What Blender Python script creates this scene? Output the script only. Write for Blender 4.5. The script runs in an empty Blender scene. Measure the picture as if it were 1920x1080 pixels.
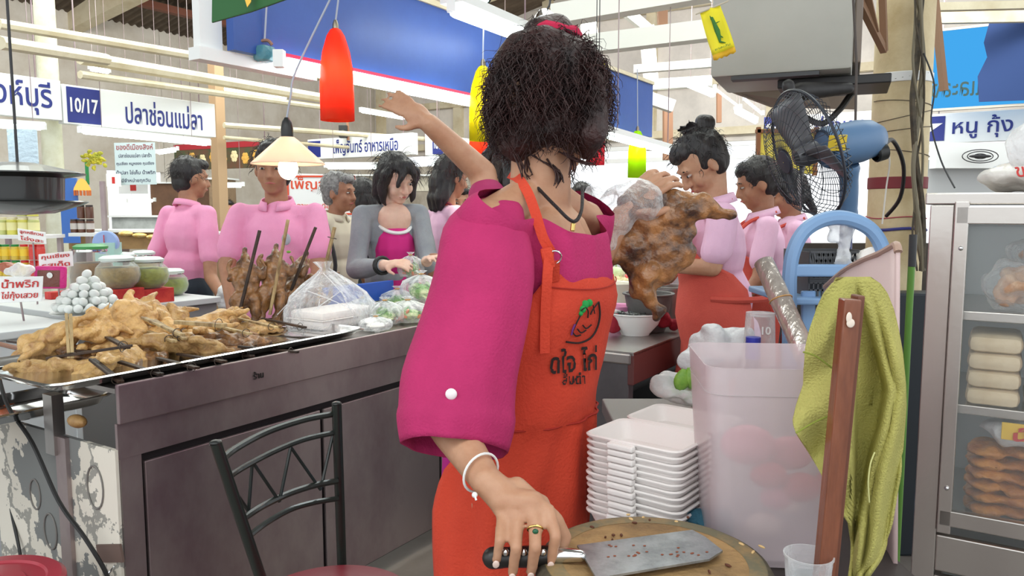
import bpy, bmesh, math, random
import numpy as np
from mathutils import Vector, Matrix, noise
random.seed(7)
V = Vector
R = math.radians
PI = math.pi
C = bpy.context.scene.collection
sc = bpy.context.scene

# ------------------------------------------------------------------ camera, world, light, exposure
F_PX = 1450.0
PITCH = R(5.75)
CAM = V((0, 0, 1.3))
cam = bpy.data.cameras.new('camera')
cam.sensor_width = 36
cam.lens = F_PX / 1920 * 36
cam.clip_start = 0.02
camo = bpy.data.objects.new('camera', cam)
C.objects.link(camo)
camo.location = CAM
camo.rotation_euler = (PI / 2 - PITCH, 0, 0)
sc.camera = camo

world = bpy.data.worlds.new('daylight')
sc.world = world
world.use_nodes = True
wn = world.node_tree.nodes
wn['Background'].inputs[0].default_value = (0.93, 0.97, 1.0, 1)
wn['Background'].inputs[1].default_value = 1.7

def area_light(name, loc, size, size_y, power, col, rot=(0, 0, 0)):
    l = bpy.data.lights.new(name, 'AREA')
    l.shape = 'RECTANGLE'
    l.size, l.size_y, l.energy, l.color = size, size_y, power, col
    o = bpy.data.objects.new(name, l)
    C.objects.link(o)
    o.location = loc
    o.rotation_euler = rot
    return o
# banks of fluorescent battens under the hall roof, out of frame above the aisles; the end wall fills are added
TW = (0.93, 1.0, 0.95)
area_light('aisle_tube_bank', (-0.6, 0.1, 2.75), 3.4, 0.5, 24, TW, (R(18), 0, 0))
area_light('aisle_tube_bank', (1.6, 4.0, 3.9), 4.0, 3.0, 110, TW)
area_light('aisle_tube_bank', (-3.0, 5.2, 3.4), 3.0, 3.0, 100, TW)
area_light('aisle_tube_bank', (-0.5, 8.0, 4.2), 6.0, 3.0, 220, TW)
area_light('end_wall_fill_light', (1.2, 6.4, 3.5), 5.0, 0.6, 230, (1.0, .98, .95), (R(100), 0, R(-30)))  # added fill to brighten the end wall, not a fitting of the hall
area_light('end_wall_fill_light', (-3.2, 6.6, 3.6), 4.0, 0.6, 110, (1.0, .98, .95), (R(100), 0, R(30)))  # second added fill, turned towards the left wall
sc.view_settings.view_transform = 'Standard'
sc.view_settings.look = 'None'
sc.view_settings.gamma = 1
sc.view_settings.use_curve_mapping = False
sc.view_settings.exposure = 0.0

# ------------------------------------------------------------------ places
cp, sp_ = math.cos(PITCH), math.sin(PITCH)
def ray(u, v):
    x = (u - 960) / F_PX
    y = (540 - v) / F_PX
    return V((x, cp + y * sp_, y * cp - sp_))
def P(u, v, Y):
    d = ray(u, v)
    return CAM + d * (Y / d.y)
def PZ(u, v, z):
    d = ray(u, v)
    return CAM + d * ((z - CAM.z) / d.z)
A = V((0.536, 0.844, 0))          # the stall row runs this way
B = V((-0.844, 0.536, 0))         # across the row
Z = V((0, 0, 1))
YAW = math.atan2(A.y, A.x)
TOPZ = 0.87
C0 = PZ(215, 725, TOPZ)
C0.z = 0
def CT(s, t, z):
    return C0 + A * s + B * t + Z * z

# ------------------------------------------------------------------ materials
def lin(c):
    return tuple(((x / 255) / 12.92 if x / 255 <= 0.04045 else ((x / 255 + 0.055) / 1.055) ** 2.4) for x in c)
_m = {}
def mat(name, col, rough=0.6, metal=0.0, col2=None, scale=8.0, bump=0.0, bscale=60.0, emit=0.0, trans=0.0,
        stretch=None, lo=0.4, hi=0.65, coat=0.0, sss=0.0, alpha=1.0, aniso=False):
    if name in _m:
        return _m[name]
    m = bpy.data.materials.new(name)
    m.use_nodes = True
    nt = m.node_tree
    n, l = nt.nodes, nt.links
    b = n['Principled BSDF']
    c1 = lin(col) + (1,)
    b.inputs['Base Color'].default_value = c1
    b.inputs['Roughness'].default_value = rough
    b.inputs['Metallic'].default_value = metal
    if coat: b.inputs['Coat Weight'].default_value = coat
    if trans: b.inputs['Transmission Weight'].default_value = trans
    if alpha < 1: b.inputs['Alpha'].default_value = alpha
    if sss:
        b.inputs['Subsurface Weight'].default_value = sss
        b.inputs['Subsurface Scale'].default_value = 0.01
    if emit:
        b.inputs['Emission Color'].default_value = c1
        b.inputs['Emission Strength'].default_value = emit
    tc = n.new('ShaderNodeTexCoord')
    src = tc.outputs['Object']
    if stretch:
        mp = n.new('ShaderNodeMapping')
        mp.inputs['Scale'].default_value = stretch
        l.new(src, mp.inputs['Vector'])
        src = mp.outputs[0]
    if col2 is not None:
        t = n.new('ShaderNodeTexNoise')
        t.inputs['Scale'].default_value = scale
        t.inputs['Detail'].default_value = 6
        t.inputs['Roughness'].default_value = 0.65
        l.new(src, t.inputs['Vector'])
        r = n.new('ShaderNodeValToRGB')
        r.color_ramp.elements[0].position = lo
        r.color_ramp.elements[1].position = hi
        r.color_ramp.elements[0].color = c1
        r.color_ramp.elements[1].color = lin(col2) + (1,)
        l.new(t.outputs[0], r.inputs[0])
        l.new(r.outputs[0], b.inputs['Base Color'])
        if emit: l.new(r.outputs[0], b.inputs['Emission Color'])
    if bump:
        t2 = n.new('ShaderNodeTexNoise')
        t2.inputs['Scale'].default_value = bscale
        t2.inputs['Detail'].default_value = 4
        l.new(src, t2.inputs['Vector'])
        bp = n.new('ShaderNodeBump')
        bp.inputs['Strength'].default_value = bump
        bp.inputs['Distance'].default_value = 0.01
        l.new(t2.outputs[0], bp.inputs['Height'])
        l.new(bp.outputs[0], b.inputs['Normal'])
    if name == 'roast_chicken_skin':
        oi = n.new('ShaderNodeObjectInfo'); hs = n.new('ShaderNodeHueSaturation'); mr_ = n.new('ShaderNodeMapRange')
        mr_.inputs[3].default_value = .72; mr_.inputs[4].default_value = 1.12
        l.new(oi.outputs['Random'], mr_.inputs[0]); l.new(mr_.outputs[0], hs.inputs['Value']); l.new(r.outputs[0], hs.inputs['Color']); l.new(hs.outputs[0], b.inputs['Base Color'])
    _m[name] = m
    return m
def emission(name, col, s):
    if name in _m: return _m[name]
    m = bpy.data.materials.new(name)
    m.use_nodes = True
    nt = m.node_tree
    nt.nodes.remove(nt.nodes['Principled BSDF'])
    e = nt.nodes.new('ShaderNodeEmission')
    e.inputs[0].default_value = lin(col) + (1,)
    e.inputs[1].default_value = s
    nt.links.new(e.outputs[0], nt.nodes['Material Output'].inputs[0])
    _m[name] = m
    return m
def film(name, col, opac=0.25, rough=0.15, edge=0.6, gloss=None, bump=0.6, bscale=30):
    """clear plastic film: light passes, creases and grazing angles catch it"""
    if name in _m: return _m[name]
    m = bpy.data.materials.new(name)
    m.use_nodes = True
    nt = m.node_tree
    n, l = nt.nodes, nt.links
    b = n['Principled BSDF']
    b.inputs['Base Color'].default_value = lin(col) + (1,)
    b.inputs['Roughness'].default_value = rough
    tr = n.new('ShaderNodeBsdfTransparent')
    mx = n.new('ShaderNodeMixShader')
    lw = n.new('ShaderNodeLayerWeight')
    lw.inputs[0].default_value = 0.35
    mr = n.new('ShaderNodeMapRange')
    mr.inputs[3].default_value = opac
    mr.inputs[4].default_value = edge
    l.new(lw.outputs['Facing'], mr.inputs[0])
    l.new(mr.outputs[0], mx.inputs[0])
    l.new(tr.outputs[0], mx.inputs[1])
    l.new(b.outputs[0], mx.inputs[2])
    l.new(mx.outputs[0], n['Material Output'].inputs[0])
    if bump:
        tc = n.new('ShaderNodeTexCoord')
        t2 = n.new('ShaderNodeTexNoise')
        t2.inputs['Scale'].default_value = bscale
        t2.inputs['Detail'].default_value = 3
        bp = n.new('ShaderNodeBump')
        bp.inputs['Strength'].default_value = bump
        bp.inputs['Distance'].default_value = 0.02
        l.new(tc.outputs['Object'], t2.inputs['Vector'])
        l.new(t2.outputs[0], bp.inputs['Height'])
        l.new(bp.outputs[0], b.inputs['Normal'])
        l.new(bp.outputs[0], lw.inputs['Normal'])
    _m[name] = m
    return m

# ------------------------------------------------------------------ object tools
W = {}
def tag(o, label=None, cat=None, group=None, kind=None):
    if label: o['label'] = label
    if cat: o['category'] = cat
    if group: o['group'] = group
    if kind: o['kind'] = kind
    return o
def thing(name, label, cat, loc, group=None, kind=None):
    o = bpy.data.objects.new(name, None)
    o.empty_display_size = 0.05
    C.objects.link(o)
    o.location = loc
    W[o.name] = V(loc)
    return tag(o, label, cat, group, kind)
def link_mesh(name, me, m, parent=None, base=None):
    o = bpy.data.objects.new(name, me)
    C.objects.link(o)
    if m is not None and not me.materials: me.materials.append(m)
    if parent is not None:
        off = W[parent.name]
        me.transform(Matrix.Translation(-off))
        o.parent = parent
        W[o.name] = off
    else:
        co = np.empty(len(me.vertices) * 3, 'f')
        me.vertices.foreach_get('co', co)
        co = co.reshape(-1, 3)
        if base is None:
            lo, hi = co.min(0), co.max(0)
            base = V(((lo[0] + hi[0]) / 2, (lo[1] + hi[1]) / 2, lo[2]))
        me.transform(Matrix.Translation(-V(base)))
        o.location = base
        W[o.name] = V(base)
    return o
def dup(root, loc=None, rot=None, scale=None, label=None):
    def cp_(o, par):
        c = o.copy()
        C.objects.link(c)
        if par is not None: c.parent = par
        for ch in [x for x in KIDS.get(o.name, [])]:
            cp_(ch, c)
        return c
    global KIDS
    KIDS = {}
    st = [root]
    while st:
        x = st.pop()
        KIDS[x.name] = list(x.children)
        st += list(x.children)
    c = cp_(root, None)
    if loc is not None: c.location = loc
    if rot is not None: c.rotation_euler = rot
    if scale is not None: c.scale = (scale,) * 3 if not hasattr(scale, '__len__') else scale
    if label: c['label'] = label
    W[c.name] = V(c.location)
    return c
def basis(x=None, y=None, z=None):
    """rotation matrix from a z axis and a rough x axis"""
    z = V(z).normalized()
    x = V(x) if x is not None else (V((1, 0, 0)) if abs(z.x) < 0.9 else V((0, 1, 0)))
    x = (x - z * x.dot(z)).normalized()
    y = z.cross(x)
    return Matrix((x, y, z)).transposed()
MROT = Matrix((A, B, Z)).transposed()      # columns: along the row, across, up
CROT = basis(x=-B, z=Z)                    # x runs right and nearer (-B), y along A
class MB:
    def __init__(s):
        s.v, s.f, s.mi, s.cur = [], [], [], 0
    def add(s, vs, fs):
        k = len(s.v)
        s.v += [tuple(x) for x in vs]
        s.f += [tuple(i + k for i in f) for f in fs]
        s.mi += [s.cur] * len(fs)
        return s
    def box(s, c, size, rot=None, bev=0.0):
        c = V(c)
        hx, hy, hz = size[0] / 2, size[1] / 2, size[2] / 2
        if bev <= 0:
            vs = [V((x, y, z)) for x in (-hx, hx) for y in (-hy, hy) for z in (-hz, hz)]
            fs = [(0, 1, 3, 2), (4, 6, 7, 5), (0, 4, 5, 1), (2, 3, 7, 6), (0, 2, 6, 4), (1, 5, 7, 3)]
        else:
            b = min(bev, hx * .9, hy * .9, hz * .9)
            bm = bmesh.new()
            bmesh.ops.create_cube(bm, size=1)
            for q in bm.verts: q.co = V((q.co.x * 2 * hx, q.co.y * 2 * hy, q.co.z * 2 * hz))
            bmesh.ops.bevel(bm, geom=bm.edges[:], offset=b, segments=2, affect='EDGES', profile=0.5)
            bm.verts.index_update()
            vs = [q.co.copy() for q in bm.verts]
            fs = [tuple(q.index for q in f.verts) for f in bm.faces]
            bm.free()
        if rot is not None: vs = [rot @ q for q in vs]
        return s.add([c + q for q in vs], fs)
    def bar(s, p, q, w, h, up=Z, bev=0.0):
        p, q = V(p), V(q)
        d = q - p
        m = basis(x=V(up).cross(d) if abs(V(up).normalized().dot(d.normalized())) < .99 else None, z=d)
        return s.box((p + q) / 2, (w, h, d.length), m, bev)
    def tube(s, pts, r, n=8, cap=True, closed=False):
        pts = [V(p) for p in pts]
        k = len(pts)
        rs = r if hasattr(r, '__len__') else [r] * k
        vs, prev = [], None
        for i, p in enumerate(pts):
            if closed: d = pts[(i + 1) % k] - pts[i - 1]
            else: d = pts[min(i + 1, k - 1)] - pts[max(i - 1, 0)]
            if d.length < 1e-9: d = V((0, 0, 1))
            m = basis(x=prev, z=d) if prev is not None else basis(z=d)
            prev = m.col[0].copy()
            for j in range(n):
                a = 2 * PI * j / n
                vs.append(p + (m.col[0] * math.cos(a) + m.col[1] * math.sin(a)) * rs[i])
        fs = []
        for i in range(k if closed else k - 1):
            for j in range(n):
                a, b = i * n, ((i + 1) % k) * n
                fs.append((a + j, a + (j + 1) % n, b + (j + 1) % n, b + j))
        if cap and not closed:
            fs.append(tuple(range(n))[::-1])
            fs.append(tuple(range((k - 1) * n, k * n)))
        return s.add(vs, fs)
    def loft(s, rings, cap=True, close=True, cap0=None, cap1=None):
        n = len(rings[0])
        vs = [p for r in rings for p in r]
        fs = []
        for i in range(len(rings) - 1):
            for j in range(n if close else n - 1):
                fs.append((i * n + j, i * n + (j + 1) % n, (i + 1) * n + (j + 1) % n, (i + 1) * n + j))
        c0 = cap if cap0 is None else cap0
        c1 = cap if cap1 is None else cap1
        if c0: fs.append(tuple(range(n))[::-1])
        if c1: fs.append(tuple(range((len(rings) - 1) * n, len(rings) * n)))
        return s.add(vs, fs)
    def lathe(s, c, prof, n=20, axis=Z, cap=False, x=None):
        m = basis(x=x, z=axis)
        c = V(c)
        rings = [[c + m @ V((r * math.cos(2 * PI * j / n), r * math.sin(2 * PI * j / n), z)) for j in range(n)] for r, z in prof]
        return s.loft(rings, cap=cap)
    def ell(s, c, r, rot=None, n=12, k=8):
        c = V(c)
        r = r if hasattr(r, '__len__') else (r, r, r)
        vs = [V((0, 0, -r[2]))]
        for i in range(1, k):
            t = PI * i / k
            for j in range(n):
                a = 2 * PI * j / n
                vs.append(V((r[0] * math.sin(t) * math.cos(a), r[1] * math.sin(t) * math.sin(a), -r[2] * math.cos(t))))
        vs.append(V((0, 0, r[2])))
        fs = [(0, 1 + (j + 1) % n, 1 + j) for j in range(n)]
        for i in range(k - 2):
            for j in range(n):
                a, b = 1 + i * n, 1 + (i + 1) * n
                fs.append((a + j, a + (j + 1) % n, b + (j + 1) % n, b + j))
        L = len(vs) - 1
        fs += [(L, L - n + j, L - n + (j + 1) % n) for j in range(n)]
        if rot is not None: vs = [rot @ q for q in vs]
        return s.add([c + q for q in vs], fs)
    def cap(s, p, q, r1, r2, n=12):
        """tapered capsule"""
        p, q = V(p), V(q)
        d = q - p
        if d.length < 1e-6: return s.ell(p, r1)
        m = basis(z=d)
        L = d.length
        prof = [(max(r1 * math.sin(t), 1e-4), -r1 * math.cos(t)) for t in (0, .4, .8, 1.2, PI / 2)]
        prof += [(max(r2 * math.cos(t), 1e-4), L + r2 * math.sin(t)) for t in (0, .4, .8, 1.2, PI / 2)]
        rings = [[p + m @ V((r * math.cos(2 * PI * j / n), r * math.sin(2 * PI * j / n), z)) for j in range(n)] for r, z in prof]
        return s.loft(rings, cap=True)
    def chain(s, pts, rs, n=12):
        for i in range(len(pts) - 1):
            s.cap(pts[i], pts[i + 1], rs[i], rs[i + 1], n)
        return s
    def mesh(s, smooth=True, name='m'):
        me = bpy.data.meshes.new(name)
        me.from_pydata(s.v, [], s.f)
        if any(s.mi): me.polygons.foreach_set('material_index', s.mi)
        me.validate()
        me.polygons.foreach_set('use_smooth', [smooth] * len(me.polygons))
        me.update()
        return me
    def build(s, name, m, parent=None, label=None, cat=None, group=None, kind=None, smooth=False, solid=0, sub=0, auto=True, base=None, mods=None):
        me = s.mesh(smooth, name)
        if smooth and auto:
            fix_sharp(me)
        mm = m if isinstance(m, (list, tuple)) else [m]
        for x in mm: me.materials.append(x)
        if solid or sub:
            me = bake(me, solid, sub)
        o = link_mesh(name, me, None, parent, base)
        return tag(o, label, cat, group, kind)
    def blob(s, name, m, parent=None, vox=0.01, it=3, fac=0.5, disp=None, label=None, cat=None, group=None, kind=None, base=None, cut=None):
        me = s.mesh(True, name)
        o = bpy.data.objects.new('tmp', me)
        C.objects.link(o)
        a = o.modifiers.new('r', 'REMESH')
        a.mode = 'VOXEL'
        a.voxel_size = vox
        if it:
            b = o.modifiers.new('s', 'SMOOTH')
            b.factor, b.iterations = fac, it
        dg = bpy.context.evaluated_depsgraph_get()
        me2 = bpy.data.meshes.new_from_object(o.evaluated_get(dg))
        bpy.data.objects.remove(o)
        bpy.data.meshes.remove(me)
        me2.materials.clear()
        me2.polygons.foreach_set('use_smooth', [True] * len(me2.polygons))
        if disp or cut:
            n = len(me2.vertices)
            co = np.empty(n * 3, 'f'); me2.vertices.foreach_get('co', co); co = co.reshape(-1, 3)
            if disp:
                no = np.empty(n * 3, 'f'); me2.vertices.foreach_get('normal', no); no = no.reshape(-1, 3)
                amp, scl = disp[0], disp[1]
                stv = V(disp[2]) if len(disp) > 2 else V((1, 1, 1))
                w = np.array([noise.noise(V((c[0] * stv.x, c[1] * stv.y, c[2] * stv.z)) * scl) for c in co])
                co = co + no * (w * amp)[:, None]
                me2.vertices.foreach_set('co', co.astype('f').ravel())
            if cut:
                bm = bmesh.new(); bm.from_mesh(me2)
                bmesh.ops.bisect_plane(bm, geom=bm.verts[:] + bm.edges[:] + bm.faces[:], plane_co=cut[0], plane_no=cut[1], clear_outer=True)
                bm.to_mesh(me2); bm.free()
            me2.update()
        for x in (m if isinstance(m, (list, tuple)) else [m]): me2.materials.append(x)
        o = link_mesh(name, me2, None, parent, base)
        return tag(o, label, cat, group, kind)
def fix_sharp(me, ang=0.6):
    bm = bmesh.new(); bm.from_mesh(me)
    for e in bm.edges:
        if len(e.link_faces) == 2:
            try:
                if e.calc_face_angle() > ang: e.smooth = False
            except Exception: pass
    bm.to_mesh(me); bm.free()
def bake(me, solid, sub):
    o = bpy.data.objects.new('tmp', me)
    C.objects.link(o)
    if sub:
        m = o.modifiers.new('u', 'SUBSURF'); m.levels = sub; m.render_levels = sub
    if solid:
        m = o.modifiers.new('t', 'SOLIDIFY'); m.thickness = solid; m.offset = 0
    dg = bpy.context.evaluated_depsgraph_get()
    me2 = bpy.data.meshes.new_from_object(o.evaluated_get(dg))
    bpy.data.objects.remove(o)
    bpy.data.meshes.remove(me)
    return me2
def spline(pts, k=6):
    """Catmull-Rom through pts"""
    pts = [V(p) for p in pts]
    out = []
    n = len(pts)
    for i in range(n - 1):
        a, b, c, d = pts[max(i - 1, 0)], pts[i], pts[i + 1], pts[min(i + 2, n - 1)]
        for j in range(k):
            t = j / k
            out.append(0.5 * ((2 * b) + (c - a) * t + (2 * a - 5 * b + 4 * c - d) * t * t + (3 * b - a - 3 * c + d) * t ** 3))
    out.append(pts[-1])
    return out
_font = {}
def lettering(txt, c, right, up, h, m, parent, width=None, name='lettering', depth=0.002, off=0.003, bold=0.0, mirror=False, sub_to=None):
    """flat printed characters centred on c, cap height about h"""
    cu = bpy.data.curves.new('t', 'FONT')
    cu.body = txt
    cu.align_x = 'CENTER'
    cu.align_y = 'CENTER'
    cu.extrude = depth / 2
    cu.offset = bold
    cu.resolution_u = 3
    o = bpy.data.objects.new('t', cu)
    C.objects.link(o)
    dg = bpy.context.evaluated_depsgraph_get()
    me = bpy.data.meshes.new_from_object(o.evaluated_get(dg))
    bpy.data.objects.remove(o)
    n = len(me.vertices)
    if n == 0: return None
    co = np.empty(n * 3, 'f'); me.vertices.foreach_get('co', co); co = co.reshape(-1, 3)
    lo, hi = co.min(0), co.max(0)
    mid = (lo + hi) / 2
    k = h / max(hi[1] - lo[1], 1e-6)
    kx = k if width is None else width / max(hi[0] - lo[0], 1e-6)
    right, up = V(right).normalized(), V(up).normalized()
    nr = right.cross(up).normalized()
    if mirror: kx = -kx
    out = [V(c) + right * ((q[0] - mid[0]) * kx) + up * ((q[1] - mid[1]) * k) + nr * (off + q[2]) for q in co]
    me.vertices.foreach_set('co', np.array(out, 'f').ravel())
    me.update()
    me.materials.clear()
    me.materials.append(m)
    return link_mesh(name, me, None, parent)
# ------------------------------------------------------------------ materials in use
CREAM = mat('cream_paint', (226, 216, 188), .6, col2=(205, 190, 155), scale=3)
COLM = mat('cream_column_paint', (222, 205, 165), .6, col2=(196, 174, 130), scale=4, bump=.1)
WALLM = mat('pale_plaster', (232, 226, 218), .8, col2=(205, 200, 194), scale=1.2)
WHITE = mat('white_paint', (238, 240, 238), .5)
SIGNW = mat('sign_white', (240, 242, 240), .45)
NAVY = mat('navy_print', (38, 50, 130), .5)
REDP = mat('red_print', (200, 45, 40), .5)
BLACK = mat('black_plastic', (24, 26, 25), .4)
DARK = mat('dark_grey_paint', (52, 52, 54), .5)
STEEL = mat('brushed_steel', (176, 172, 168), .32, metal=.9, col2=(158, 152, 150), scale=3, stretch=(1, 1, .15), bump=.02, bscale=90)
STEELD = mat('smudged_steel', (172, 158, 156), .40, metal=.75, col2=(138, 116, 122), scale=2.2, stretch=(1, 1, .6), bump=.03, bscale=40)
CHROME = mat('chrome', (220, 220, 220), .12, metal=1)
SKIN = mat('skin', (196, 150, 120), .5, col2=(182, 132, 102), scale=14, sss=.08, bump=.05, bscale=160)
SKIND = mat('tan_skin', (178, 128, 98), .5, col2=(160, 110, 84), scale=12, sss=.05)
SKINL = mat('pale_skin', (228, 190, 168), .5, col2=(216, 172, 150), scale=12, sss=.08)
HAIRB = mat('black_hair', (30, 27, 28), .45, col2=(46, 40, 40), scale=30, stretch=(1, 1, .2), bump=.5, bscale=120)
HAIRR = mat('auburn_hair', (58, 28, 26), .5, col2=(34, 20, 20), scale=18, bump=.6, bscale=90)
HAIRG = mat('grey_hair', (150, 148, 146), .6, col2=(95, 92, 92), scale=40, bump=.6, bscale=150)
PINK = mat('pink_polo_fabric', (240, 160, 196), .85, col2=(232, 148, 186), scale=5, bump=.15, bscale=300)
PINKL = mat('pale_pink_fabric', (240, 196, 222), .85, col2=(232, 186, 214), scale=5, bump=.15, bscale=300)
MAGENTA = mat('magenta_linen', (188, 40, 102), .85, col2=(174, 34, 94), scale=6, bump=.25, bscale=220)
ORANGE = mat('orange_apron_cotton', (214, 70, 44), .88, col2=(202, 62, 40), scale=5, bump=.3, bscale=200)
CORAL = mat('coral_apron_cotton', (210, 88, 74), .88, col2=(198, 78, 66), scale=5, bump=.2, bscale=200)
DENIM = mat('dark_denim', (44, 52, 62), .9)
CLEAR = film('clear_plastic_film', (245, 248, 250), .12, .1, .75)
GLOVE = film('glove_film', (246, 247, 248), .22, .2, .85, bump=.9, bscale=40)
CLEARW = film('cloudy_plastic_film', (246, 247, 248), .45, .3, .85)
WHITEBAG = film('white_plastic_bag', (238, 240, 242), .8, .35, .95)
GLASS = film('window_glass', (225, 235, 235), .06, .03, .6, bump=0)
TUBE = emission('fluorescent_glow', (236, 255, 248), 9)
BAMBOO = mat('pale_bamboo', (190, 165, 118), .6, col2=(120, 92, 58), scale=9, stretch=(3, 3, 1), bump=.2)
BAMBOOD = mat('charred_bamboo', (70, 50, 36), .6, col2=(38, 28, 24), scale=12, bump=.3)
CHICK = mat('roast_chicken_skin', (220, 178, 114), .42, col2=(150, 98, 52), scale=20, bump=.6, bscale=80, lo=.45, hi=.75, coat=.15)  # darker second tone is char and also paints shade for the creases
CHICKB = mat('browned_chicken_skin', (150, 106, 62), .36, col2=(70, 44, 28), scale=18, bump=.5, bscale=60, coat=.3)
CHICKG = mat('charred_chicken_skin', (176, 122, 72), .36, col2=(74, 50, 38), scale=13, bump=.9, bscale=44, lo=.40, hi=.60, coat=.3)
FOAM = mat('white_foam', (240, 235, 232), .55, bump=.06, bscale=220)
FOAMD = mat('speckled_white_foam', (238, 232, 230), .55, col2=(160, 130, 70), scale=14, lo=.78, hi=.82)
GREEN = mat('leaf_green', (98, 150, 50), .5, col2=(150, 190, 80), scale=20)
REDTHING = mat('red_plastic', (170, 38, 50), .4)

# ------------------------------------------------------------------ setting
fl = MB().box((0, 8, -.03), (30, 34, .06)).build('floor', mat('grey_floor_tile', (130, 122, 116), .5, col2=(105, 98, 92), scale=1.5, bump=.05))
tag(fl, kind='structure')
# hall end wall, seen high above the stalls; open to daylight underneath
S_END = 11.5
wl = MB()
wl.box(CT(S_END, 5.5, 4.75), (.15, 24, 4.7), MROT)
tag(wl.build('wall_far', WALLM), kind='structure')
tr = MB()
for t in range(-5, 14, 2):
    tr.box(CT(S_END - .14, t + .3, 4.6), (.14, .16, 4.6), MROT)
for z in (2.55, 3.35, 4.6, 6.0):
    tr.box(CT(S_END - .2, 5.5, z), (.1, 24, .12), MROT)
tag(tr.build('trim_1', CREAM), kind='structure')
# posts of the far opening
for i, t in enumerate((-4, -1.2, 2.4, 5.4, 9, 12)):
    tag(MB().box(CT(S_END - .1, t, 1.2), (.2, .2, 2.4), MROT).build('trim_%d' % (i + 10), CREAM), kind='structure')
# corrugated roof on the left, rising away from the eaves; painted soffit on the right
def roofsheet(name, s0, s1, t0, t1, z0, z1, m, pitch=.12, amp=.02):
    b = MB()
    n = int((s1 - s0) / pitch * 4)
    rows = []
    for i in range(n + 1):
        s = s0 + (s1 - s0) * i / n
        w = amp * math.sin(2 * PI * (s - s0) / pitch)
        rows.append([CT(s, t0, z0 + w), CT(s, t1, z1 + w)])
    b.loft(rows, cap=False, close=False)
    o = b.build(name, m, smooth=True, solid=.004, auto=False)
    return tag(o, kind='structure')
RUST = mat('weathered_roof_sheet', (118, 104, 88), .7, col2=(84, 70, 58), scale=1.5)
roofsheet('ceiling', -4, 11.5, 2.6, 10, 5.6, 4.0, RUST)
roofsheet('ceiling_right', -4, 11.5, -9, 2.6, 6.6, 5.6, mat('pale_roof_sheet', (206, 206, 208), .7), pitch=.2)
b = MB()
for t, z in ((4.4, 5.1), (6.6, 4.62), (8.6, 4.2)):
    b.bar(CT(-4, t, z), CT(11.4, t, z), .12, .1)
tag(b.build('trim_2', mat('rust_red_purlin', (128, 78, 60), .7)), kind='structure')
for i, s in enumerate((1.2, 5.2, 9.0)):
    tag(MB().bar(CT(s, -3, 5.75 if i else 5.9), CT(s, 10, 3.95), .2, .34).build('trim_%d' % (i + 3), CREAM), kind='structure')
# service pipes and rails running along the row
b = MB()
for (u0, v0, Y0, u1, v1, Y1, r) in (
        (0, 45, 5.2, 1180, 240, 11, .035), (150, 108, 5.8, 640, 190, 9, .05), (150, 140, 5.8, 640, 206, 9, .03),
        (0, 80, 4.6, 200, 112, 5.5, .04), (420, 235, 8, 900, 268, 11, .03), (420, 258, 8, 700, 280, 10, .02)):
    b.tube([P(u0, v0, Y0), P(u1, v1, Y1)], r, 8)
tag(b.build('trim_7', CREAM, smooth=True), kind='structure')
b = MB()   # white roof beams crossing above the aisle
for (u0, v0, u1, v1, Y0, Y1, w) in ((1040, 30, 1330, -20, 5.4, 4.9, .13), (1090, 86, 1340, 56, 6.4, 6.0, .14),
                                    (1190, 130, 1340, 118, 7.0, 6.7, .07), (1210, 160, 1335, 152, 8, 7.8, .1),
                                    (1130, -20, 1225, 60, 7, 8, .06), (1100, 5, 1110, 120, 7.5, 7.5, .14), (1212, 50, 1222, 170, 7.5, 7.5, .12),
                                    (1215, 60, 1140, 0, 7.2, 7, .05), (1218, 185, 1262, 200, 8, 8, .12)):
    b.bar(P(u0, v0, Y0), P(u1, v1, Y1), w, w)
tag(b.build('trim_8', mat('white_beam_paint', (232, 232, 224), .6)), kind='structure')
for i, (u0, v0, u1, v1, Y0, w) in enumerate(((1242, -20, 1242, 56, 6.2, .07), (1252, 190, 1252, 300, 9, .1), (1348, 175, 1348, 230, 9, .05))):
    tag(MB().bar(P(u0, v0, Y0), P(u1, v1, Y0), w, w).build('trim_%d' % (20 + i), mat('brown_post_paint', (150, 110, 84), .7)), kind='structure')
# rows of small white brackets below the end wall
b = MB()
for z, t0, t1 in ((2.32, -4, 4.5), (2.12, -4, 4.5)):
    b.box(CT(S_END - .5, (t0 + t1) / 2, z), (.05, t1 - t0, .07), MROT)
tag(b.build('trim_9', WHITE), kind='structure')

# left hall wall with one bright opening, far partition behind the stalls
HW = mat('dingy_hall_wall', (222, 216, 204), .8, col2=(198, 188, 172), scale=1.3)
b = MB()
b.box(CT(.4, 9.6, 3.0), (10.3, .12, 6.0), MROT); b.box(CT(9.2, 9.6, 3.0), (5.4, .12, 6.0), MROT)
b.box(CT(6.03, 9.6, .42), (.96, .12, .84), MROT); b.box(CT(6.03, 9.6, 3.95), (.96, .12, 4.1), MROT)
tag(b.build('wall_left', HW), kind='structure')
b = MB().box(CT(S_END - 1.2, 7.0, 1.05), (.1, 5.4, 2.1), MROT)
tag(b.build('wall_partition', mat('stall_back_wall', (206, 198, 184), .8, col2=(170, 158, 142), scale=2.2)), kind='structure')
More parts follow.
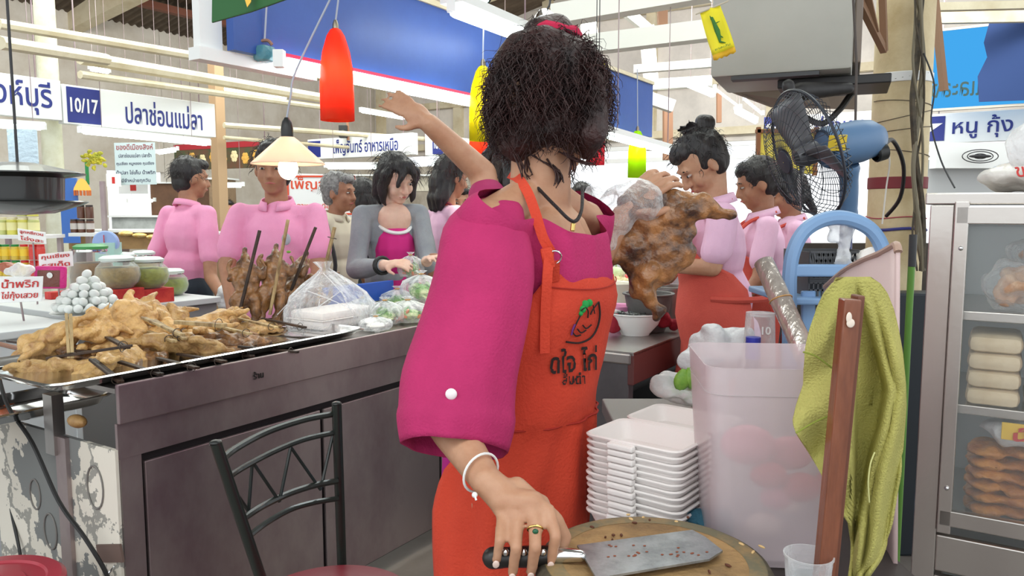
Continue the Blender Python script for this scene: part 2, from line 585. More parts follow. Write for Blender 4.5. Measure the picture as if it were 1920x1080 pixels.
# columns
def column(label, c, r, z1, m, name='column', extra=None):
    root = thing(name, label, 'column', (c.x, c.y, 0))
    MB().lathe((c.x, c.y, 0), [(r, 0), (r, z1)], 28, cap=True).build('shaft', m, root, smooth=True)
    return root
cl = column('round cream pipe column behind the blue numbered sign', P(105, 394, 6.2), .075, 4.6, mat('off_white_pipe', (224, 222, 200), .55, col2=(205, 200, 170), scale=6))
c2 = P(414, 394, 8.2)
r2 = thing('square_post', 'brown square post at the end of the white shop sign', 'post', (c2.x, c2.y, 0))
MB().box((c2.x, c2.y, 2.0), (.11, .11, 4.0), MROT).build('shaft', mat('tan_post_paint', (176, 146, 112), .7), r2)
c3 = P(1680, 394, 3.0)
colr = thing('column', 'thick round cream concrete column with wires beside the fan', 'column', (c3.x, c3.y, 0))
MB().lathe((c3.x, c3.y, 0), [(.102, 0), (.102, 3.4)], 32, cap=True).build('shaft', COLM, colr, smooth=True)
zb = P(1680, 150, 3.0).z
MB().lathe((c3.x, c3.y, zb), [(.104, -.018), (.106, -.016), (.106, .016), (.104, .018)], 32).build('tape_band', WHITE, colr, smooth=True)
zb = P(1690, 342, 2.9).z
MB().lathe((c3.x, c3.y, zb), [(.104, -.022), (.1055, -.02), (.1055, .02), (.104, .022)], 32).build('tape_band', mat('maroon_tape', (120, 34, 40), .6), colr, smooth=True, label='maroon tape band')
for zv, zz in ((430, 'blue'), (408, 'red')):
    zb = P(1690, zv, 2.9).z
    MB().tube([(c3.x + .106 * math.cos(a), c3.y + .106 * math.sin(a), zb + .004 * math.sin(3 * a)) for a in [k * PI / 12 for k in range(24)]], .006 if zz == 'blue' else .002, 6, closed=True).build('strap', mat('strap_' + zz, (60, 60, 130) if zz == 'blue' else (170, 60, 80), .6), colr, smooth=True)
for k, (v0, dv) in enumerate(((140, 6), (190, -4), (214, 8), (240, 4), (285, -5))):
    zb = P(1680, v0, 2.9).z
    MB().tube([(c3.x + .1045 * math.cos(a), c3.y + .1045 * math.sin(a), zb + dv * .003 * math.cos(a)) for a in [PI + k2 * PI / 14 for k2 in range(15)]], .0016, 5).build('tie_wire', mat('rusty_wire', (92, 80, 66), .6), colr, smooth=True)

# ------------------------------------------------------------------ steel sales counter
CW, CL = .62, 4.6
ctr = thing('steel_counter', 'long stainless steel sales counter carrying the roast chickens', 'counter', CT(CL / 2, CW / 2, 0))
MB().box(CT(CL / 2, CW / 2, TOPZ - .012), (CL, CW, .012), MROT).build('worktop', STEEL, ctr)
# front lip, second band and recessed panels
MB().box(CT(CL / 2, -.006, TOPZ - .045), (CL, .012, .10), MROT, .003).build('front_lip', STEELD, ctr)
MB().box(CT(CL / 2, .004, TOPZ - .14), (CL, .01, .09), MROT).build('upper_band', STEELD, ctr)
MB().box(CT(.03, .006, .38), (.06, .012, .64), MROT).build('corner_post', STEELD, ctr)
s0 = .065
for k, w in enumerate((.62, .62, .62, .62, .62, .62, .62)):
    MB().box(CT(s0 + w / 2, .014, .36), (w - .016, .012, .60), MROT, .003).build('panel', STEELD, ctr)
    s0 += w
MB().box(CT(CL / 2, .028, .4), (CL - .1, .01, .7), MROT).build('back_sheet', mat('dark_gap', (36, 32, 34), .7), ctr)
hp = PZ(805, 900, .62)
sh = (hp - C0).dot(A)
hd = MB().box(CT(1.36, .006, .565), (.045, .004, .115), MROT, .002).build('handle', CHROME, ctr, label='recessed chrome latch plate')
MB().box(CT(1.365, .002, .565), (.016, .008, .07), MROT, .003).build('grip', STEEL, hd)
# weathered end face with peeling paint
def peeling():
    m = bpy.data.materials.new('peeling_paint')
    m.use_nodes = True
    nt = m.node_tree; n, l = nt.nodes, nt.links
    bs = n['Principled BSDF']
    tc = n.new('ShaderNodeTexCoord')
    t = n.new('ShaderNodeTexNoise'); t.inputs['Scale'].default_value = 2.3; t.inputs['Detail'].default_value = 9; t.inputs['Roughness'].default_value = .62
    l.new(tc.outputs['Object'], t.inputs['Vector'])
    r = n.new('ShaderNodeValToRGB')
    r.color_ramp.interpolation = 'CONSTANT'
    e = r.color_ramp.elements
    e[0].position, e[0].color = 0, lin((120, 122, 120)) + (1,)
    e[1].position, e[1].color = .47, lin((212, 206, 192)) + (1,)
    x = e.new(.53); x.color = lin((150, 148, 140)) + (1,)
    x = e.new(.56); x.color = lin((224, 218, 204)) + (1,)
    l.new(t.outputs[0], r.inputs[0])
    l.new(r.outputs[0], bs.inputs['Base Color'])
    bs.inputs['Roughness'].default_value = .7
    bp = n.new('ShaderNodeBump'); bp.inputs['Strength'].default_value = .4
    l.new(t.outputs[0], bp.inputs['Height']); l.new(bp.outputs[0], bs.inputs['Normal'])
    return m
PEEL = peeling()
MB().box(CT(-.002, CW / 2, .36), (.012, CW, .70), MROT).build('end_panel', PEEL, ctr, label='end panel with peeling cream paint')
MB().box(CT(-.012, .235, .36), (.014, .05, .70), MROT).build('end_stile', STEELD, ctr)
MB().box(CT(-.012, .27, TOPZ - .13), (.03, .045, .16), MROT).build('bracket', STEEL, ctr)
for (tt, zz, rr) in ((.095, .60, .045), (.33, .43, .04), (.40, .52, .034)):
    rg = MB()
    rg.tube([CT(-.01, tt + rr * .8 * math.cos(k * PI / 10), zz + rr * 1.25 * math.sin(k * PI / 10)) for k in range(20)], .0025, 5, closed=True)
    rg.build('ring_stain', mat('faded_ring_ink', (120, 116, 112), .8), ctr, smooth=True)
MB().box(CT(-.011, .04, .44), (.006, .11, .045), basis(x=A, z=Z + B * .25)).build('metal_strip', mat('rusty_brown_strip', (104, 84, 76), .6), ctr)
# door knob-like wooden turn button on the end face
MB().ell(CT(-.016, .15, .765), (.018, .036, .017), MROT, 14, 8).build('turn_button', mat('tan_wood', (176, 138, 84), .5, col2=(140, 100, 56), scale=30), ctr, smooth=True)
# floor frame / feet
for s, t in ((.06, .06), (.06, CW - .06), (CL - .06, .06), (CL - .06, CW - .06)):
    MB().box(CT(s, t, .02), (.05, .05, .04), MROT).build('foot', DARK, ctr)
# splash of black ink writing on the lip
lettering('ร้าน', CT(.42, -.012, TOPZ - .045), A, Z, .022, BLACK, ctr, name='ink_mark', bold=.01)

# long chicken tray on the counter, with rolled rim, hanging past the end
def tray(label, s0, s1, t0, t1, z0, h, m, name='steel_tray', flare=.012, parent=None):
    def ring(i, zz, r=.03, n=5):
        out = []
        for (cs, ct, a0) in ((s1 - i - r, t1 - i - r, 0), (s0 + i + r, t1 - i - r, 90), (s0 + i + r, t0 + i + r, 180), (s1 - i - r, t0 + i + r, 270)):
            for k in range(n):
                a = R(a0 + 90 * k / (n - 1))
                out.append(CT(cs + r * math.cos(a), ct + r * math.sin(a), zz))
        return out
    b = MB().loft([ring(.0, z0 + h - .004, .04), ring(-.004, z0 + h, .04), ring(.004, z0 + h + .002, .04), ring(flare, z0 + h - .004, .035), ring(flare + .012, z0 + .004), ring(flare + .02, z0)], cap0=False, cap1=True)
    return b.build(name, m, parent, label, 'tray' if parent is None else None, smooth=True, solid=.0015)
TR = (-.14, .92, .02, .50)
tray('long shallow steel tray under the roast chicken pile', *TR, TOPZ + .002, .022, CHROME)
# drawer tray below the first, sticking out of the end
tray('lower steel tray sliding out under the counter end', -.30, .2, .34, .60, TOPZ - .13, .03, CHROME)
# ------------------------------------------------------------------ people
def rot_head(yaw, pitch, roll=0):
    """columns: forward(x), left(y), up(z)"""
    return Matrix.Rotation(yaw, 3, 'Z') @ Matrix.Rotation(pitch, 3, 'Y') @ Matrix.Rotation(roll, 3, 'X')
def hand_into(b, w, d, nrm, side, curl=.35, s=1.0, spread=.12):
    """w wrist, d pointing direction, nrm back of the hand, side +1/-1 for the thumb's side"""
    d = V(d).normalized()
    nrm = (V(nrm) - d * V(nrm).dot(d)).normalized()
    sd = d.cross(nrm) * side
    rot = Matrix((sd, nrm, d)).transposed()
    b.ell(w + d * .045 * s, (.038 * s, .015 * s, .05 * s), rot)
    b.cap(w, w + d * .04 * s, .021 * s, .022 * s)
    for k, (o, ln) in enumerate(((.028, .072), (.010, .08), (-.009, .074), (-.027, .058))):
        p = w + d * .082 * s + sd * o * s
        dd = d + sd * spread * (o / .028)
        a = p
        for j, f in enumerate((.45, .32, .23)):
            ang = curl * (j + .6)
            q = a + (dd * math.cos(ang) - nrm * math.sin(ang)).normalized() * ln * f * s
            b.cap(a, q, (.0088 - .0008 * j) * s, (.0082 - .0008 * j) * s, 8)
            a = q
    p = w + d * .025 * s + sd * .026 * s
    q = p + (d * .6 + sd * .7 - nrm * .3).normalized() * .034 * s
    b.cap(p, q, .012 * s, .0105 * s, 8)
    b.cap(q, q + (d * .85 + sd * .25 - nrm * .45).normalized() * .03 * s, .0103 * s, .0085 * s, 8)
def head_into(b, hc, M, s=1.0):
    """skull, jaw, cheeks, nose, lips, brow, ears, all one surface. M: forward,left,up columns"""
    g = lambda x, y, z: hc + M @ V((x, y, z)) * s
    b.ell(g(-.008, 0, .02), (.094 * s, .076 * s, .098 * s), M)
    b.ell(g(.028, 0, -.045), (.058 * s, .056 * s, .068 * s), M)
    b.ell(g(.052, 0, -.088), (.028 * s, .028 * s, .02 * s), M)
    for y in (-1, 1):
        b.ell(g(.055, .036 * y, -.03), (.026 * s, .026 * s, .03 * s), M)
        b.ell(g(-.006, .077 * y, -.012), (.018 * s, .009 * s, .03 * s), M)
    b.cap(g(.084, 0, .012), g(.104, 0, -.028), .009 * s, .013 * s, 8)
    b.ell(g(.093, .011, -.03), (.01 * s, .008 * s, .008 * s), M)
    b.ell(g(.093, -.011, -.03), (.01 * s, .008 * s, .008 * s), M)
    b.ell(g(.079, 0, .028), (.012 * s, .05 * s, .012 * s), M)
    b.ell(g(.08, 0, -.058), (.014 * s, .024 * s, .012 * s), M)
def face_parts(root, hc, M, s=1.0, browm=None, closed=False, lip=(176, 92, 88)):
    g = lambda x, y, z: hc + M @ V((x, y, z)) * s
    for y in (-1, 1):
        e = MB().ell(g(.076, .031 * y, .006), (.0105 * s, .012 * s, .0048 * s), M, 12, 8).build('eye', mat('eye_white', (190, 180, 172), .4), root, smooth=True)
        MB().ell(g(.0835, .031 * y, .006), (.0042 * s, .0062 * s, .0050 * s), M, 10, 6).build('iris', BLACK, e, smooth=True)
        MB().tube([g(.083, .016 * y, .026), g(.087, .03 * y, .031), g(.078, .046 * y, .027)], [.0022 * s, .003 * s, .0015 * s], 6).build('eyebrow', browm or HAIRB, root, smooth=True)
    MB().tube([g(.082, -.022, -.0585), g(.093, 0, -.055), g(.082, .022, -.0585)], [.0015 * s, .005 * s, .0015 * s], 8).build('lips', mat('lip_%d' % lip[0], lip, .45), root, smooth=True)
def strands(hc, M, s, n, length, m, parent, spread=.02, seed=1, rad=(.1, .085, .105), back=.0, curl=.01, thick=.0016, zmin=-.4, droop=1.0, name='strand', face=.55):
    rnd = random.Random(seed)
    b = MB()
    cnt = 0
    while cnt < n:
        a = rnd.uniform(-PI, PI); zz = rnd.uniform(zmin, 1)
        r = math.sqrt(max(0, 1 - zz * zz))
        x, y = math.cos(a) * r, math.sin(a) * r
        if x > face and zz < .45: continue
        p = hc + M @ V((x * rad[0] - .012, y * rad[1], zz * rad[2] + .02)) * s
        out = (M @ V((x, y, zz * .6))).normalized()
        L = length * rnd.uniform(.6, 1.2)
        pts, q = [], p.copy()
        ph, ph2 = rnd.uniform(0, 6), rnd.uniform(0, 6)
        d = out + V((rnd.uniform(-1, 1), rnd.uniform(-1, 1), rnd.uniform(-1, 1))) * .5
        for j in range(7):
            pts.append(q + V((math.sin(ph + j * 1.3), math.cos(ph2 + j * 1.2), math.sin(ph2 + j))) * curl)
            d = (d * .75 + V((0, 0, -1)) * .30 * droop + out * .04).normalized()
            q = q + d * L / 7
        b.tube(pts, [thick, thick, thick, thick * .9, thick * .8, thick * .6, thick * .3], 3, cap=False)
        cnt += 1
    return b.build(name, m, parent, smooth=True, auto=False, kind='stuff')
def person(label, X, Y, yaw, H, skin, shirt, pants=DENIM, head=(0, 0), hoff=(0, 0, 0), armR=None, armL=None, sleeve='short', hair='short', hairm=HAIRB,
           lean=0.0, build=1.0, vox=.009, hands=(None, None), collar=True, face=True, group='shoppers and stall hands around the counter', apron=None, hs=1.0, slm=None, curl=.4, zoff=0):
    yaw = R(yaw)
    F = V((math.cos(yaw), math.sin(yaw), 0)); Rt = V((math.sin(yaw), -math.cos(yaw), 0)); BM = Matrix((F, -Rt, Z)).transposed()
    base = V((X, Y, 0))
    root = thing('person', label, 'person', base, group)
    k = H / 1.65
    hip = base + Z * (.52 * H + zoff)
    N = base + F * lean + Z * (.825 * H + zoff)
    chest = base + F * (lean * .75) + Z * (.70 * H + zoff)
    hc = base + F * (lean + .03 + hoff[0]) + Rt * hoff[1] + Z * (H - .118 + hoff[2] + zoff)
    HM = rot_head(yaw + R(head[0]), R(head[1]), R(head[2]) if len(head) > 2 else 0)
    sw = .165 * build * k
    SR, SL = N + Rt * sw - Z * .045 * k, N - Rt * sw - Z * .045 * k
    dflt = lambda S, sg: (S + Rt * sg * .07 - Z * .27 * k, S + Rt * sg * .06 + F * .08 - Z * .50 * k)
    eR, wR = armR or dflt(SR, 1)
    eL, wL = armL or dflt(SL, -1)
    b = MB()
    head_into(b, hc, HM, hs)
    b.cap(N - Z * .02, hc + HM @ V((-.02, 0, -.05)), .056 * k, .05 * k)
    b.ell(chest, (.080 * build, .115 * build, .14 * k), BM)
    b.ell(hip + Z * .02, (.09 * build, .13 * build, .13), BM)
    b.cap(hip, chest, .082, .08)
    for S, E, Wp, sg, hd in ((SR, eR, wR, 1, hands[0]), (SL, eL, wL, -1, hands[1])):
        b.cap(N - Z * .045, S, .036, .040)
        b.cap(S, E, .045 * build, .037)
        b.cap(E, Wp, .037, .026)
        d = (Wp - E).normalized()
        if hd: hand_into(b, Wp, hd[0], hd[1], hd[2], curl, .95 * k)
        else: hand_into(b, Wp, d, Rt * sg, 1 if sg > 0 else -1, curl, .95 * k)
        h_ = hip + Rt * sg * .085; kn = base + Rt * sg * .095 + F * .02 + Z * .27 * H; an = base + Rt * sg * .1 + Z * .05
        b.cap(h_, kn, .075, .052); b.cap(kn, an, .05, .036); b.cap(an, an + F * .14 - Z * .02, .034, .028)
    b.blob('body', skin, root, vox, 3)
    if face: face_parts(root, hc, HM, hs)
    # shirt
    g = MB()
    g.ell(chest + Z * .03 + F * .0, (.114 * build, .155 * build, .185 * k), BM)
    g.ell(base + F * (lean * .4) + Z * (.60 * H + zoff), (.125 * build, .155 * build, .16 * k), BM)
    g.ell(hip + Z * .0, (.13 * build, .168 * build, .12 * k), BM)
    g.cap(SR, SL, .050, .050); g.cap(SR, N - Z * .035, .048, .050); g.cap(SL, N - Z * .035, .048, .050)
    g.cap(N - Z * .03, N - Z * .005, .066 * k, .058 * k)
    for S, E, Wp in ((SR, eR, wR), (SL, eL, wL)):
        if sleeve == 'short':
            q = S.lerp(E, .68)
            g.cap(S, q, .054 * build, .058 * build)
        else:
            g.cap(S, E, .052, .047); g.cap(E, E.lerp(Wp, .86), .047, .038)
    g.blob('shirt', shirt, root, min(vox, .009), 4, disp=(.012, 9, (1, 1, .6)))
    if collar:
        pts = [N + (F * math.cos(a) * .07 - Rt * math.sin(a) * .068) * k + Z * (.03 - .018 * math.cos(a)) for a in [R(22) + (2 * PI - R(44)) * i / 22 for i in range(23)]]
        pts2 = [N + (F * math.cos(a) * .086 - Rt * math.sin(a) * .084) * k + Z * (-.006 - .022 * math.cos(a)) for a in [R(14) + (2 * PI - R(28)) * i / 22 for i in range(23)]]
        MB().loft([pts, pts2], cap=False, close=False).build('collar', shirt, root, smooth=True, solid=.006, auto=False)
    # trousers
    t = MB()
    t.ell(hip - Z * .02, (.118 * build, .15 * build, .13), BM)
    for sg in (1, -1):
        h_ = hip + Rt * sg * .085; kn = base + Rt * sg * .095 + F * .02 + Z * .27 * H; an = base + Rt * sg * .1 + Z * .08
        t.cap(h_, kn, .098, .075); t.cap(kn, an, .072, .062)
    t.blob('trousers', pants, root, .012, 2)
    # hair
    hg = lambda x, y, z: hc + HM @ V((x, y, z)) * hs
    h = MB()
    h.ell(hg(-.024, 0, .034), (.096 * hs, .088 * hs, .1 * hs), HM)
    if hair == 'short':
        h.ell(hg(-.045, 0, -.02), (.062 * hs, .072 * hs, .07 * hs), HM)
        h.ell(hg(.04, 0, .085), (.05 * hs, .06 * hs, .035 * hs), HM)
    if hair in ('tied', 'bun'):
        h.ell(hg(-.04, 0, .0), (.07 * hs, .078 * hs, .085 * hs), HM)
        h.ell(hg(.03, 0, .08), (.056 * hs, .062 * hs, .04 * hs), HM)
        if hair == 'bun':
            h.ell(hg(-.105, .0, .115), (.036, .034, .034), HM); h.cap(hg(-.06, 0, .1), hg(-.1, 0, .115), .03, .022)
            for q in range(6): h.cap(hg(-.07, 0, .12), hg(-.0 - .01 * q, .03 * (q - 2.5) / 2.5, .155 + .006 * (q % 3)), .01, .003, 6)
        else:
            h.cap(hg(-.1, 0, -.0), hg(-.12, 0, -.12), .03, .016)
    if hair == 'bob':
        h.ell(hg(-.045, 0, -.02), (.075 * hs, .088 * hs, .09 * hs), HM)
        for y in (-1, 1):
            h.chain([hg(.03, .072 * y, .05), hg(.015, .086 * y, -.02), hg(.03, .08 * y, -.09), hg(.045, .07 * y, -.115)], [.03, .026, .018, .006])
            h.chain([hg(-.03, .075 * y, .02), hg(-.03, .08 * y, -.08), hg(-.02, .07 * y, -.13)], [.035, .03, .01])
        h.chain([hg(.06, .0, .095), hg(.095, -.03, .06), hg(.1, -.05, .01)], [.03, .016, .006])
        h.chain([hg(.06, .01, .095), hg(.092, .035, .07), hg(.088, .055, .02)], [.028, .016, .006])
        h.ell(hg(.03, 0, .085), (.06, .07, .035), HM)
    if hair == 'long':
        h.ell(hg(-.05, 0, -.03), (.075 * hs, .092 * hs, .11 * hs), HM)
        for y in (-1, 0, 1):
            h.chain([hg(-.05, .05 * y, -.03), hg(-.065, .052 * y, -.13), hg(-.06, .045 * y, -.19)], [.04, .04, .02])
        h.ell(hg(.035, 0, .085), (.055 * hs, .065 * hs, .036 * hs), HM)
    ho = h.blob('hair', hairm, root, .006, 2, disp=(.010, 30, (1, 1, .35)))
    strands(hc, HM, hs, 160, .05 if hair in ('short', 'tied', 'bun') else .09, hairm, ho, seed=int(X * 100) + 9, curl=.003, thick=.0013, zmin=-.2, rad=(.1, .09, .112))
    return dict(root=root, N=N, hip=hip, chest=chest, hc=hc, HM=HM, F=F, Rt=Rt, SR=SR, SL=SL, BM=BM, base=base, eR=eR, wR=wR, eL=eL, wL=wL, k=k)
def apron_on(p, m, root, z0, z1, zb=None, wrap=100, bibw=38, rx=.145, ry=.185, ztop=None, label=None):
    """apron: a bib and a wrapped skirt hung on a figure, F forward"""
    b = MB()
    N, F, Rt, base, hip = p['N'], p['F'], p['Rt'], p['base'], p['hip']
    rows = []
    zt = ztop or p['chest'].z + .12
    n = 18
    for i in range(15):
        z = zt + (z0 - zt) * i / 14
        f = (zt - z) / (zt - z1)
        ang = bibw + (wrap - bibw) * min(1, max(0, (f - .35) / .4)) if f < 1 else wrap
        ax = base + (N - base).dot(F) * F * max(0, (z - hip.z) / (N.z - hip.z))
        ex = .012 * math.sin(6 * f) + (.03 * max(0, (z1 - z)))
        rows.append([ax * 1.0 + V((0, 0, z - ax.z)) + F * (math.cos(R(a)) * (rx + ex)) + Rt * (math.sin(R(a)) * (ry + ex)) + F * .004 * math.sin(a * .3)
                     for a in [ang * (2 * j / n - 1) for j in range(n + 1)]])
    o = b.loft(rows, cap=False, close=False).build('apron', m, root, smooth=True, solid=.004, auto=False, label=label)
    s = MB()
    for sg in (1, -1):
        top = rows[0][0 if sg < 0 else -1]
        s.tube(spline([top, p['N'] + F * .06 + Rt * sg * .075 - Z * .02, p['N'] - F * .055 + Rt * sg * .05 + Z * .02], 5), .009, 6)
    s.build('neck_strap', m, o, smooth=True)
    w = MB()
    zw = z1
    pts = [base + F * (math.cos(R(a)) * (rx + .006)) + Rt * (math.sin(R(a)) * (ry + .006)) + Z * zw for a in range(60, 301, 15)]
    w.tube(pts, .012, 6)
    w.tube(spline([pts[8], pts[8] - F * .03 - Z * .1 + Rt * .02, pts[8] - F * .02 - Z * .28 + Rt * .03], 4), [.016] * 8 + [.008], 6)
    w.ell(pts[8], (.03, .03, .025))
    w.build('waist_tie', m, o, smooth=True)
    return o

# --- man walking past in a pink polo, far left
def at(u, Y): return (u - 960) / F_PX * Y / 1.0
Yx = 4.5
p = person('man in a plain pink polo seen from behind, walking past the jars', at(345, Yx), Yx, 62, 1.60, SKIND, PINK, head=(-25, 5), hair='short', build=1.0, lean=.04,
           armR=(P(395, 520, 4.35), P(425, 570, 4.25)), armL=(P(285, 500, 4.6), P(300, 545, 4.6)))
for q in (-1,):
    bg = MB()
    bg.ell(P(418, 560, 4.2), (.03, .05, .085)); bg.cap(P(424, 520, 4.22), P(420, 560, 4.2), .008, .02)
    bg.blob('carrier_bag', WHITEBAG, None, .008, 2, disp=(.012, 25), label='small white carrier bag in the walking man\'s right hand', cat='bag')
# --- man in the pink polo with a chest badge
Yx = 3.5
pm = person('stocky man in pink polo with chest badge under the cone lamp', at(522, Yx), Yx, -92, 1.60, SKIND, PINK, head=(6, 6), hair='short', build=1.06, lean=.0,
            armR=(P(425, 500, 3.42), P(438, 590, 3.3)), armL=(P(598, 500, 3.42), P(590, 590, 3.3)))
bd = MB().ell(pm['chest'] + pm['F'] * .146 - pm['Rt'] * .085 + Z * .055, (.006, .02, .026), pm['BM']).build('chest_badge', mat('grey_embroidery', (170, 168, 180), .8), pm['root'], smooth=True)
MB().ell(pm['chest'] + pm['F'] * .148 - pm['Rt'] * .095 - Z * .0, (.005, .01, .006), pm['BM']).build('green_patch', GREEN, bd, smooth=True)
# --- grey haired man
Yx = 4.7
p = person('grey haired man in beige shirt with a dark bag strap', at(632, Yx), Yx, -30, 1.52, SKIND, mat('beige_shirt', (212, 202, 180), .85), head=(12, 4), hair='short', hairm=HAIRG, vox=.009)
MB().tube(spline([p['N'] + p['Rt'] * .1 + Z * .0, p['SR'] + p['F'] * .08 - Z * .05, p['chest'] + p['F'] * .1 + p['Rt'] * .13 - Z * .12, p['hip'] + p['Rt'] * .19]), .012, 6).build('bag_strap', DARK, p['root'], smooth=True)
# --- dark head behind the cardigan
Yx = 5.15
person('person with thick black hair half hidden behind the grey cardigan', at(684, Yx), Yx, 160, 1.50, SKIND, mat('black_shirt', (40, 40, 46), .8), head=(0, 0), hair='long', vox=.011, face=False)
# --- woman in the grey cardigan
Yx = 3.95
GREYC = mat('grey_cardigan_knit', (150, 154, 158), .9, col2=(138, 142, 148), scale=9, bump=.2, bscale=250)
HOTP = mat('hot_pink_top', (208, 36, 128), .8)
pc = person('young woman in grey cardigan over hot pink top looking down', at(732, Yx), Yx, -66, 1.60, SKINL, GREYC, head=(16, 26, 8), hoff=(.03, -.01, -.03), hair='bob', build=.92, lean=.04, collar=False,
            armR=(P(668, 505, 3.72), P(722, 497, 3.48)), armL=(P(806, 500, 3.75), P(800, 490, 3.5)), sleeve='long', vox=.006,
            hands=((P(770, 490, 3.42) - P(722, 497, 3.48), V((0, -.6, 1)), 1), (P(815, 478, 3.4) - P(800, 490, 3.5), V((0, -.4, 1)), -1)))
F_, R_ = pc['F'], pc['Rt']
tb = MB()
tb.ell(pc['chest'] + F_ * .042 - Z * .015, (.100, .108, .150), pc['BM']); tb.ell(pc['hip'] + F_ * .045 + Z * .06, (.098, .1, .2), pc['BM'])
tb.blob('tank_top', HOTP, pc['root'], .007, 3)
sk_ = MB().ell(pc['N'] + F_ * .050 - Z * .065, (.062, .088, .085), pc['BM'])
sk_.blob('bare_chest', SKINL, pc['root'], .007, 3)
MB().tube([pc['chest'] + F_ * (.050 + .078 * math.cos(a)) + R_ * .080 * math.sin(a) + Z * (.110 - .042 * math.cos(a)) for a in [R(-80 + 10 * i) for i in range(17)]], .009, 6).build('white_neck_trim', WHITE, pc['root'], smooth=True)
for sg in (1, -1):
    g_ = lambda x, y, z: pc['hc'] + pc['HM'] @ V((x, y, z))
    MB().tube([g_(-.005 + .022 * math.cos(a), .088 * sg, -.055 + .026 * math.sin(a)) for a in [k * PI / 8 for k in range(16)]], .0022, 6, closed=True).build('hoop_earring', CHROME, pc['root'], smooth=True)
q0 = pc['eR'].lerp(pc['wR'], .88); ax = (pc['wR'] - pc['eR']).normalized()
for kk in range(2):
    c_ = q0 + ax * .012 * kk; m_ = basis(z=ax)
    MB().tube([c_ + m_ @ V((.037 * math.cos(a), .037 * math.sin(a), 0)) for a in [k * PI / 8 for k in range(16)]], .008, 8, closed=True).build('bracelet', BLACK, pc['root'], smooth=True)
# --- woman in pale pink tee facing right with apron strap, striped shirt behind
Yx = 4.4
p = person('stall hand in pale pink tee with apron straps, turned away to the right', at(838, Yx), Yx, 28, 1.60, SKIND, PINKL, head=(6, 12), hair='long', build=.95,
           armR=(P(868, 430, 3.85), P(830, 480, 3.7)), armL=(P(905, 470, 4.2), P(880, 500, 4.0)), vox=.008, collar=False)
MB().tube(spline([p['N'] - p['F'] * .06 + Z * .02 + p['Rt'] * .05, p['N'] + p['Rt'] * .085 - Z * .0, p['chest'] + p['F'] * .125 + p['Rt'] * .07], 6), .008, 6).build('apron_strap', mat('maroon_strap', (120, 40, 60), .8), p['root'], smooth=True)
apron_on(p, CORAL, p['root'], .55, .95, label='coral bib apron')
STRIPE = bpy.data.materials.new('striped_cotton'); STRIPE.use_nodes = True
_n, _l = STRIPE.node_tree.nodes, STRIPE.node_tree.links
_w = _n.new('ShaderNodeTexWave'); _w.inputs['Scale'].default_value = 22; _r = _n.new('ShaderNodeValToRGB'); _tc = _n.new('ShaderNodeTexCoord')
_r.color_ramp.elements[0].color = lin((90, 84, 100)) + (1,); _r.color_ramp.elements[1].color = lin((222, 214, 218)) + (1,); _r.color_ramp.elements[0].position = .3; _r.color_ramp.elements[1].position = .5
_l.new(_tc.outputs['Object'], _w.inputs[0]); _l.new(_w.outputs[0], _r.inputs[0]); _l.new(_r.outputs[0], _n['Principled BSDF'].inputs['Base Color'])
person('dark haired person in a striped shirt behind the pale pink tee', at(862, 5.4), 5.4, -80, 1.46, SKIND, STRIPE, hair='short', build=1.15, vox=.011)
# --- small face beyond the gloved arm
person('distant man in pink polo seen past the woman\'s necklace', at(1090, 6.0), 6.0, -95, 1.50, SKIND, PINK, head=(10, 5), hair='short', vox=.009)
person('tiny distant shopper with black hair behind the walking man', at(428, 9.5), 9.5, -60, 1.42, SKIND, mat('brown_shirt', (120, 70, 50), .8), hair='short', vox=.014, face=False)
# --- stall woman with the topknot
Yx = 2.95
pb = person('tall stall woman with topknot bun looking down, pale pink polo and coral apron', at(1362, Yx), Yx, 176, 1.60, SKIN, PINKL, head=(14, 40), hoff=(.02, .0, -.01), hair='bun', build=1.0, lean=.05, vox=.006,
            armR=(P(1338, 500, 3.02), P(1275, 505, 3.1)), armL=(P(1335, 500, 2.78), P(1272, 500, 2.84)), group='stall hands in pink polos on the right',
            hands=(None, (V((-1, .1, -.1)), V((0, 0, 1)), 1)))
apron_on(pb, CORAL, pb['root'], .45, .98, wrap=112, rx=.165, ry=.20, bibw=42, label='coral bib apron')
# --- two more behind her
Yx = 3.7
p2 = person('stall hand in pink polo standing just behind the topknot woman', at(1428, Yx), Yx, 170, 1.54, SKIND, PINKL, head=(6, 18), hair='tied', build=.98, vox=.009, group='stall hands in pink polos on the right',
            armR=(P(1400, 500, 3.9), P(1370, 520, 3.9)), armL=(P(1425, 520, 3.5), P(1395, 560, 3.5)))
apron_on(p2, CORAL, p2['root'], .5, .95, wrap=112, rx=.155, ry=.19, label='coral bib apron')
Yx = 4.1
p3 = person('third stall hand in pale pink polo, nearest the fan', at(1482, Yx), Yx, 172, 1.50, SKIND, PINKL, head=(6, 14), hair='tied', build=.98, vox=.009, group='stall hands in pink polos on the right',
            armR=(P(1450, 500, 4.3), P(1420, 520, 4.3)), armL=(P(1490, 520, 3.95), P(1470, 580, 3.9)))
apron_on(p3, CORAL, p3['root'], .5, .95, wrap=112, rx=.155, ry=.19, label='coral bib apron')

# --- the raised arm behind the main vendor belongs to this person
Yx = 2.15
pw = person('vendor hidden behind the woman in magenta, raising a bare arm', at(985, Yx), Yx, 150, 1.50, SKIN, mat('dark_pink_tee', (170, 50, 100), .85), head=(10, 0), hair='bob', vox=.006, collar=False, sleeve='short', hoff=(-.02, 0, -.0),
            armL=(P(905, 325, 2.05), P(805, 232, 1.98)), armR=(P(1010, 520, 2.2), P(1040, 560, 2.1)), curl=.22,
            hands=(None, (P(760, 200, 1.98) - P(805, 232, 1.98), V((.3, -1, .3)), -1)), group='vendors at the chopping block')
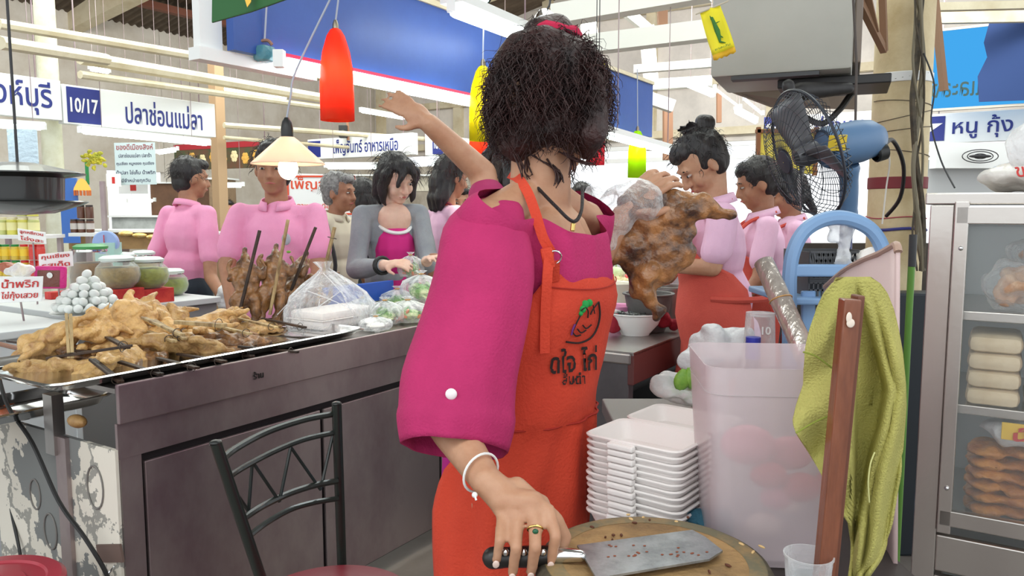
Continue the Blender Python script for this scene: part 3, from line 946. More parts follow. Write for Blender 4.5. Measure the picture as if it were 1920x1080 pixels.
# ------------------------------------------------------------------ main vendor
YC = 1.42
FW = V((.83, -.558, 0)).normalized()
RT = V((FW.y, -FW.x, 0))
BM = Matrix((FW, -RT, Z)).transposed()
root = thing('person', 'woman in magenta blouse and orange apron, back turned, holding a cleaver', 'person', (0.02, YC, 0), 'vendors at the chopping block')
N = P(1012, 372, YC)
SRt = N + RT * .165 - Z * .045
SLt = N - RT * .165 - Z * .045
HC = P(1034, 200, YC)
HM = rot_head(R(48), R(8))
hip = V((.015, YC, .80))
EL = P(822, 765, 1.19)
WR = P(912, 902, 1.02)
EL2 = P(1078, 560, 1.66)
WR2 = P(1168, 402, 1.70)
b = MB()
head_into(b, HC, HM, 1.0)
b.cap(N - Z * .03, HC + HM @ V((-.02, 0, -.06)), .058, .052)
b.cap(N + V((0, 0, .02)), SRt, .034, .040); b.cap(N + V((0, 0, .02)), SLt, .034, .040)
b.ell(N + FW * .030 - Z * .12, (.066, .120, .115), BM)
b.ell(hip + Z * .1, (.09, .12, .2), BM); b.ell(hip, (.1, .14, .13), BM)
b.cap(N - Z * .1, hip, .1, .1)
b.cap(SRt, EL, .044, .037); b.chain([EL, EL.lerp(WR, .35), WR], [.035, .033, .0215])
b.cap(SLt, EL2, .044, .036); b.chain([EL2, EL2.lerp(WR2, .35), WR2], [.036, .034, .024])
for sg in (1, -1):
    h_ = hip + RT * sg * .085; kn = hip * 1 + RT * sg * .09 + FW * .02; kn.z = .45; an = kn.copy() - FW * .03; an.z = .06
    b.cap(h_, kn, .075, .052); b.cap(kn, an, .05, .036); b.cap(an, an + FW * .14 - Z * .025, .032, .028)
# right hand closed over the cleaver handle: palm, four unequal fingers, thumb behind
kn_ = [P(942, 968, .985), P(970, 975, .975), P(1003, 970, .972), P(1029, 957, .978)]
mid = [P(937, 1014, .952), P(968, 1026, .945), P(1004, 1024, .942), P(1042, 1006, .952)]
tip = [P(931, 1050, .957), P(961, 1074, .957), P(996, 1072, .957), P(1033, 1052, .96)]
b.cap(WR, kn_[0].lerp(kn_[1], .5) + V((0, .012, 0)), .021, .014)
b.cap(WR, kn_[2] + V((0, .012, 0)), .022, .015)
b.cap(WR.lerp(kn_[1], .5), WR.lerp(kn_[3], .75), .018, .017)
b.cap(kn_[0].lerp(WR, .12) + V((0, .010, 0)), kn_[3].lerp(WR, .12) + V((0, .012, 0)), .0115, .0125)
for k in range(4):
    r0 = (.0072, .0080, .0084, .0080)[k]
    b.chain([WR.lerp(kn_[k], .5), kn_[k], mid[k], tip[k]], [.010, r0 + .0012, r0, r0 - .001], 10)
th0 = WR.lerp(kn_[3], .35) + V((.012, .012, 0))
b.chain([th0, P(1040, 975, .99), P(1058, 1008, .995), P(1052, 1028, .99)], [.016, .012, .0105, .009], 10)
# left hand closing on the chicken
hand_into(b, WR2, P(1200, 368, 1.70) - WR2, V((-.55, -.75, .3)), 1, .5, 1.0, .1)
b.blob('body', SKIN, root, .0036, 3)
face_parts(root, HC, HM)
for k in range(4):     # nails
    dn = (tip[k] - mid[k]).normalized()
    MB().ell(tip[k] + dn * .004 + V((0, -.0072, .001)), (.0045, .0016, .0058), basis(x=(1, 0, 0), z=dn), 10, 6).build('nail', mat('pale_nail', (226, 200, 188), .3), root, smooth=True)
axr = (mid[2] - kn_[2]).normalized(); pr = kn_[2].lerp(mid[2], .42); mr = basis(z=axr)
rg = MB().tube([pr + mr @ V((.0094 * math.cos(a), .0094 * math.sin(a), 0)) for a in [k * PI / 10 for k in range(20)]], .0016, 8, closed=True).build('ring', mat('gold', (222, 196, 120), .2, metal=1), root, smooth=True)
MB().ell(pr + V((0, -.0115, .002)), (.004, .003, .0035)).build('green_stone', mat('green_stone', (30, 90, 60), .1), rg, smooth=True)
axw = (WR - EL).normalized(); pw_ = EL.lerp(WR, .90); mw = basis(z=(axw + V((.25, 0, .1))).normalized())
br = MB().tube([pw_ + mw @ V((.0285 * math.cos(a), .0285 * math.sin(a), 0)) for a in [k * PI / 14 for k in range(28)]], .0018, 6, closed=True)
br.ell(P(890, 928, .995), (.004, .004, .004)); br.tube([P(890, 928, .993), P(893, 938, .99)], .0014)
br.build('white_thread_bracelet', WHITE, root, smooth=True)
# blouse: trunk and far sleeve
g = MB()
g.ell(N + FW * .024 - Z * .135, (.100, .148, .170), BM)
g.ell(hip + Z * .18, (.085, .125, .22), BM)
g.ell(hip + Z * .02, (.095, .13, .15), BM)
g.cap(SRt + V((.01, 0, 0)), SLt, .066, .062); g.cap(SLt, SLt.lerp(EL2, .6), .066, .07)
def neckcut(p):
    q = p - N
    f, r = q.dot(FW) - .028, q.dot(RT)
    e = (f / .098) ** 2 + (r / .125) ** 2
    return e < 1 and q.z > -.072 - .1 * max(0, f) + .035 * (abs(r) / .125)
g.blob('blouse', MAGENTA, root, .006, 5, disp=(.010, 11, (1, 1, .5)), cut=(N + Z * .009, (Z + FW * .66).normalized()))
# right bell sleeve: open, turned-up cuff
rows = []
spec = [(938, 369, 1.33, 6, .008, 0), (936, 372, 1.33, 34, .034, 0), (920, 388, 1.31, 60, .058, 0), (905, 428, 1.28, 78, .072, 0), (914, 480, 1.26, 90, .078, 0), (900, 560, 1.235, 97, .08, 0), (878, 640, 1.21, 104, .082, 0),
        (860, 700, 1.19, 108, .084, -.01), (857, 745, 1.175, 108, .086, -.02), (857, 772, 1.165, 107, .087, -.028), (856, 780, 1.16, 111, .090, -.03), (855, 815, 1.15, 106, .086, -.036), (853, 842, 1.14, 99, .080, -.042)]
ns = 48
for i, (u, v, Y, hw, dr, tl) in enumerate(spec):
    c = P(u, v, Y)
    w = hw * Y / F_PX
    t = i / len(spec)
    ring = []
    for j in range(ns):
        a = 2 * PI * j / ns
        f = 1 + (.012 + .05 * t) * math.sin(5 * a + 1.2 + 2.2 * t) * .55 + .02 * t * math.sin(9 * a - 3 * t)
        x, y = math.cos(a), math.sin(a)
        ring.append(c + V((x * w * f, y * dr * f, y * tl + x * -.008 * t)))
    rows.append(ring)
sl_ = MB().loft(rows, cap=False)
slv = sl_.build('sleeve', MAGENTA, root, smooth=True, solid=.0035, sub=1, auto=False)
bp_ = P(846, 739, 1.085)
MB().ell(bp_, (.0085, .004, .0085), None, 16, 8).build('button', mat('pearl_button', (244, 238, 240), .2), slv, smooth=True)
MB().tube(spline([P(843, 752, 1.09), P(832, 780, 1.078), P(822, 805, 1.072)], 4), .0016, 6).build('cuff_tab_seam', mat('magenta_seam', (150, 18, 86), .8), slv, smooth=True)
# trousers, same magenta
g = MB()
g.ell(hip - Z * .02, (.100, .138, .16), BM)
for sg in (1, -1):
    h_ = hip + RT * sg * .055; kn = hip + RT * sg * .06; kn.z = .45; an = kn.copy(); an.z = .08
    g.cap(h_, kn, .092, .08); g.cap(kn, an, .08, .08)
g.ell(P(850, 1010, 1.47), (.026, .04, .30))
g.blob('trousers', mat('magenta_trousers', (168, 24, 120), .8, bump=.2), root, .009, 4)
# apron: centre line and half axes per height
tabv = [470, 505, 560, 640, 700, 765, 800, 860, 930, 1080, 1400]
tabu = [1016, 1014, 1012, 1004, 998, 994, 988, 975, 968, 966, 966]
taba = [.100, .116, .130, .124, .117, .114, .118, .126, .130, .134, .140]
tabb = [.150, .160, .168, .160, .152, .150, .154, .160, .164, .168, .175]
tabn = [40, 44, 64, 86, 96, 102, 108, 122, 126, 126, 126]
tabf = [50, 60, 95, 110, 115, 118, 118, 120, 120, 120, 120]
zs = [P(960, v, YC).z for v in tabv]
def tb_(tab, z):
    return float(np.interp(-z, [-q for q in zs], tab))
def apr(phi, z, off=0.0):
    a, bb = tb_(taba, z) + off, tb_(tabb, z) + off
    dz = zs[5] - z
    rip = .0
    if dz > 0: rip = .010 * min(1, dz / .15) * math.sin(phi * 6 + dz * 7) + .004 * math.sin(phi * 13 - dz * 9)
    else: rip = .0035 * math.sin(phi * 4 + z * 26) + .003 * math.sin(z * 40 + phi * 2)
    cx = (tb_(tabu, z) - 960) / F_PX * YC
    return V((cx, YC, z)) + FW * math.cos(phi) * (a + rip) + RT * math.sin(phi) * (bb + rip)
rows = []
zl = list(np.linspace(zs[1] + .004, zs[5], 16)) + list(np.linspace(zs[5] - .01, .36, 22))
NP = 44
for i, z in enumerate(zl):
    n0, n1 = R(tb_(tabn, z)), -R(tb_(tabf, z))
    row = []
    for j in range(NP + 1):
        ph = n0 + (n1 - n0) * j / NP
        q = apr(ph, z)
        if i == 0: q.z += -.012 * math.sin(PI * j / NP) + (.012 if j in (0,) else 0)
        row.append(q)
    rows.append(row)
ap = MB().loft(rows, cap=False, close=False).build('apron', ORANGE, root, smooth=True, solid=.0035, auto=False)
MB().tube([apr(R(98) - R(205) * k / 30, zs[5] - .003, .004) for k in range(31)], .0022, 6).build('waist_seam', mat('dark_orange_thread', (170, 40, 26), .8), ap, smooth=True)
MB().tube([apr(R(44) - R(90) * k / 20, zs[1] - .018 - .010 * math.sin(PI * k / 20), .0042) for k in range(21)], .0012, 5).build('bib_hem', mat('dark_orange_thread', (170, 40, 26), .8), ap, smooth=True)
def AP(u, v, off=.006):
    Y = YC - .1
    q = None
    for _ in range(6):
        z = P(u, v, Y).z
        best = None
        for k in range(-60, 61):
            q2 = apr(R(k), z, off)
            d = abs(960 + F_PX * q2.x / q2.y - u)
            if q2.y < YC + .03 and (best is None or d < best[0]): best = (d, q2)
        q = best[1]
        Y = q.y
    q = q.copy()
    return q
ink = mat('black_fabric_ink', (34, 20, 20), .8)
em = MB()
for pts, r in (([(1124, 566), (1126, 590), (1122, 615), (1108, 634), (1088, 643), (1064, 641)], .0018), ([(1124, 566), (1112, 582), (1108, 590)], .0014),
               ([(1113, 572), (1117, 588)], .001), ([(1075, 622), (1082, 630), (1090, 628)], .0014), ([(1084, 617), (1092, 624), (1100, 619)], .0014),
               ([(1094, 610), (1102, 616), (1110, 609)], .0014), ([(1092, 582), (1099, 577), (1104, 583), (1104, 596)], .0013), ([(1090, 592), (1082, 606), (1073, 626)], .0013)):
    em.tube(spline([AP(*q) for q in pts], 4), r, 6)
eo = em.build('rooster_emblem', ink, ap, smooth=True)
cm = MB()
for (u, v, w) in ((1094, 580, .006), (1099, 571, .007), (1106, 568, .006), (1091, 588, .004)):
    q = AP(u, v, .003); cm.ell(q, (w, .004, w * 1.1))
cm.build('green_comb', mat('green_fabric_ink', (30, 150, 70), .8), eo, smooth=True)
MB().tube(spline([AP(1080, 608), AP(1075, 618), AP(1072, 628)], 3), .0016, 6).build('violet_feather', mat('violet_fabric_ink', (110, 50, 130), .8), eo, smooth=True)
def wrapped_text(txt, u0, u1, vt, vb, slope, parent, bold=.03, name='lettering'):
    cu = bpy.data.curves.new('t', 'FONT'); cu.body = txt; cu.resolution_u = 2; cu.offset = bold * .6
    o = bpy.data.objects.new('t', cu); C.objects.link(o)
    me = bpy.data.meshes.new_from_object(o.evaluated_get(bpy.context.evaluated_depsgraph_get()))
    bpy.data.objects.remove(o)
    bm = bmesh.new(); bm.from_mesh(me)
    xs = [v.co.x for v in bm.verts]; ys = [v.co.y for v in bm.verts]
    x0, x1, y0, y1 = min(xs), max(xs), min(ys), max(ys)
    for v in bm.verts:
        a, c_ = (v.co.x - x0) / (x1 - x0), (v.co.y - y0) / (y1 - y0)
        v.co = AP(u0 + (u1 - u0) * a, vb + (vt - vb) * c_ + slope * a, .0062)
    bm.to_mesh(me); bm.free()
    me.materials.clear(); me.materials.append(ink)
    return link_mesh(name, me, None, parent)
wrapped_text('ดใจ ไก่', 1033, 1122, 655, 702, -8, ap)
wrapped_text('ส้มตำ', 1056, 1100, 698, 722, -2, ap)
# neck strap with ring, and its free end
st = [N - FW * .055 + RT * .018 + Z * .045, P(972, 335, 1.36), P(990, 362, 1.315), P(1004, 400, 1.285), P(1018, 445, 1.27), P(1034, 474, 1.272)]
def ribbon(pts, w, nrm, t=.003):
    b = MB(); rr = []
    for i, p in enumerate(pts):
        d = (pts[min(i + 1, len(pts) - 1)] - pts[max(i - 1, 0)]).normalized()
        sd = d.cross(V(nrm)).normalized() * w / 2
        nn = V(nrm) * t / 2
        rr.append([p - sd - nn, p + sd - nn, p + sd + nn, p - sd + nn])
    return b.loft(rr)
sr = ribbon(spline(st, 6), .017, (0, -1, 0)).build('neck_strap', ORANGE, ap, smooth=True)
ribbon(spline([P(1030, 466, 1.264), P(1026, 520, 1.252), P(1022, 590, 1.258), P(1021, 662, 1.262)], 5), .017, (.3, -.95, 0)).build('strap_tail', ORANGE, ap, smooth=True)
MB().box(P(1027, 484, 1.262), (.02, .012, .035), basis(x=(1, 0, 0), z=(-.2, 0, 1)), .004).build('strap_knot', ORANGE, ap, smooth=True)
cr = P(1040, 482, 1.262)
MB().tube([cr + V((.0105 * math.cos(a), -.003 * math.sin(a), .0105 * math.sin(a))) for a in [k * PI / 10 for k in range(20)]], .0016, 8, closed=True).build('metal_ring', CHROME, ap, smooth=True)
ribbon([P(1041, 489, 1.262), apr(R(40), zs[1] - .01, .003)], .016, (.3, -.95, 0)).build('ring_tab', ORANGE, ap, smooth=True)
# necklace
nk = spline([N - FW * .04 + Z * .055 + RT * .01, P(1008, 352, 1.36), P(1040, 385, 1.31), P(1074, 415, 1.30), P(1090, 395, 1.33), P(1092, 350, 1.42)], 8)
nl = MB().tube(nk, .0032, 6).build('necklace_cord', mat('black_cord', (36, 28, 30), .6, bump=.6, bscale=300), root, smooth=True)
MB().box(P(1074, 426, 1.298), (.008, .006, .014), basis(x=(1, .3, 0), z=(.1, 0, 1)), .002).build('gold_pendant', mat('gold', (222, 196, 120), .2, metal=1), nl)
# hair: messy bob tied up on top
h = MB()
hg = lambda x, y, z: HC + HM @ V((x, y, z))
h.ell(hg(-.016, 0, .032), (.101, .094, .104), HM)
h.ell(hg(-.030, 0, -.04), (.080, .090, .070), HM)
h.chain([hg(.0, .085, .03), hg(.0, .092, -.05), hg(.01, .08, -.09)], [.028, .026, .008]); h.chain([hg(.0, -.085, .03), hg(.0, -.092, -.05), hg(.01, -.08, -.085)], [.028, .026, .008])
h.ell(hg(-.015, .005, .125), (.045, .045, .03), HM)
hr = h.blob('hair', HAIRR, root, .005, 2, disp=(.022, 16, (1, 1, .6)))
strands(HC + V((0, 0, -.004)), HM, 1.0, 2600, .060, HAIRR, hr, seed=5, rad=(.098, .095, .106), curl=.0075, thick=.0010, zmin=-.75, face=.62, droop=1.5)
strands(HC + V((0, 0, .004)), HM, 1.0, 130, .06, HAIRR, hr, seed=8, rad=(.100, .098, .108), curl=.006, thick=.0006, zmin=-.6, face=.7, droop=.8)
wb = MB()
for pts in (((945, 255), (975, 300), (985, 335)), ((1000, 290), (1045, 320), (1052, 345)), ((1030, 300), (1048, 330), (1044, 350)), ((1050, 285), (1090, 305), (1112, 308)), ((930, 190), (912, 200), (902, 208)), ((935, 205), (925, 225), (934, 240)),
            ((1070, 290), (1076, 310), (1072, 330)), ((985, 290), (990, 320), (1000, 332)), ((1128, 170), (1136, 190), (1130, 205))):
    for q in range(5):
        wb.tube(spline([P(u + random.uniform(-7, 7), v + random.uniform(-4, 4), 1.345 + random.uniform(0, .02)) for u, v in pts], 5), [.0014] * 8 + [.0008] * 3, 4, cap=False)
wb.build('wisp', HAIRR, hr, smooth=True, auto=False, kind='stuff')
pts = [hg(-.012 + .045 * math.cos(a), .0 + .045 * math.sin(a), .125) for a in [k * PI / 8 for k in range(16)]]
MB().tube(pts, [.009 + .003 * math.sin(k * 2.2) for k in range(16)], 8, closed=True).build('scrunchie', mat('crimson_velvet', (190, 24, 70), .8), root, smooth=True)
# ------------------------------------------------------------------ grilled chicken held up, and the plastic bag used as a glove
ch = thing('grilled_chicken', 'flattened charred grilled chicken held up in a gloved hand', 'chicken', P(1225, 600, 1.72))
g = MB()
YB = 1.70
def sp(u, v, Y, ru, rv, rd, rotz=0): g.ell(P(u, v, Y), (ru * Y / F_PX, rd, rv * Y / F_PX), Matrix.Rotation(R(rotz), 3, 'Y'), 16, 10)
sp(1238, 432, YB, 66, 74, .022, -8)
sp(1210, 390, YB, 55, 40, .024, 10); sp(1265, 400, YB, 44, 44, .025); sp(1190, 470, YB, 40, 42, .024, -30); sp(1262, 470, YB, 42, 46, .024)
sp(1225, 512, YB, 40, 32, .022); sp(1160, 455, YB, 20, 34, .014, 25)
g.chain([P(1150, 455, YB), P(1140, 470, YB), P(1150, 492, YB)], [.014, .013, .009])
g.chain([P(1285, 392, YB), P(1312, 385, YB), P(1345, 396, YB), P(1364, 404, YB)], [.036, .030, .015, .012])
g.ell(P(1368, 403, YB), (.012, .010, .009))
g.chain([P(1212, 512, YB), P(1204, 535, YB), P(1222, 568, YB - .01), P(1236, 585, YB - .01)], [.034, .031, .016, .014])
g.ell(P(1236, 594, YB - .01), (.013, .012, .011))
g.chain([P(1150, 475, YB), P(1175, 500, YB), P(1200, 520, YB)], [.016, .012, .012])
ob = g.blob('meat', CHICKG, ch, .0045, 3, disp=(.009, 42))
gl = MB()
gl.chain([P(1100, 478, 1.66), P(1130, 428, 1.68), P(1168, 388, 1.69)], [.040, .042, .044]); gl.ell(P(1196, 376, 1.68), (.062, .05, .042))
gl.ell(P(1125, 390, 1.74), (.055, .03, .05), Matrix.Rotation(R(35), 3, 'Y'))
gl.blob('plastic_bag', GLOVE, None, .006, 2, disp=(.018, 24), label='thin plastic bag worn as a glove over the raised left hand', cat='bag')
# ------------------------------------------------------------------ foreground right
BZ = .845     # top of the chopping block
fr, rt_ = PZ(1195, 963, BZ), PZ(1440, 1042, BZ)
ctrb = V((.165, .905, 0)); rb_ = .255
# fit: circle through three rim points
def circ(a, b, c):
    ax, ay, bx, by, cx, cy = a.x, a.y, b.x, b.y, c.x, c.y
    d = 2 * (ax * (by - cy) + bx * (cy - ay) + cx * (ay - by))
    ux = ((ax * ax + ay * ay) * (by - cy) + (bx * bx + by * by) * (cy - ay) + (cx * cx + cy * cy) * (ay - by)) / d
    uy = ((ax * ax + ay * ay) * (cx - bx) + (bx * bx + by * by) * (ax - cx) + (cx * cx + cy * cy) * (bx - ax)) / d
    return V((ux, uy, 0)), (V((ux, uy, 0)) - V((ax, ay, 0))).length
ctrb, rb_ = circ(PZ(1060, 985, BZ), fr, rt_)
print('BLOCK', ctrb, rb_)
blk = thing('chopping_block', 'thick round wooden chopping block scattered with crumbs', 'chopping block', (ctrb.x, ctrb.y, BZ - .075))
WOODB = mat('worn_block_wood', (176, 140, 92), .7, col2=(120, 94, 62), scale=11, bump=.35, bscale=90, lo=.35, hi=.7)
RIMW = mat('stained_rim_wood', (92, 84, 66), .7, col2=(66, 60, 50), scale=14, bump=.4)
MB().lathe((ctrb.x, ctrb.y, BZ - .075), [(rb_ * .985, 0), (rb_, .012), (rb_, .062), (rb_ - .006, .072), (rb_ - .012, .075)], 64).build('side', RIMW, blk, smooth=True)
MB().lathe((ctrb.x, ctrb.y, BZ - .075), [(rb_ - .0115, .0745), (rb_ - .022, .0756), (rb_ - .05, .0738), (.05, .0725), (.001, .072)], 64).build('worn_top', WOODB, blk, smooth=True)
MB().lathe((ctrb.x, ctrb.y, BZ - .075), [(rb_ - .0113, .0748), (rb_ - .022, .0762), (rb_ - .034, .0752)], 64).build('stained_ring', mat('damp_ring_wood', (112, 106, 82), .6, col2=(150, 124, 84), scale=16, lo=.45, hi=.6), blk, smooth=True)
cb = MB(); cr2 = MB()
for (u, v, k) in ((1183, 973, 1), (1206, 970, 1), (1218, 975, 0), (1268, 978, 1), (1190, 980, 0), (1178, 965, 1), (1165, 1003, 0), (1150, 1003, 0), (1148, 1012, 0), (1135, 1007, 0), (1290, 970, 0), (1390, 1020, 1), (1412, 1035, 1), (1428, 1025, 1), (1060, 1008, 0), (1365, 1060, 0), (1330, 1072, 0), (1110, 988, 0)):
    q = PZ(u, v, BZ + .001)
    (cr2 if k else cb).ell(q, (random.uniform(.002, .006), random.uniform(.0015, .003), .0018), Matrix.Rotation(random.uniform(0, 3), 3, 'Z'), 7, 5)
cb.build('dark_crumbs', mat('dark_crumb', (92, 50, 30), .6), blk, kind='stuff', smooth=True)
cr2.build('pale_crumbs', mat('pale_crumb', (222, 186, 130), .6), blk, kind='stuff', smooth=True)
# cleaver
cz = BZ + .006
clv = thing('cleaver', 'broad steel cleaver with dark riveted handle lying on the block', 'cleaver', PZ(1200, 1035, BZ))
pts = [PZ(1082, 1026, cz), PZ(1298, 997, cz), PZ(1322, 1010, cz), PZ(1355, 1036, cz), PZ(1330, 1052, cz), PZ(1118, 1088, cz), PZ(1100, 1056, cz)]
g = MB()
g.loft([[p for p in pts], [p + Z * .003 for p in pts]])
BLD = mat('ground_blade_steel', (172, 178, 182), .38, metal=.85, col2=(140, 146, 150), scale=30, bump=.04, bscale=200)
blo = g.build('blade', BLD, clv)
gc = MB()
for k in range(26):
    gc.ell(PZ(random.uniform(1140, 1330), random.uniform(1020, 1050), cz + .0035), (.0022, .0012, .0008), None, 6, 4)
gc.build('meat_specks', mat('meat_speck', (140, 70, 40), .6), blo, kind='stuff')
hc0, hc1 = P(1084, 1038, .965), P(1036, 1040, .968)
MB().cap(PZ(1088, 1042, cz + .004), hc1, .008, .0115).build('bolster', CHROME, clv, smooth=True)
g = MB().chain([hc1, P(985, 1044, .972), P(950, 1045, .975), P(925, 1046, .975)], [.0125, .0145, .0135, .015])
hnd = g.blob('handle', mat('dark_handle', (38, 34, 32), .35), clv, .003, 2)
for u in (1018, 982, 948):
    MB().ell(P(u, 1036, .958), (.005, .003, .005)).build('rivet', CHROME, hnd, smooth=True)
# work table under block, boxes and bin
wt = thing('work_table', 'dark work table under the chopping block and foam boxes', 'table', (.3, 1.15, 0))
TT = BZ - .076
MB().box((.375, 1.19, TT - .015), (.43, .80, .03), None, .004).build('table_top', mat('dark_table_top', (58, 50, 48), .5), wt)
for x in (.19, .56):
    for y in (.83, 1.55): MB().box((x, y, (TT - .03) / 2), (.04, .04, TT - .03)).build('leg', STEELD, wt)
MB().box((.375, 1.56, TT - .07), (.36, .02, .07)).build('rail', STEELD, wt); MB().box((.375, .82, TT - .07), (.36, .02, .07)).build('rail', STEELD, wt)
# stack of open foam clamshells
zt = .918
pa, pd, pc_, pb_ = PZ(1093, 812, zt), PZ(1276, 851, zt), PZ(1316, 815, zt), PZ(1160, 777, zt)
ex = (pd - pa).normalized(); ey = V((-ex.y, ex.x, 0))
LX = ((pd - pa).length + (pc_ - pb_).length) / 2; LY = ((pb_ - pa).dot(ey) + (pc_ - pd).dot(ey)) / 2
print('FOAM', LX, LY)
org = pa + ex * 0
MR = Matrix((ex, ey, Z)).transposed()
def tray_shape(b, c, lx, ly, h, z0, tab=True, r=.02, taper=.016):
    """open foam tray with rolled rim, rounded corners"""
    def ring(i, z):
        out = []
        rr = max(r - i * .3, .006)
        for (sx, sy, a0) in ((1, 1, 0), (-1, 1, 90), (-1, -1, 180), (1, -1, 270)):
            for k in range(5):
                a = R(a0 + 22.5 * k)
                out.append(c + MR @ V((sx * (lx / 2 - i - rr) + rr * math.cos(a), sy * (ly / 2 - i - rr) + rr * math.sin(a), z0 + z)))
        return out
    b.loft([ring(taper, .0), ring(.004, h - .004), ring(0, h - .004), ring(-.001, h - .001), ring(.002, h + .001), ring(.007, h - .001), ring(taper + .004, .003)], cap0=True, cap1=True)
boxes = []
bc = org + MR @ V((LX / 2, LY / 2, 0)); bc.z = 0
lc = bc + MR @ V((0, LY + .006, 0))
def foam_box(z0, lab):
    o = thing('foam_box', lab, 'food box', (bc.x, bc.y, z0), 'open white foam boxes stacked behind the block')
    g = MB(); tray_shape(g, bc, LX, LY, .034, z0)
    tr_ = g.build('base', FOAM, o, smooth=True)
    g = MB()
    g.box(bc + MR @ V((-.012, -LY / 2 - .004, z0 + .0255)), (.05, .014, .010), MR, .003)
    g.build('locking_tab', FOAM, tr_)
    g = MB(); tray_shape(g, lc, LX, LY, .030, z0 + .004)
    lid_ = g.build('lid', FOAM, o, smooth=True)
    MB().box(lc + MR @ V((.02, LY / 2 + .0, z0 + .035)), (.04, .006, .003), MR).build('slot', mat('slot_shadow', (120, 110, 104), .8), lid_)
    MB().box(bc + MR @ V((0, LY / 2 + .003, z0 + .031)), (LX - .05, .012, .003), MR).build('hinge', FOAM, o)
    return o
nbox = 13
pitch = .0112
zb0 = zt - .034 - pitch * (nbox - 1)
tb0 = foam_box(zb0, 'white foam clamshell box in the open stack, below the topmost one')
for k in range(1, nbox):
    o = dup(tb0, loc=(bc.x + random.uniform(-.0015, .0015), bc.y + random.uniform(-.0015, .0015), zb0 + pitch * k), rot=(0, 0, R(random.uniform(-.8, .8))))
    o['label'] = 'white foam clamshell box, %s of the open stack' % ('lowest', 'second from the bottom', 'third from the bottom', 'fourth from the bottom', 'fifth from the bottom', 'sixth from the bottom', 'at the exact middle', 'sixth from the top', 'fifth from the top', 'fourth from the top', 'third from the top', 'second from the top', 'topmost')[k]
    if k == nbox - 1: o['label'] = 'topmost open foam clamshell box, empty tray and lid facing up'
tb0['label'] = 'white foam clamshell box at the very bottom of the open stack'
# something under the stack so it stands on the table
print('FOAMZ', zb0, TT)
if zb0 - TT > .004:
    st = MB(); st.box((bc + MR @ V((0, LY / 2, 0))) + Z * ((zb0 + TT) / 2), (LX - .04, LY * 2 - .04, zb0 - TT - .001), MR, .004)
    st.build('foam_packet', mat('pale_blue_plastic', (200, 205, 226), .4), None, label='pale blue packet under the foam box stack', cat='packet')
# blue cloth behind the block
g = MB(); q0 = PZ(1315, 972, TT + .02)
g.chain([PZ(1272, 968, TT + .03), PZ(1315, 975, TT + .025), PZ(1352, 968, TT + .03)], [.010, .018, .02]); g.ell(PZ(1340, 985, TT + .02), (.03, .03, .02))
g.blob('blue_cloth', mat('teal_towel', (52, 100, 120), .9, bump=.5, bscale=250), None, .005, 2, disp=(.01, 30), label='crumpled blue cloth between the block and the bin', cat='cloth')
# translucent bin
YB_ = 1.13
def bincorner(u, v, Y): return P(u, v, Y)
bt = [P(1338, 712, 1.13), P(1600, 735, 1.0), P(1640, 668, 1.32), P(1405, 640, 1.45)]
bn = thing('plastic_bin', 'tall cloudy translucent plastic bin holding pink things', 'bin', (bt[0].x + .15, 1.2, TT))
BINM = bpy.data.materials.new('cloudy_bin_plastic'); BINM.use_nodes = True
bb = BINM.node_tree.nodes['Principled BSDF']
bb.inputs['Base Color'].default_value = lin((226, 212, 216)) + (1,); bb.inputs['Roughness'].default_value = .38
bb.inputs['Alpha'].default_value = .46
zt_b = bt[0].z
def binring(f, z, inset=0):
    """rounded rectangle, f shrinks toward the foot"""
    w, d = .225 * f - 2 * inset, .22 * f - 2 * inset
    c = V((.402, 1.19, z)); rr = .03
    m = Matrix.Rotation(R(-5), 3, 'Z')
    out = []
    for (sx, sy, a0) in ((1, 1, 0), (-1, 1, 90), (-1, -1, 180), (1, -1, 270)):
        for k in range(6):
            a = R(a0 + 18 * k)
            out.append(c + m @ V((sx * (w / 2 - rr) + rr * math.cos(a), sy * (d / 2 - rr) + rr * math.sin(a), 0)))
    return out
zt_b = 1.075
g = MB().loft([binring(.80, TT + .002), binring(.82, TT + .01), binring(1.0, zt_b - .003), binring(1.006, zt_b), binring(.992, zt_b), binring(.985, zt_b - .008), binring(.80, TT + .012)], cap0=True, cap1=True)
g.build('shell', BINM, bn, smooth=True)
MB().loft([binring(.975, zt_b - .040, .0), binring(.975, zt_b - .0405, -.0012), binring(.975, zt_b - .041, .0)], cap=False).build('moulded_line', mat('grey_line', (176, 166, 168), .5), bn, smooth=True)
for (u, v, Y, r, c) in ((1440, 915, 1.13, .02, 0), (1500, 940, 1.12, .022, 0), (1400, 870, 1.16, .03, 1), (1390, 850, 1.2, .02, 1), (1455, 955, 1.13, .018, 1), (1560, 930, 1.12, .02, 0), (1480, 962, 1.1, .012, 2), (1430, 1010, 1.12, .02, 2), (1540, 860, 1.2, .03, 1), (1480, 880, 1.18, .026, 1)):
    g = MB().ell((0, 0, 0), (r * 1.4, r, r * 1.0), None, 12, 8)
    q = P(u, v, max(1.125, Y - .02))
    o = g.build('fruit_piece', [mat('red_fruit', (206, 40, 60), .5), mat('pink_fruit', (224, 130, 150), .5), mat('ivory_fruit', (236, 220, 210), .5)][c], None, smooth=True,
                label='%s piece of fruit blurred inside the cloudy bin, %s' % (('red', 'pink', 'ivory')[c], {1440: 'left red one', 1500: 'right red one', 1400: 'upper left', 1390: 'far upper left', 1455: 'low middle', 1560: 'beside the post', 1480: 'small one near the cup' if c == 2 else 'in the middle', 1430: 'at the foot', 1540: 'upper right'}[u]), cat='fruit', group='fruit in the cloudy bin')
    o.location = q
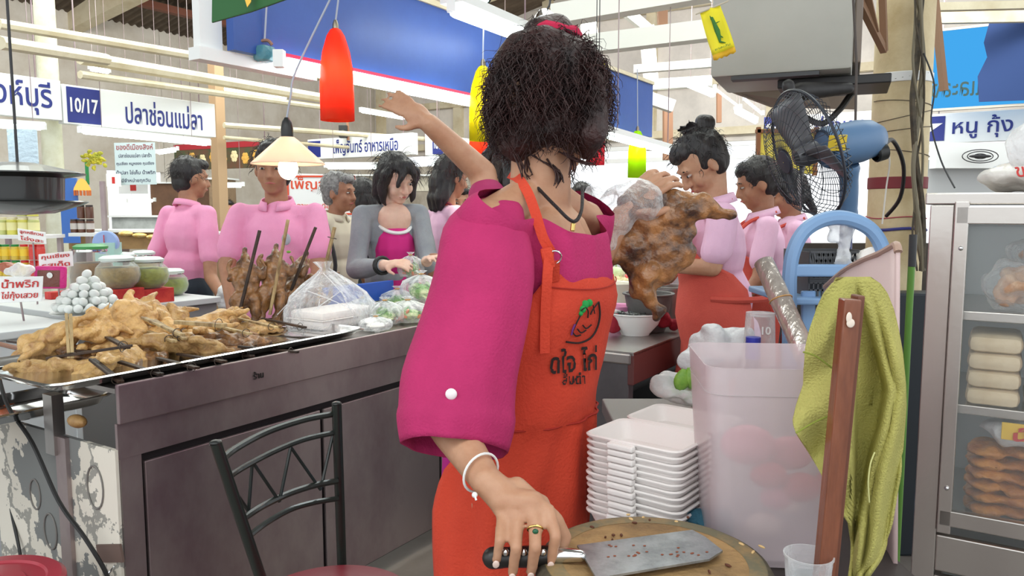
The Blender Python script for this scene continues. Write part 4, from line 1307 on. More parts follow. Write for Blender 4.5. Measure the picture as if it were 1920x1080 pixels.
# clear cup in front of the bin
cu = P(1515, 1075, .93); cu.z = TT
g = MB().lathe((cu.x, cu.y, TT + .001), [(.001, 0), (.022, 0), (.0225, .003), (.029, .098), (.0305, .099), (.0305, .1015), (.0285, .1015), (.0222, .004), (.001, .003)], 32)
g.build('plastic_cup', CLEAR, None, smooth=True, label='clear disposable plastic cup in front of the bin', cat='cup')
# wooden post and towel
WOODP = mat('varnished_red_wood', (140, 82, 56), .4, col2=(100, 56, 40), scale=7, stretch=(3, 3, .5), bump=.15, coat=.3)
p0, p1 = P(1594, 560, .93), P(1543, 1095, .93)
pe = p0 + (p1 - p0).normalized() * ((p0.z) / -(p1 - p0).normalized().z)
post = thing('wooden_post', 'leaning brown wooden post with chipped paint under the green towel', 'post', (pe.x, pe.y, 0))
dd = (pe - p0).normalized()
MB().bar(p0, pe, .021, .02, up=(0, 1, 0), bev=.002).build('face_board', WOODP, post)
MB().bar(p0 + V((.012, .006, .004)), pe + V((.012, .006, 0)), .009, .022, up=(0, 1, 0), bev=.002).build('edge_board', mat('brown_edge_wood', (112, 66, 48), .5), post)
g = MB().ell(P(1592, 596, .917), (.0035, .001, .007)); g.ell(P(1595, 606, .917), (.005, .001, .0055))
g.build('bare_patch', mat('bare_white_patch', (235, 220, 205), .7), post, smooth=True)
TOWEL = mat('yellow_green_towel', (194, 186, 106), .95, col2=(170, 166, 90), scale=5, bump=.5, bscale=330)
prof = [(521, 1580, 1632), (530, 1562, 1648), (548, 1546, 1662), (580, 1530, 1675), (620, 1518, 1683), (660, 1509, 1690), (720, 1506, 1696), (760, 1494, 1697), (792, 1487, 1695), (812, 1492, 1693), (850, 1518, 1691), (890, 1540, 1688),
        (930, 1560, 1680), (980, 1592, 1672), (1020, 1598, 1662), (1050, 1597, 1650), (1085, 1592, 1625)]
_v = [q[0] for q in prof]
prof = [(v, float(np.interp(v, _v, [q[1] for q in prof])), float(np.interp(v, _v, [q[2] for q in prof]))) for v in list(np.linspace(521, 1085, 60))]
rows = []
NT = 110
for i, (v, ul, ur) in enumerate(prof):
    row = []
    t = i / (len(prof) - 1)
    for j in range(NT + 1):
        x = j / NT
        u = ul + (ur - ul) * x
        # deep fold right of the post, roll at the right edge, soft ripples
        amp = min(1, t * 4)
        uc = float(np.interp(v, [520, 560, 640, 730, 800, 880, 960, 1085], [1602, 1618, 1642, 1664, 1652, 1628, 1614, 1600]))
        ud = float(np.interp(v, [520, 560, 640, 1085], [1601, 1600, 1598, 1592]))
        hol = max(0, min(1, (u - ud) / 8)) * (1 / (1 + math.exp((u - uc) / 2.2)))
        dY = amp * (.040 * hol - .016 * math.exp(-((u - uc - 7) / 7) ** 2) - .018 * math.exp(-((u - 1560) / 26) ** 2) + .010 * math.sin((u - uc) * .16) * (u > uc)
                    + .006 * math.sin(x * 15 + t * 9) + .010 * math.sin(v * .045 + u * .05) * (u < ud)) + .014 * max(0, x - .9) * 10 * amp
        row.append(P(u, v, .985 + dY + .0 * t))
    rows.append(row)
# back half falls behind the support
back = [[P(960 + (960 * 0) + (u_ - 960) * .985 / 1.03, v_, 1.03) for u_ in [ul + 10 + (ur - ul - 20) * j / NT for j in range(NT + 1)]] for (v_, ul, ur) in ((522, 1585, 1630), (540, 1575, 1650), (600, 1560, 1670), (700, 1555, 1680), (760, 1560, 1675))]
rows = back[::-1] + rows
tw = MB().loft(rows, cap=False, close=False).build('towel', TOWEL, None, smooth=True, solid=.004, auto=False, label='yellow-green terry towel draped over the wooden post', cat='towel')
fr_ = MB()
W['towel'] = V(tw.location)
fr_.tube(spline([P(1640, 848, .962), P(1632, 870, .955), P(1628, 905, .952), P(1630, 942, .955)], 4), .0009, 4)
fr_.build('loose_thread', mat('pale_thread', (220, 220, 150), .9), tw, smooth=True)
for (pts) in (((1492, 812), (1530, 790), (1568, 775)), ((1506, 660), (1530, 668), (1560, 690))):
    MB().tube(spline([P(u, v, .955) for u, v in pts], 4), .0012, 5).build('hem_stitch', mat('olive_thread', (140, 150, 60), .9), tw, smooth=True)
# rail the towel hangs over: the panel edge behind
# curved pinkish plastic panel behind the post
rows = []
for (u, vt) in ((1548, 540), (1580, 512), (1615, 492), (1650, 478), (1672, 466), (1681, 462), (1684, 475)):
    Yp = 1.62 - (u - 1548) / 136 * .5
    rows.append([P(u, vt, Yp), P(u + (1 if u < 1650 else -6), 1180, Yp)])
pnl = MB().loft(rows, cap=False, close=False).build('curved_panel', mat('pinkish_plastic_panel', (206, 180, 178), .55, bump=.08, bscale=200), None, smooth=True, solid=.006, auto=False, label='curved pinkish plastic panel standing behind the towel', cat='panel')
MB().tube(spline([r[0] + Z * .002 for r in rows], 3), .006, 8).build('rim', mat('tan_rim', (176, 146, 130), .5), pnl, smooth=True)
# pale blue plastic rack with arched ends
BLUEP = mat('pale_blue_rack_plastic', (128, 164, 206), .4)
rk = thing('plastic_rack', 'pale blue plastic rack with round arched end', 'rack', (.66, 1.72, 0))
Yr = 1.66
arc = [P(1480, 700, Yr), P(1480, 560, Yr), P(1481, 510, Yr), P(1488, 470, Yr), P(1506, 436, Yr), P(1536, 415, Yr), P(1572, 408, Yr), P(1608, 416, Yr), P(1636, 434, Yr), P(1654, 466, Yr), P(1660, 510, Yr), P(1661, 560, Yr), P(1661, 700, Yr)]
a2 = spline(arc, 5)
bot = a2[0].copy(); bot.z = .02; bot2 = a2[-1].copy(); bot2.z = .02
g = MB().tube([bot] + a2 + [bot2], .016, 10)
g.build('arched_frame', BLUEP, rk, smooth=True)
MB().bar(P(1484, 507, Yr), P(1658, 507, Yr), .022, .026, bev=.004).build('cross_bar', BLUEP, rk)
MB().bar(P(1515, 545, Yr + .04), P(1515, 690, Yr + .04), .03, .012, bev=.003).build('upright', BLUEP, rk)
for zz in (P(1500, 583, Yr).z, .55, .2):
    MB().box(((bot + bot2) / 2 + V((0, .14, zz))), (.23, .28, .015), None, .004).build('shelf', BLUEP, rk)
# perforated basket on the rack
zsf = P(1500, 583, Yr).z + .0085
bs = thing('basket', 'dark perforated plastic basket on the blue rack', 'basket', (.68, 1.78, zsf))
b0, b1 = P(1500, 470, 1.76), P(1622, 470, 1.76)
bw = b1.x - b0.x; bh = b0.z - zsf
g = MB()
GB = mat('dark_grey_basket', (78, 78, 80), .5)
n = 15
for row_ in ((.0, bh * .42, 0), (bh * .5, bh, 1)):
    for i in range(n + 1):
        x = b0.x + bw * i / n
        if row_[2]: 
            g.bar((x, 1.70, zsf + row_[0]), (min(x + .022, b1.x), 1.70, zsf + row_[1]), .0022, .004); g.bar((x, 1.70, zsf + row_[0]), (max(x - .022, b0.x), 1.70, zsf + row_[1]), .0022, .004)
        else: g.bar((x, 1.70, zsf + row_[0]), (x, 1.70, zsf + row_[1]), .0035, .004)
for z in (.002, bh * .14, bh * .28, bh * .42, bh * .46, bh * .5, bh):
    g.bar((b0.x, 1.70, zsf + z), (b1.x, 1.70, zsf + z), .004, .004)
g.box(((b0.x + b1.x) / 2, 1.86, zsf + bh / 2), (bw, .004, bh)); g.box((b0.x, 1.78, zsf + bh / 2), (.004, .16, bh)); g.box((b1.x, 1.78, zsf + bh / 2), (.004, .16, bh)); g.box(((b0.x + b1.x) / 2, 1.78, zsf + .002), (bw, .16, .004))
g.build('lattice', GB, bs)
# white cup lid and knotted clear bag on the rack
q = P(1625, 484, 1.69)
g = MB().lathe(q + V((0, -.03, 0)), [(.001, 0), (.024, 0), (.0265, .003), (.0262, .01), (.021, .09), (.001, .092)], 28, axis=V((.15, 1, -.1)))
g.build('paper_cup', mat('white_paper', (240, 234, 226), .5), None, smooth=True, label='white cup lying on its side in the blue rack arch', cat='cup')
g = MB()
g.cap(P(1583, 500, 1.68), P(1583, 468, 1.68), .022, .008); g.cap(P(1583, 468, 1.68), P(1574, 430, 1.68), .006, .026)
g.blob('knotted_bag', CLEARW, None, .004, 1, disp=(.02, 45), label='clear plastic bag knotted at its neck beside the white cup', cat='bag')
# roll of plastic film
r0, r1 = P(1432, 492, 1.52), P(1512, 668, 1.38)
rl = thing('plastic_roll', 'slanting roll of shiny clear plastic bags with rubber band', 'roll', r1)
MB().tube([r0, r0.lerp(r1, .33), r0.lerp(r1, .66), r1], [.019, .0205, .02, .021], 20).build('wound_film', mat('silvery_film', (214, 206, 196), .18, metal=.55, col2=(168, 158, 150), scale=20, stretch=(1, 1, .2), bump=.5, bscale=50), rl, smooth=True)
MB().tube([r0.lerp(r1, -.012), r0.lerp(r1, .1)], .0125, 16).build('core', mat('dark_core', (70, 62, 60), .6), rl, smooth=True)
ax_ = (r1 - r0).normalized(); mr_ = basis(z=ax_); cc = r0.lerp(r1, .42)
MB().tube([cc + mr_ @ V((.0213 * math.cos(a), .0213 * math.sin(a), .004 * math.sin(a))) for a in [k * PI / 10 for k in range(20)]], .0012, 5, closed=True).build('rubber_band', mat('tan_rubber', (196, 150, 90), .5), rl, smooth=True)
# table carrying the bags and bottle, right of the foam stack
sidez = .80
MB().box((.49, 1.75, sidez - .02), (.5, .55, .04), None, .004).build('side_table', mat('side_table_top', (120, 112, 108), .5), None, label='low grey tabletop behind the bin holding bags and bottle', cat='table')
for (x, y) in ((.27, 1.5), (.71, 1.5), (.27, 1.99), (.71, 1.99)):
    pass
# drinking glass upside down over blue capped bottle
bq = P(1410, 712, 1.52); bz_ = sidez + .001
bo = thing('bottle', 'small dark bottle with a blue cap behind the bin', 'bottle', (bq.x, bq.y, bz_))
sc_ = (P(1410, 632, 1.52).z - bz_) / .2
MB().lathe((bq.x, bq.y, bz_), [(.001, 0), (.034, 0), (.036, .01), (.036, .10 * sc_), (.03, .13 * sc_), (.013, .155 * sc_), (.012, .175 * sc_)], 28).build('glass_body', mat('dark_bottle_glass', (54, 60, 84), .08, coat=.5), bo, smooth=True)
MB().lathe((bq.x, bq.y, bz_), [(.0145, .165 * sc_), (.0148, .168 * sc_), (.0145, .2 * sc_), (.001, .201 * sc_)], 24).build('blue_cap', mat('royal_blue_plastic', (50, 60, 170), .35), bo, smooth=True)
gq = P(1424, 640, 1.56)
gl_ = thing('drinking_glass', 'upturned clear tumbler with faint white print by the blue cap', 'glass', (gq.x, gq.y, sidez))
zt2 = P(1424, 588, 1.56).z
MB().lathe((gq.x, gq.y, zt2), [(.001, -.004), (.026, -.004), (.027, 0), (.034, -.14), (.035, -.14), (.0285, .002), (.001, .002)], 30).build('tumbler', CLEAR, gl_, smooth=True)
lettering('10', V((gq.x + .002, gq.y - .031, zt2 - .03)), V((1, 0, 0)), Z, .016, WHITE, gl_, bold=.01)
# bags of greens
for i, (u, v, Y, rx, rz, lab) in enumerate(((1340, 672, 1.72, .075, .06, 'crinkled white carrier bag with faint print beside the bottle'), (1285, 735, 1.55, .075, .026, 'clear bag of green leaves just behind the foam lids'))):
    g = MB()
    q = P(u, v, Y)
    g.ell(q, (rx, .06, rz), Matrix.Rotation(R(-18 if i == 0 else 8), 3, 'Y'), 20, 12)
    if i == 0:
        g.cap(q + V((.02, 0, .03)), P(1400, 628, Y), .05, .012); g.cap(q, P(1296, 655, Y), .04, .012)
    else:
        g.ell(P(1245, 722, Y), (.035, .04, .025)); g.ell(P(1330, 735, Y), (.04, .05, .035))
    bg = g.blob('plastic_bag', WHITEBAG if i == 0 else CLEARW, None, .005, 1, disp=(.022, 26), label=lab, cat='bag')
    if i == 0: lettering('FELLA', P(1340, 676, Y - .068), V((1, 0, .08)), Z, .012, mat('pale_blue_ink', (190, 215, 225), .5), bg, bold=.02)
lf = MB()
for k in range(26):
    q = P(random.uniform(1268, 1345), random.uniform(715, 748), 1.55 + random.uniform(-.03, .03))
    lf.ell(q, (.014, .003, .009), Matrix.Rotation(random.uniform(0, 6), 3, (random.random(), random.random(), random.random())), 8, 5)
lf.build('leafy_greens', GREEN, None, kind='stuff', label='loose green leaves inside the clear bag', cat='greens', smooth=True)
for k, (u, v, rr, lab) in enumerate(((1278, 715, 12, 'broad green leaf sticking up left from the clear bag'), (1298, 712, -14, 'broad green leaf sticking up right from the clear bag'))):
    q = P(u, v, 1.50); rows = []
    m_ = Matrix.Rotation(R(rr), 3, 'Y')
    for i in range(9):
        t = i / 8; w = .017 * math.sin(PI * min(.97, t * .9 + .06)) ** .8
        rows.append([q + m_ @ V((x * w, -.008 * math.sin(PI * t) + .004 * abs(x), -.02 + .045 * t)) for x in (-1, -.5, 0, .5, 1)])
    lo_ = MB().loft(rows, cap=False, close=False).build('leaf', GREEN, None, smooth=True, solid=.0008, auto=False, label=lab, cat='leaf')
# ------------------------------------------------------------------ second vendor table with the bowl
G0 = PZ(1188, 662, .79); G0.z = 0
def GT(s, t, z): return G0 + A * s + B * t + Z * z
vt = thing('prep_table', 'brown edged steel prep table under the white bowl', 'table', GT(1.2, .35, 0))
MB().box(GT(1.2, .35, .785), (2.4, .7, .012), MROT).build('table_top', STEEL, vt)
MB().box(GT(1.2, .012, .73), (2.4, .024, .12), MROT, .004).build('front_rail', mat('red_brown_enamel', (104, 58, 56), .35), vt)
MB().box(GT(.006, .36, .40), (.012, .68, .78), MROT, .004).build('end_panel', mat('dark_grey_enamel', (92, 88, 90), .45, col2=(70, 66, 70), scale=3), vt)
MB().box(GT(.004, .36, .765), (.02, .70, .04), MROT, .006).build('end_lip', STEEL, vt)
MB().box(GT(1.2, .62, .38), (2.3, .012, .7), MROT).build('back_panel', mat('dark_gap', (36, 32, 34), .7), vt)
MB().box(GT(1.2, .30, .30), (2.3, .55, .02), MROT).build('lower_shelf', DARK, vt)
for s, t in ((.05, .05), (2.3, .05), (.05, .64), (2.3, .64)): MB().box(GT(s, t, .36), (.04, .04, .70), MROT).build('leg', mat('dark_grey_enamel', (92, 88, 90)), vt)
TZ = .792
def bowl(name, u, v, Y, r, h, m, label, cat, prof=None, n=32, kind=None, zb=TZ):
    q = P(u, v, Y)
    prof = prof or [(.001, 0), (r * .5, 0), (r * .55, .004), (r * .8, h * .5), (r * .97, h * .95), (r * 1.04, h), (r * 1.03, h + .003), (r * .94, h - .002), (r * .76, h * .5), (r * .5, .008), (.001, .006)]
    return MB().lathe((q.x, q.y, zb), prof, n).build(name, m, None, smooth=True, label=label, cat=cat)
qb = PZ(1191, 627, TZ)
wb_ = thing('bowl', 'white enamel bowl of dark sauce on the prep table', 'bowl', (qb.x, qb.y, TZ))
rbw = 52 * qb.y / F_PX
MB().lathe((qb.x, qb.y, TZ), [(.001, 0), (rbw * .5, 0), (rbw * .52, .006), (rbw * .82, .045), (rbw * .97, .085), (rbw * 1.06, .09), (rbw * 1.05, .094), (rbw * .93, .088), (rbw * .76, .045), (rbw * .5, .01), (.001, .008)], 40).build('bowl_shell', WHITE, wb_, smooth=True)
g = MB(); g.ell((qb.x, qb.y, TZ + .072), (rbw * .85, rbw * .85, .012))
for k in range(34):
    a, r_ = random.uniform(0, 6.3), random.uniform(0, rbw * .75)
    g.ell((qb.x + r_ * math.cos(a), qb.y + r_ * math.sin(a), TZ + .084), (.014, .006, .006), Matrix.Rotation(random.uniform(0, 3), 3, 'Z'), 8, 5)
g.build('contents', mat('dark_shellfish', (50, 54, 54), .25, col2=(84, 88, 84), scale=40), wb_, smooth=True, kind='stuff')
bowl('mortar', 1215, 600, 3.25, .105, .155, mat('dark_stone', (96, 94, 92), .6, col2=(74, 72, 72), scale=8), 'dark grey stone mortar behind the white bowl', 'mortar', prof=[(.001, 0), (.07, 0), (.075, .01), (.10, .15), (.11, .155), (.11, .16), (.095, .16), (.06, .03), (.001, .02)])
bowl('steel_pot', 1262, 580, 3.45, .085, .17, STEEL, 'tall steel pot behind the stone mortar', 'pot', prof=[(.001, 0), (.08, 0), (.085, .005), (.085, .165), (.09, .17), (.083, .17), (.08, .01), (.001, .008)])
bowl('pink_tub', 1160, 600, 3.3, .07, .10, mat('pink_plastic', (226, 150, 190), .4), 'pink plastic tub left of the mortar', 'tub')
bowl('cream_basin', 1150, 560, 3.7, .1, .16, mat('cream_enamel', (226, 222, 206), .4), 'cream basin beside the apron edge', 'basin')
q = P(1155, 545, 4.1); 
rp = thing('rice_basin', 'wide grey basin heaped with pale shredded papaya', 'basin', (q.x, q.y, TZ))
MB().lathe((q.x, q.y, TZ), [(.001, 0), (.16, 0), (.19, .10), (.195, .10), (.195, .105), (.18, .10), (.001, .02)], 32).build('basin_shell', STEELD, rp, smooth=True)
g = MB()
for k in range(260):
    a, r_ = random.uniform(0, 6.3), .18 * math.sqrt(random.random())
    p_ = V((q.x + r_ * math.cos(a), q.y + r_ * math.sin(a), TZ + .10 + .05 * (1 - (r_ / .18) ** 2)))
    d_ = V((random.uniform(-1, 1), random.uniform(-1, 1), random.uniform(-.2, .3))) * .03
    g.tube([p_ - d_, p_ + d_], .003, 4)
g.ell((q.x, q.y, TZ + .09), (.175, .175, .055))
g.build('shredded_papaya', mat('pale_papaya', (232, 222, 180), .6), rp, kind='stuff', smooth=True)
for i, (u, v, Y, r_, c_, lab) in enumerate(((1155, 515, 4.3, .05, 0, 'pale green cabbage head in clear wrap behind the basin'), (1180, 524, 4.25, .03, 1, 'red tomato left of the trio by the grilled chicken leg'), (1162, 527, 4.15, .026, 1, 'small red tomato beside the cabbage'), (1172, 522, 4.4, .028, 1, 'red tomato farthest back behind the grilled chicken'))):
    g = MB().ell(P(u, v, Y), (r_, r_, r_ * .9), None, 16, 10)
    o = g.build(('cabbage', 'tomato')[c_], (mat('pale_cabbage', (196, 214, 160), .5, col2=(226, 234, 206), scale=20, bump=.4), mat('tomato_red', (216, 60, 54), .3))[c_], None, smooth=True, label=lab, cat=('cabbage', 'tomato')[c_])
    MB().cap(P(u, v, Y) + Z * r_ * .85, P(u, v, Y) + Z * r_ * 1.05, .004, .003, 6).build('stem', GREEN, o, smooth=True)
for i, (u, v, lab) in enumerate(((1150, 620, 'dark red cloth bundle left of the white bowl'), (1256, 615, 'dark red cloth bundle right of the white bowl'))):
    g = MB(); q = PZ(u, v + 12, TZ); 
    for k in range(5): g.ell(q + V((random.uniform(-.035, .035), random.uniform(.02, .06), random.uniform(.02, .06))), random.uniform(.022, .036))
    g.blob('cloth_bundle', mat('crimson_cloth', (150, 22, 44), .8, bump=.3), None, .006, 1, disp=(.014, 26), label=lab, cat='cloth')
# ------------------------------------------------------------------ roast chickens on split bamboo
def chicken_mesh(var):
    g = MB()
    rnd = random.Random(40 + var)
    if var == 0:      # whole body lying on its back, legs drawn up
        g.ell((0, 0, .042), (.105, .066, .044), None, 18, 12)
        g.ell((.045, 0, .058), (.058, .052, .036))
        for y in (-1, 1):
            g.ell((-.045, .052 * y, .045), (.052, .030, .034), Matrix.Rotation(R(20 * y), 3, 'Z'))
            g.chain([(-.07, .058 * y, .05), (-.125, .036 * y, .06), (-.15, .030 * y, .055)], [.023, .012, .014], 10)
            g.chain([(.06, .055 * y, .045), (.02, .085 * y, .03), (.065, .088 * y, .022), (.10, .08 * y, .02)], [.019, .014, .011, .006], 10)
        g.cap((.09, 0, .045), (.135, 0, .035), .024, .013); g.cap((-.09, 0, .04), (-.125, 0, .035), .022, .01)
    elif var == 1:    # flattened half with wing on top
        g.ell((0, 0, .03), (.095, .078, .028), None, 18, 12); g.ell((.02, .015, .045), (.06, .05, .03)); g.ell((-.04, -.02, .045), (.045, .04, .028))
        g.chain([(.05, .03, .06), (.01, .07, .062), (.06, .085, .05), (.085, .07, .045)], [.02, .015, .012, .006], 10)
        g.chain([(-.06, -.03, .05), (-.11, -.01, .058), (-.16, -.03, .05)], [.027, .017, .012], 10); g.ell((-.165, -.032, .05), (.014, .012, .012))
        g.chain([(-.06, .05, .03), (-.11, .075, .03), (-.145, .08, .03)], [.026, .016, .012], 10)
        g.chain([(.07, -.05, .03), (.10, -.085, .025)], [.016, .009], 10)
    else:             # long stretched bird, legs trailing
        g.ell((.03, 0, .038), (.10, .052, .038), None, 18, 12); g.ell((.09, 0, .035), (.05, .04, .03)); g.ell((-.03, .012, .045), (.05, .042, .03))
        for y in (-1, 1):
            g.chain([(-.04, .03 * y, .04), (-.12, .035 * y, .04), (-.18, .022 * y, .036)], [.032, .019, .011], 10); g.ell((-.186, .022 * y, .036), (.014, .012, .012))
            g.chain([(.08, .04 * y, .04), (.05, .065 * y, .05), (.10, .075 * y, .04), (.13, .06 * y, .035)], [.018, .013, .011, .005], 10)
        g.cap((.12, 0, .035), (.17, .01, .03), .022, .010)
    o = g.blob('proto', CHICK if True else None, None, .0048, 2, disp=(.014, 30), base=(0, 0, 0))
    me = o.data
    bpy.data.objects.remove(o)
    return me
CM = [chicken_mesh(k) for k in range(3)]
CMB = []
for me in CM:
    m2 = me.copy(); m2.materials.clear(); m2.materials.append(CHICKB); CMB.append(m2)
TIE = mat('wire_tie', (70, 60, 50), .5)
def skewer(p, q, m, root, w=.014, double=True):
    p, q = V(p), V(q)
    d = (q - p).normalized(); sd = d.cross(Z); sd = sd.normalized() if sd.length > .1 else V((1, 0, 0))
    b = MB()
    b.bar(p, q, w * .62, w * .5, bev=.001)
    o = b.build('bamboo_stick', m, root)
    if double:
        MB().bar(p + sd * w * .7 + Z * .002, q + sd * w * .62 + Z * .001, w * .55, w * .5, bev=.001).build('bamboo_stick', m, root)
        c = q.lerp(p, .12); mm = basis(z=d)
        MB().tube([c + sd * w * .35 + mm @ V((w * .9 * math.cos(a), w * .9 * math.sin(a), 0)) for a in [k * PI / 6 for k in range(12)]], .0012, 4, closed=True).build('wire_tie', TIE, root, smooth=True)
def chick(u, v, Y, rot, s, var, label, stick=None, brown=False, sm=None, dbl=True, w=.014, name='roast_chicken', group='roast chickens piled on the steel counter'):
    p = P(u, v, Y)
    s *= .88
    r_ = thing(name, label, 'chicken', p, group)
    o = bpy.data.objects.new('meat', (CMB if brown else CM)[var])
    C.objects.link(o); o.parent = r_
    m = Matrix.Rotation(R(rot[0]), 4, 'Z') @ Matrix.Rotation(R(rot[1]), 4, 'Y') @ Matrix.Rotation(R(rot[2]), 4, 'X')
    # keep the meat centred on the point
    o.matrix_local = m @ Matrix.Translation((0, 0, -.04 * s)) @ Matrix.Scale(s, 4)
    W[o.name] = p
    if stick:
        (u0, v0, Y0), (u1, v1, Y1) = stick
        skewer(P(u0, v0, Y0 - .045), P(u1, v1, Y1 - .045), sm or BAMBOO, r_, w, dbl)
    return r_
D_ = BAMBOOD
chick(100, 640, 2.22, (200, 26, 14), 1.0, 0, 'plump pale chicken at the far left end of the pile', ((132, 588, 2.12), (136, 672, 2.10)))
chick(182, 612, 2.26, (60, -12, 30), .82, 1, 'chicken just right of the upright pale stick, wing folded over', ((20, 640, 2.5), (170, 660, 2.2)), sm=D_)
chick(236, 612, 2.36, (95, -62, 0), .95, 0, 'rounded chicken standing breast up with claws out to the left', ((180, 620, 2.4), (242, 652, 2.14)), sm=D_)
chick(278, 588, 2.46, (150, -38, -20), .90, 1, 'flat chicken topping the pile near its centre', ((272, 596, 2.32), (345, 628, 2.16)))
chick(322, 596, 2.52, (70, -40, 10), .72, 1, 'small bent chicken right of the topmost one', ((290, 600, 2.4), (350, 636, 2.3)))
chick(384, 606, 2.55, (190, 10, -10), .92, 1, 'flat pale chicken behind the thick horizontal stick', ((334, 604, 2.40), (424, 610, 2.36)), w=.022)
chick(432, 598, 2.66, (20, -25, 15), .68, 1, 'small chicken at the right back of the pile', ((410, 612, 2.5), (472, 626, 2.36)))
chick(335, 648, 2.30, (10, 4, -24), 1.0, 2, 'long stretched chicken lying across the front of the pile', ((300, 672, 2.2), (372, 690, 2.06)), sm=D_)
chick(432, 640, 2.42, (25, 4, 20), .80, 2, 'darker long chicken at the right front of the pile', ((338, 664, 2.3), (424, 678, 2.14)), sm=D_, brown=True)
chick(95, 694, 2.06, (185, 4, 30), .86, 2, 'chicken sunk in the left corner of the steel tray', ((90, 672, 2.10), (248, 648, 2.12)), sm=D_)
chick(178, 692, 2.03, (140, 12, -30), .78, 1, 'greyish chicken in the tray below the long dark stick', ((176, 674, 2.05), (230, 716, 1.93)), sm=D_)
chick(232, 676, 2.16, (70, 0, 20), .70, 0, 'browned chicken under the front edge of the pile', ((226, 678, 2.14), (305, 702, 2.0)), sm=D_)
chick(288, 672, 2.24, (120, 5, 0), .72, 1, 'dark chicken at the tray rim beneath the stretched one', ((384, 660, 2.42), (476, 668, 2.26)), sm=D_, brown=True)
chick(290, 628, 2.40, (40, -14, 30), .80, 0, 'chicken wedged under the topmost flat one', ((250, 610, 2.5), (330, 640, 2.28)))
chick(372, 626, 2.46, (100, 8, -10), .74, 1, 'chicken squeezed beneath the thick horizontal stick')
chick(478, 618, 2.64, (60, 0, 10), .78, 2, 'chicken whose claws point at the plastic bags', ((452, 598, 2.68), (520, 614, 2.54)))
chick(500, 636, 2.66, (20, 0, 0), .66, 2, 'dark chicken at the right end of the pile, low on the tray', ((500, 632, 2.66), (626, 634, 2.62)), sm=D_, brown=True)
chick(448, 658, 2.40, (0, 0, 0), .62, 1, 'small browned chicken on the counter rim at the right', ((450, 650, 2.42), (560, 660, 2.36)), sm=D_, brown=True)
chick(150, 660, 2.24, (20, 10, 0), .75, 1, 'chicken buried under the left end of the pile', None, brown=True)
chick(215, 650, 2.30, (80, 0, 0), .85, 0, 'chicken buried mid pile behind the long dark stick')
chick(330, 670, 2.36, (0, 0, 0), .85, 2, 'chicken lowest in the middle of the tray', None, brown=True)
chick(400, 650, 2.52, (45, 0, 0), .8, 1, 'chicken lowest at the right of the tray', ((496, 598, 2.78), (574, 614, 2.66)), sm=D_, brown=True)
for k, (u, v, Y, up_, va, lab, st) in enumerate(((462, 545, 2.86, (100, -78, 0), 2, 'upright grilled chicken on a black stick, leftmost of the standing ones', ((448, 590, 2.86), (487, 432, 2.86))),
                                  (512, 535, 2.90, (80, -72, 20), 2, 'upright grilled chicken on the tallest brown stick', ((506, 590, 2.90), (540, 412, 2.90))),
                                  (548, 540, 3.0, (60, -62, -20), 2, 'upright grilled chicken on the tilted black stick', ((528, 590, 3.0), (592, 426, 3.0))),
                                  (592, 545, 3.1, (90, -58, 0), 1, 'upright grilled chicken on the pale knotted stick behind the bag', ((590, 590, 3.1), (628, 426, 3.1))))):
    chick(u, v, Y, up_, 1.02, va, lab, st, True, D_ if k in (0, 2) else BAMBOO, k == 3, .020, group='grilled chickens standing upright behind the pile')
# steel rack that holds the upright ones
rb2 = thing('skewer_rack', 'steel rack bar holding the upright chickens', 'rack', CT(1.35, .5, TOPZ))
MB().bar(CT(1.0, .47, TOPZ + .02), CT(1.75, .47, TOPZ + .02), .04, .04).build('bar', STEEL, rb2)

# orange handled tool at the left rim
tl = thing('basting_brush', 'orange handled brush resting on the tray at the left edge', 'brush', P(10, 694, 2.25))
MB().chain([P(-40, 690, 2.3), P(0, 692, 2.27), P(26, 694, 2.24)], [.014, .016, .013]).build('handle', mat('orange_plastic', (232, 110, 40), .35), tl, smooth=True)
MB().cap(P(26, 694, 2.24), P(31, 694, 2.235), .011, .010).build('collar', BLACK, tl, smooth=True)
MB().tube([P(30, 694, 2.235), P(60, 700, 2.2)], .003, 6).build('shaft', CHROME, tl, smooth=True)
# trays holding more sticks lower left: cables
cbm = mat('black_cable', (26, 26, 26), .5)
g = MB().tube(spline([P(-6, 690, 2.25), P(14, 760, 2.1), P(60, 830, 1.96), P(110, 940, 1.9), P(160, 1010, 1.86), P(200, 1078, 1.84), P(206, 1120, 1.84)], 6), .0055, 7)
g.build('power_cable', cbm, None, smooth=True, label='thick black cable slanting down across the counter end', cat='cable')
g = MB().tube(spline([P(-2, 740, 2.3), P(8, 860, 2.2), P(22, 960, 2.15), P(38, 1040, 2.1), P(44, 1120, 2.1)], 6), .0045, 7)
g.build('power_cable', cbm, None, smooth=True, label='thin black cable hanging at the left frame edge', cat='cable')
g = MB().tube(spline([P(-20, 640, 2.7), P(20, 650, 2.6), P(45, 655, 2.5)], 5), .008, 7)
g.build('tan_rope', mat('tan_rope', (150, 110, 90), .7), None, smooth=True, label='tan cord ending behind the leftmost chicken', cat='cord')
g = MB().tube(spline([P(232, 1030, 1.90), P(222, 1052, 1.88), P(203, 1076, 1.86)], 4), .003, 6); g.ell(P(202, 1078, 1.86), .006); g.ell(P(234, 1028, 1.9), .006)
g.build('hook_latch', CHROME, None, smooth=True, label='small metal hook latch at the counter corner foot', cat='hook')

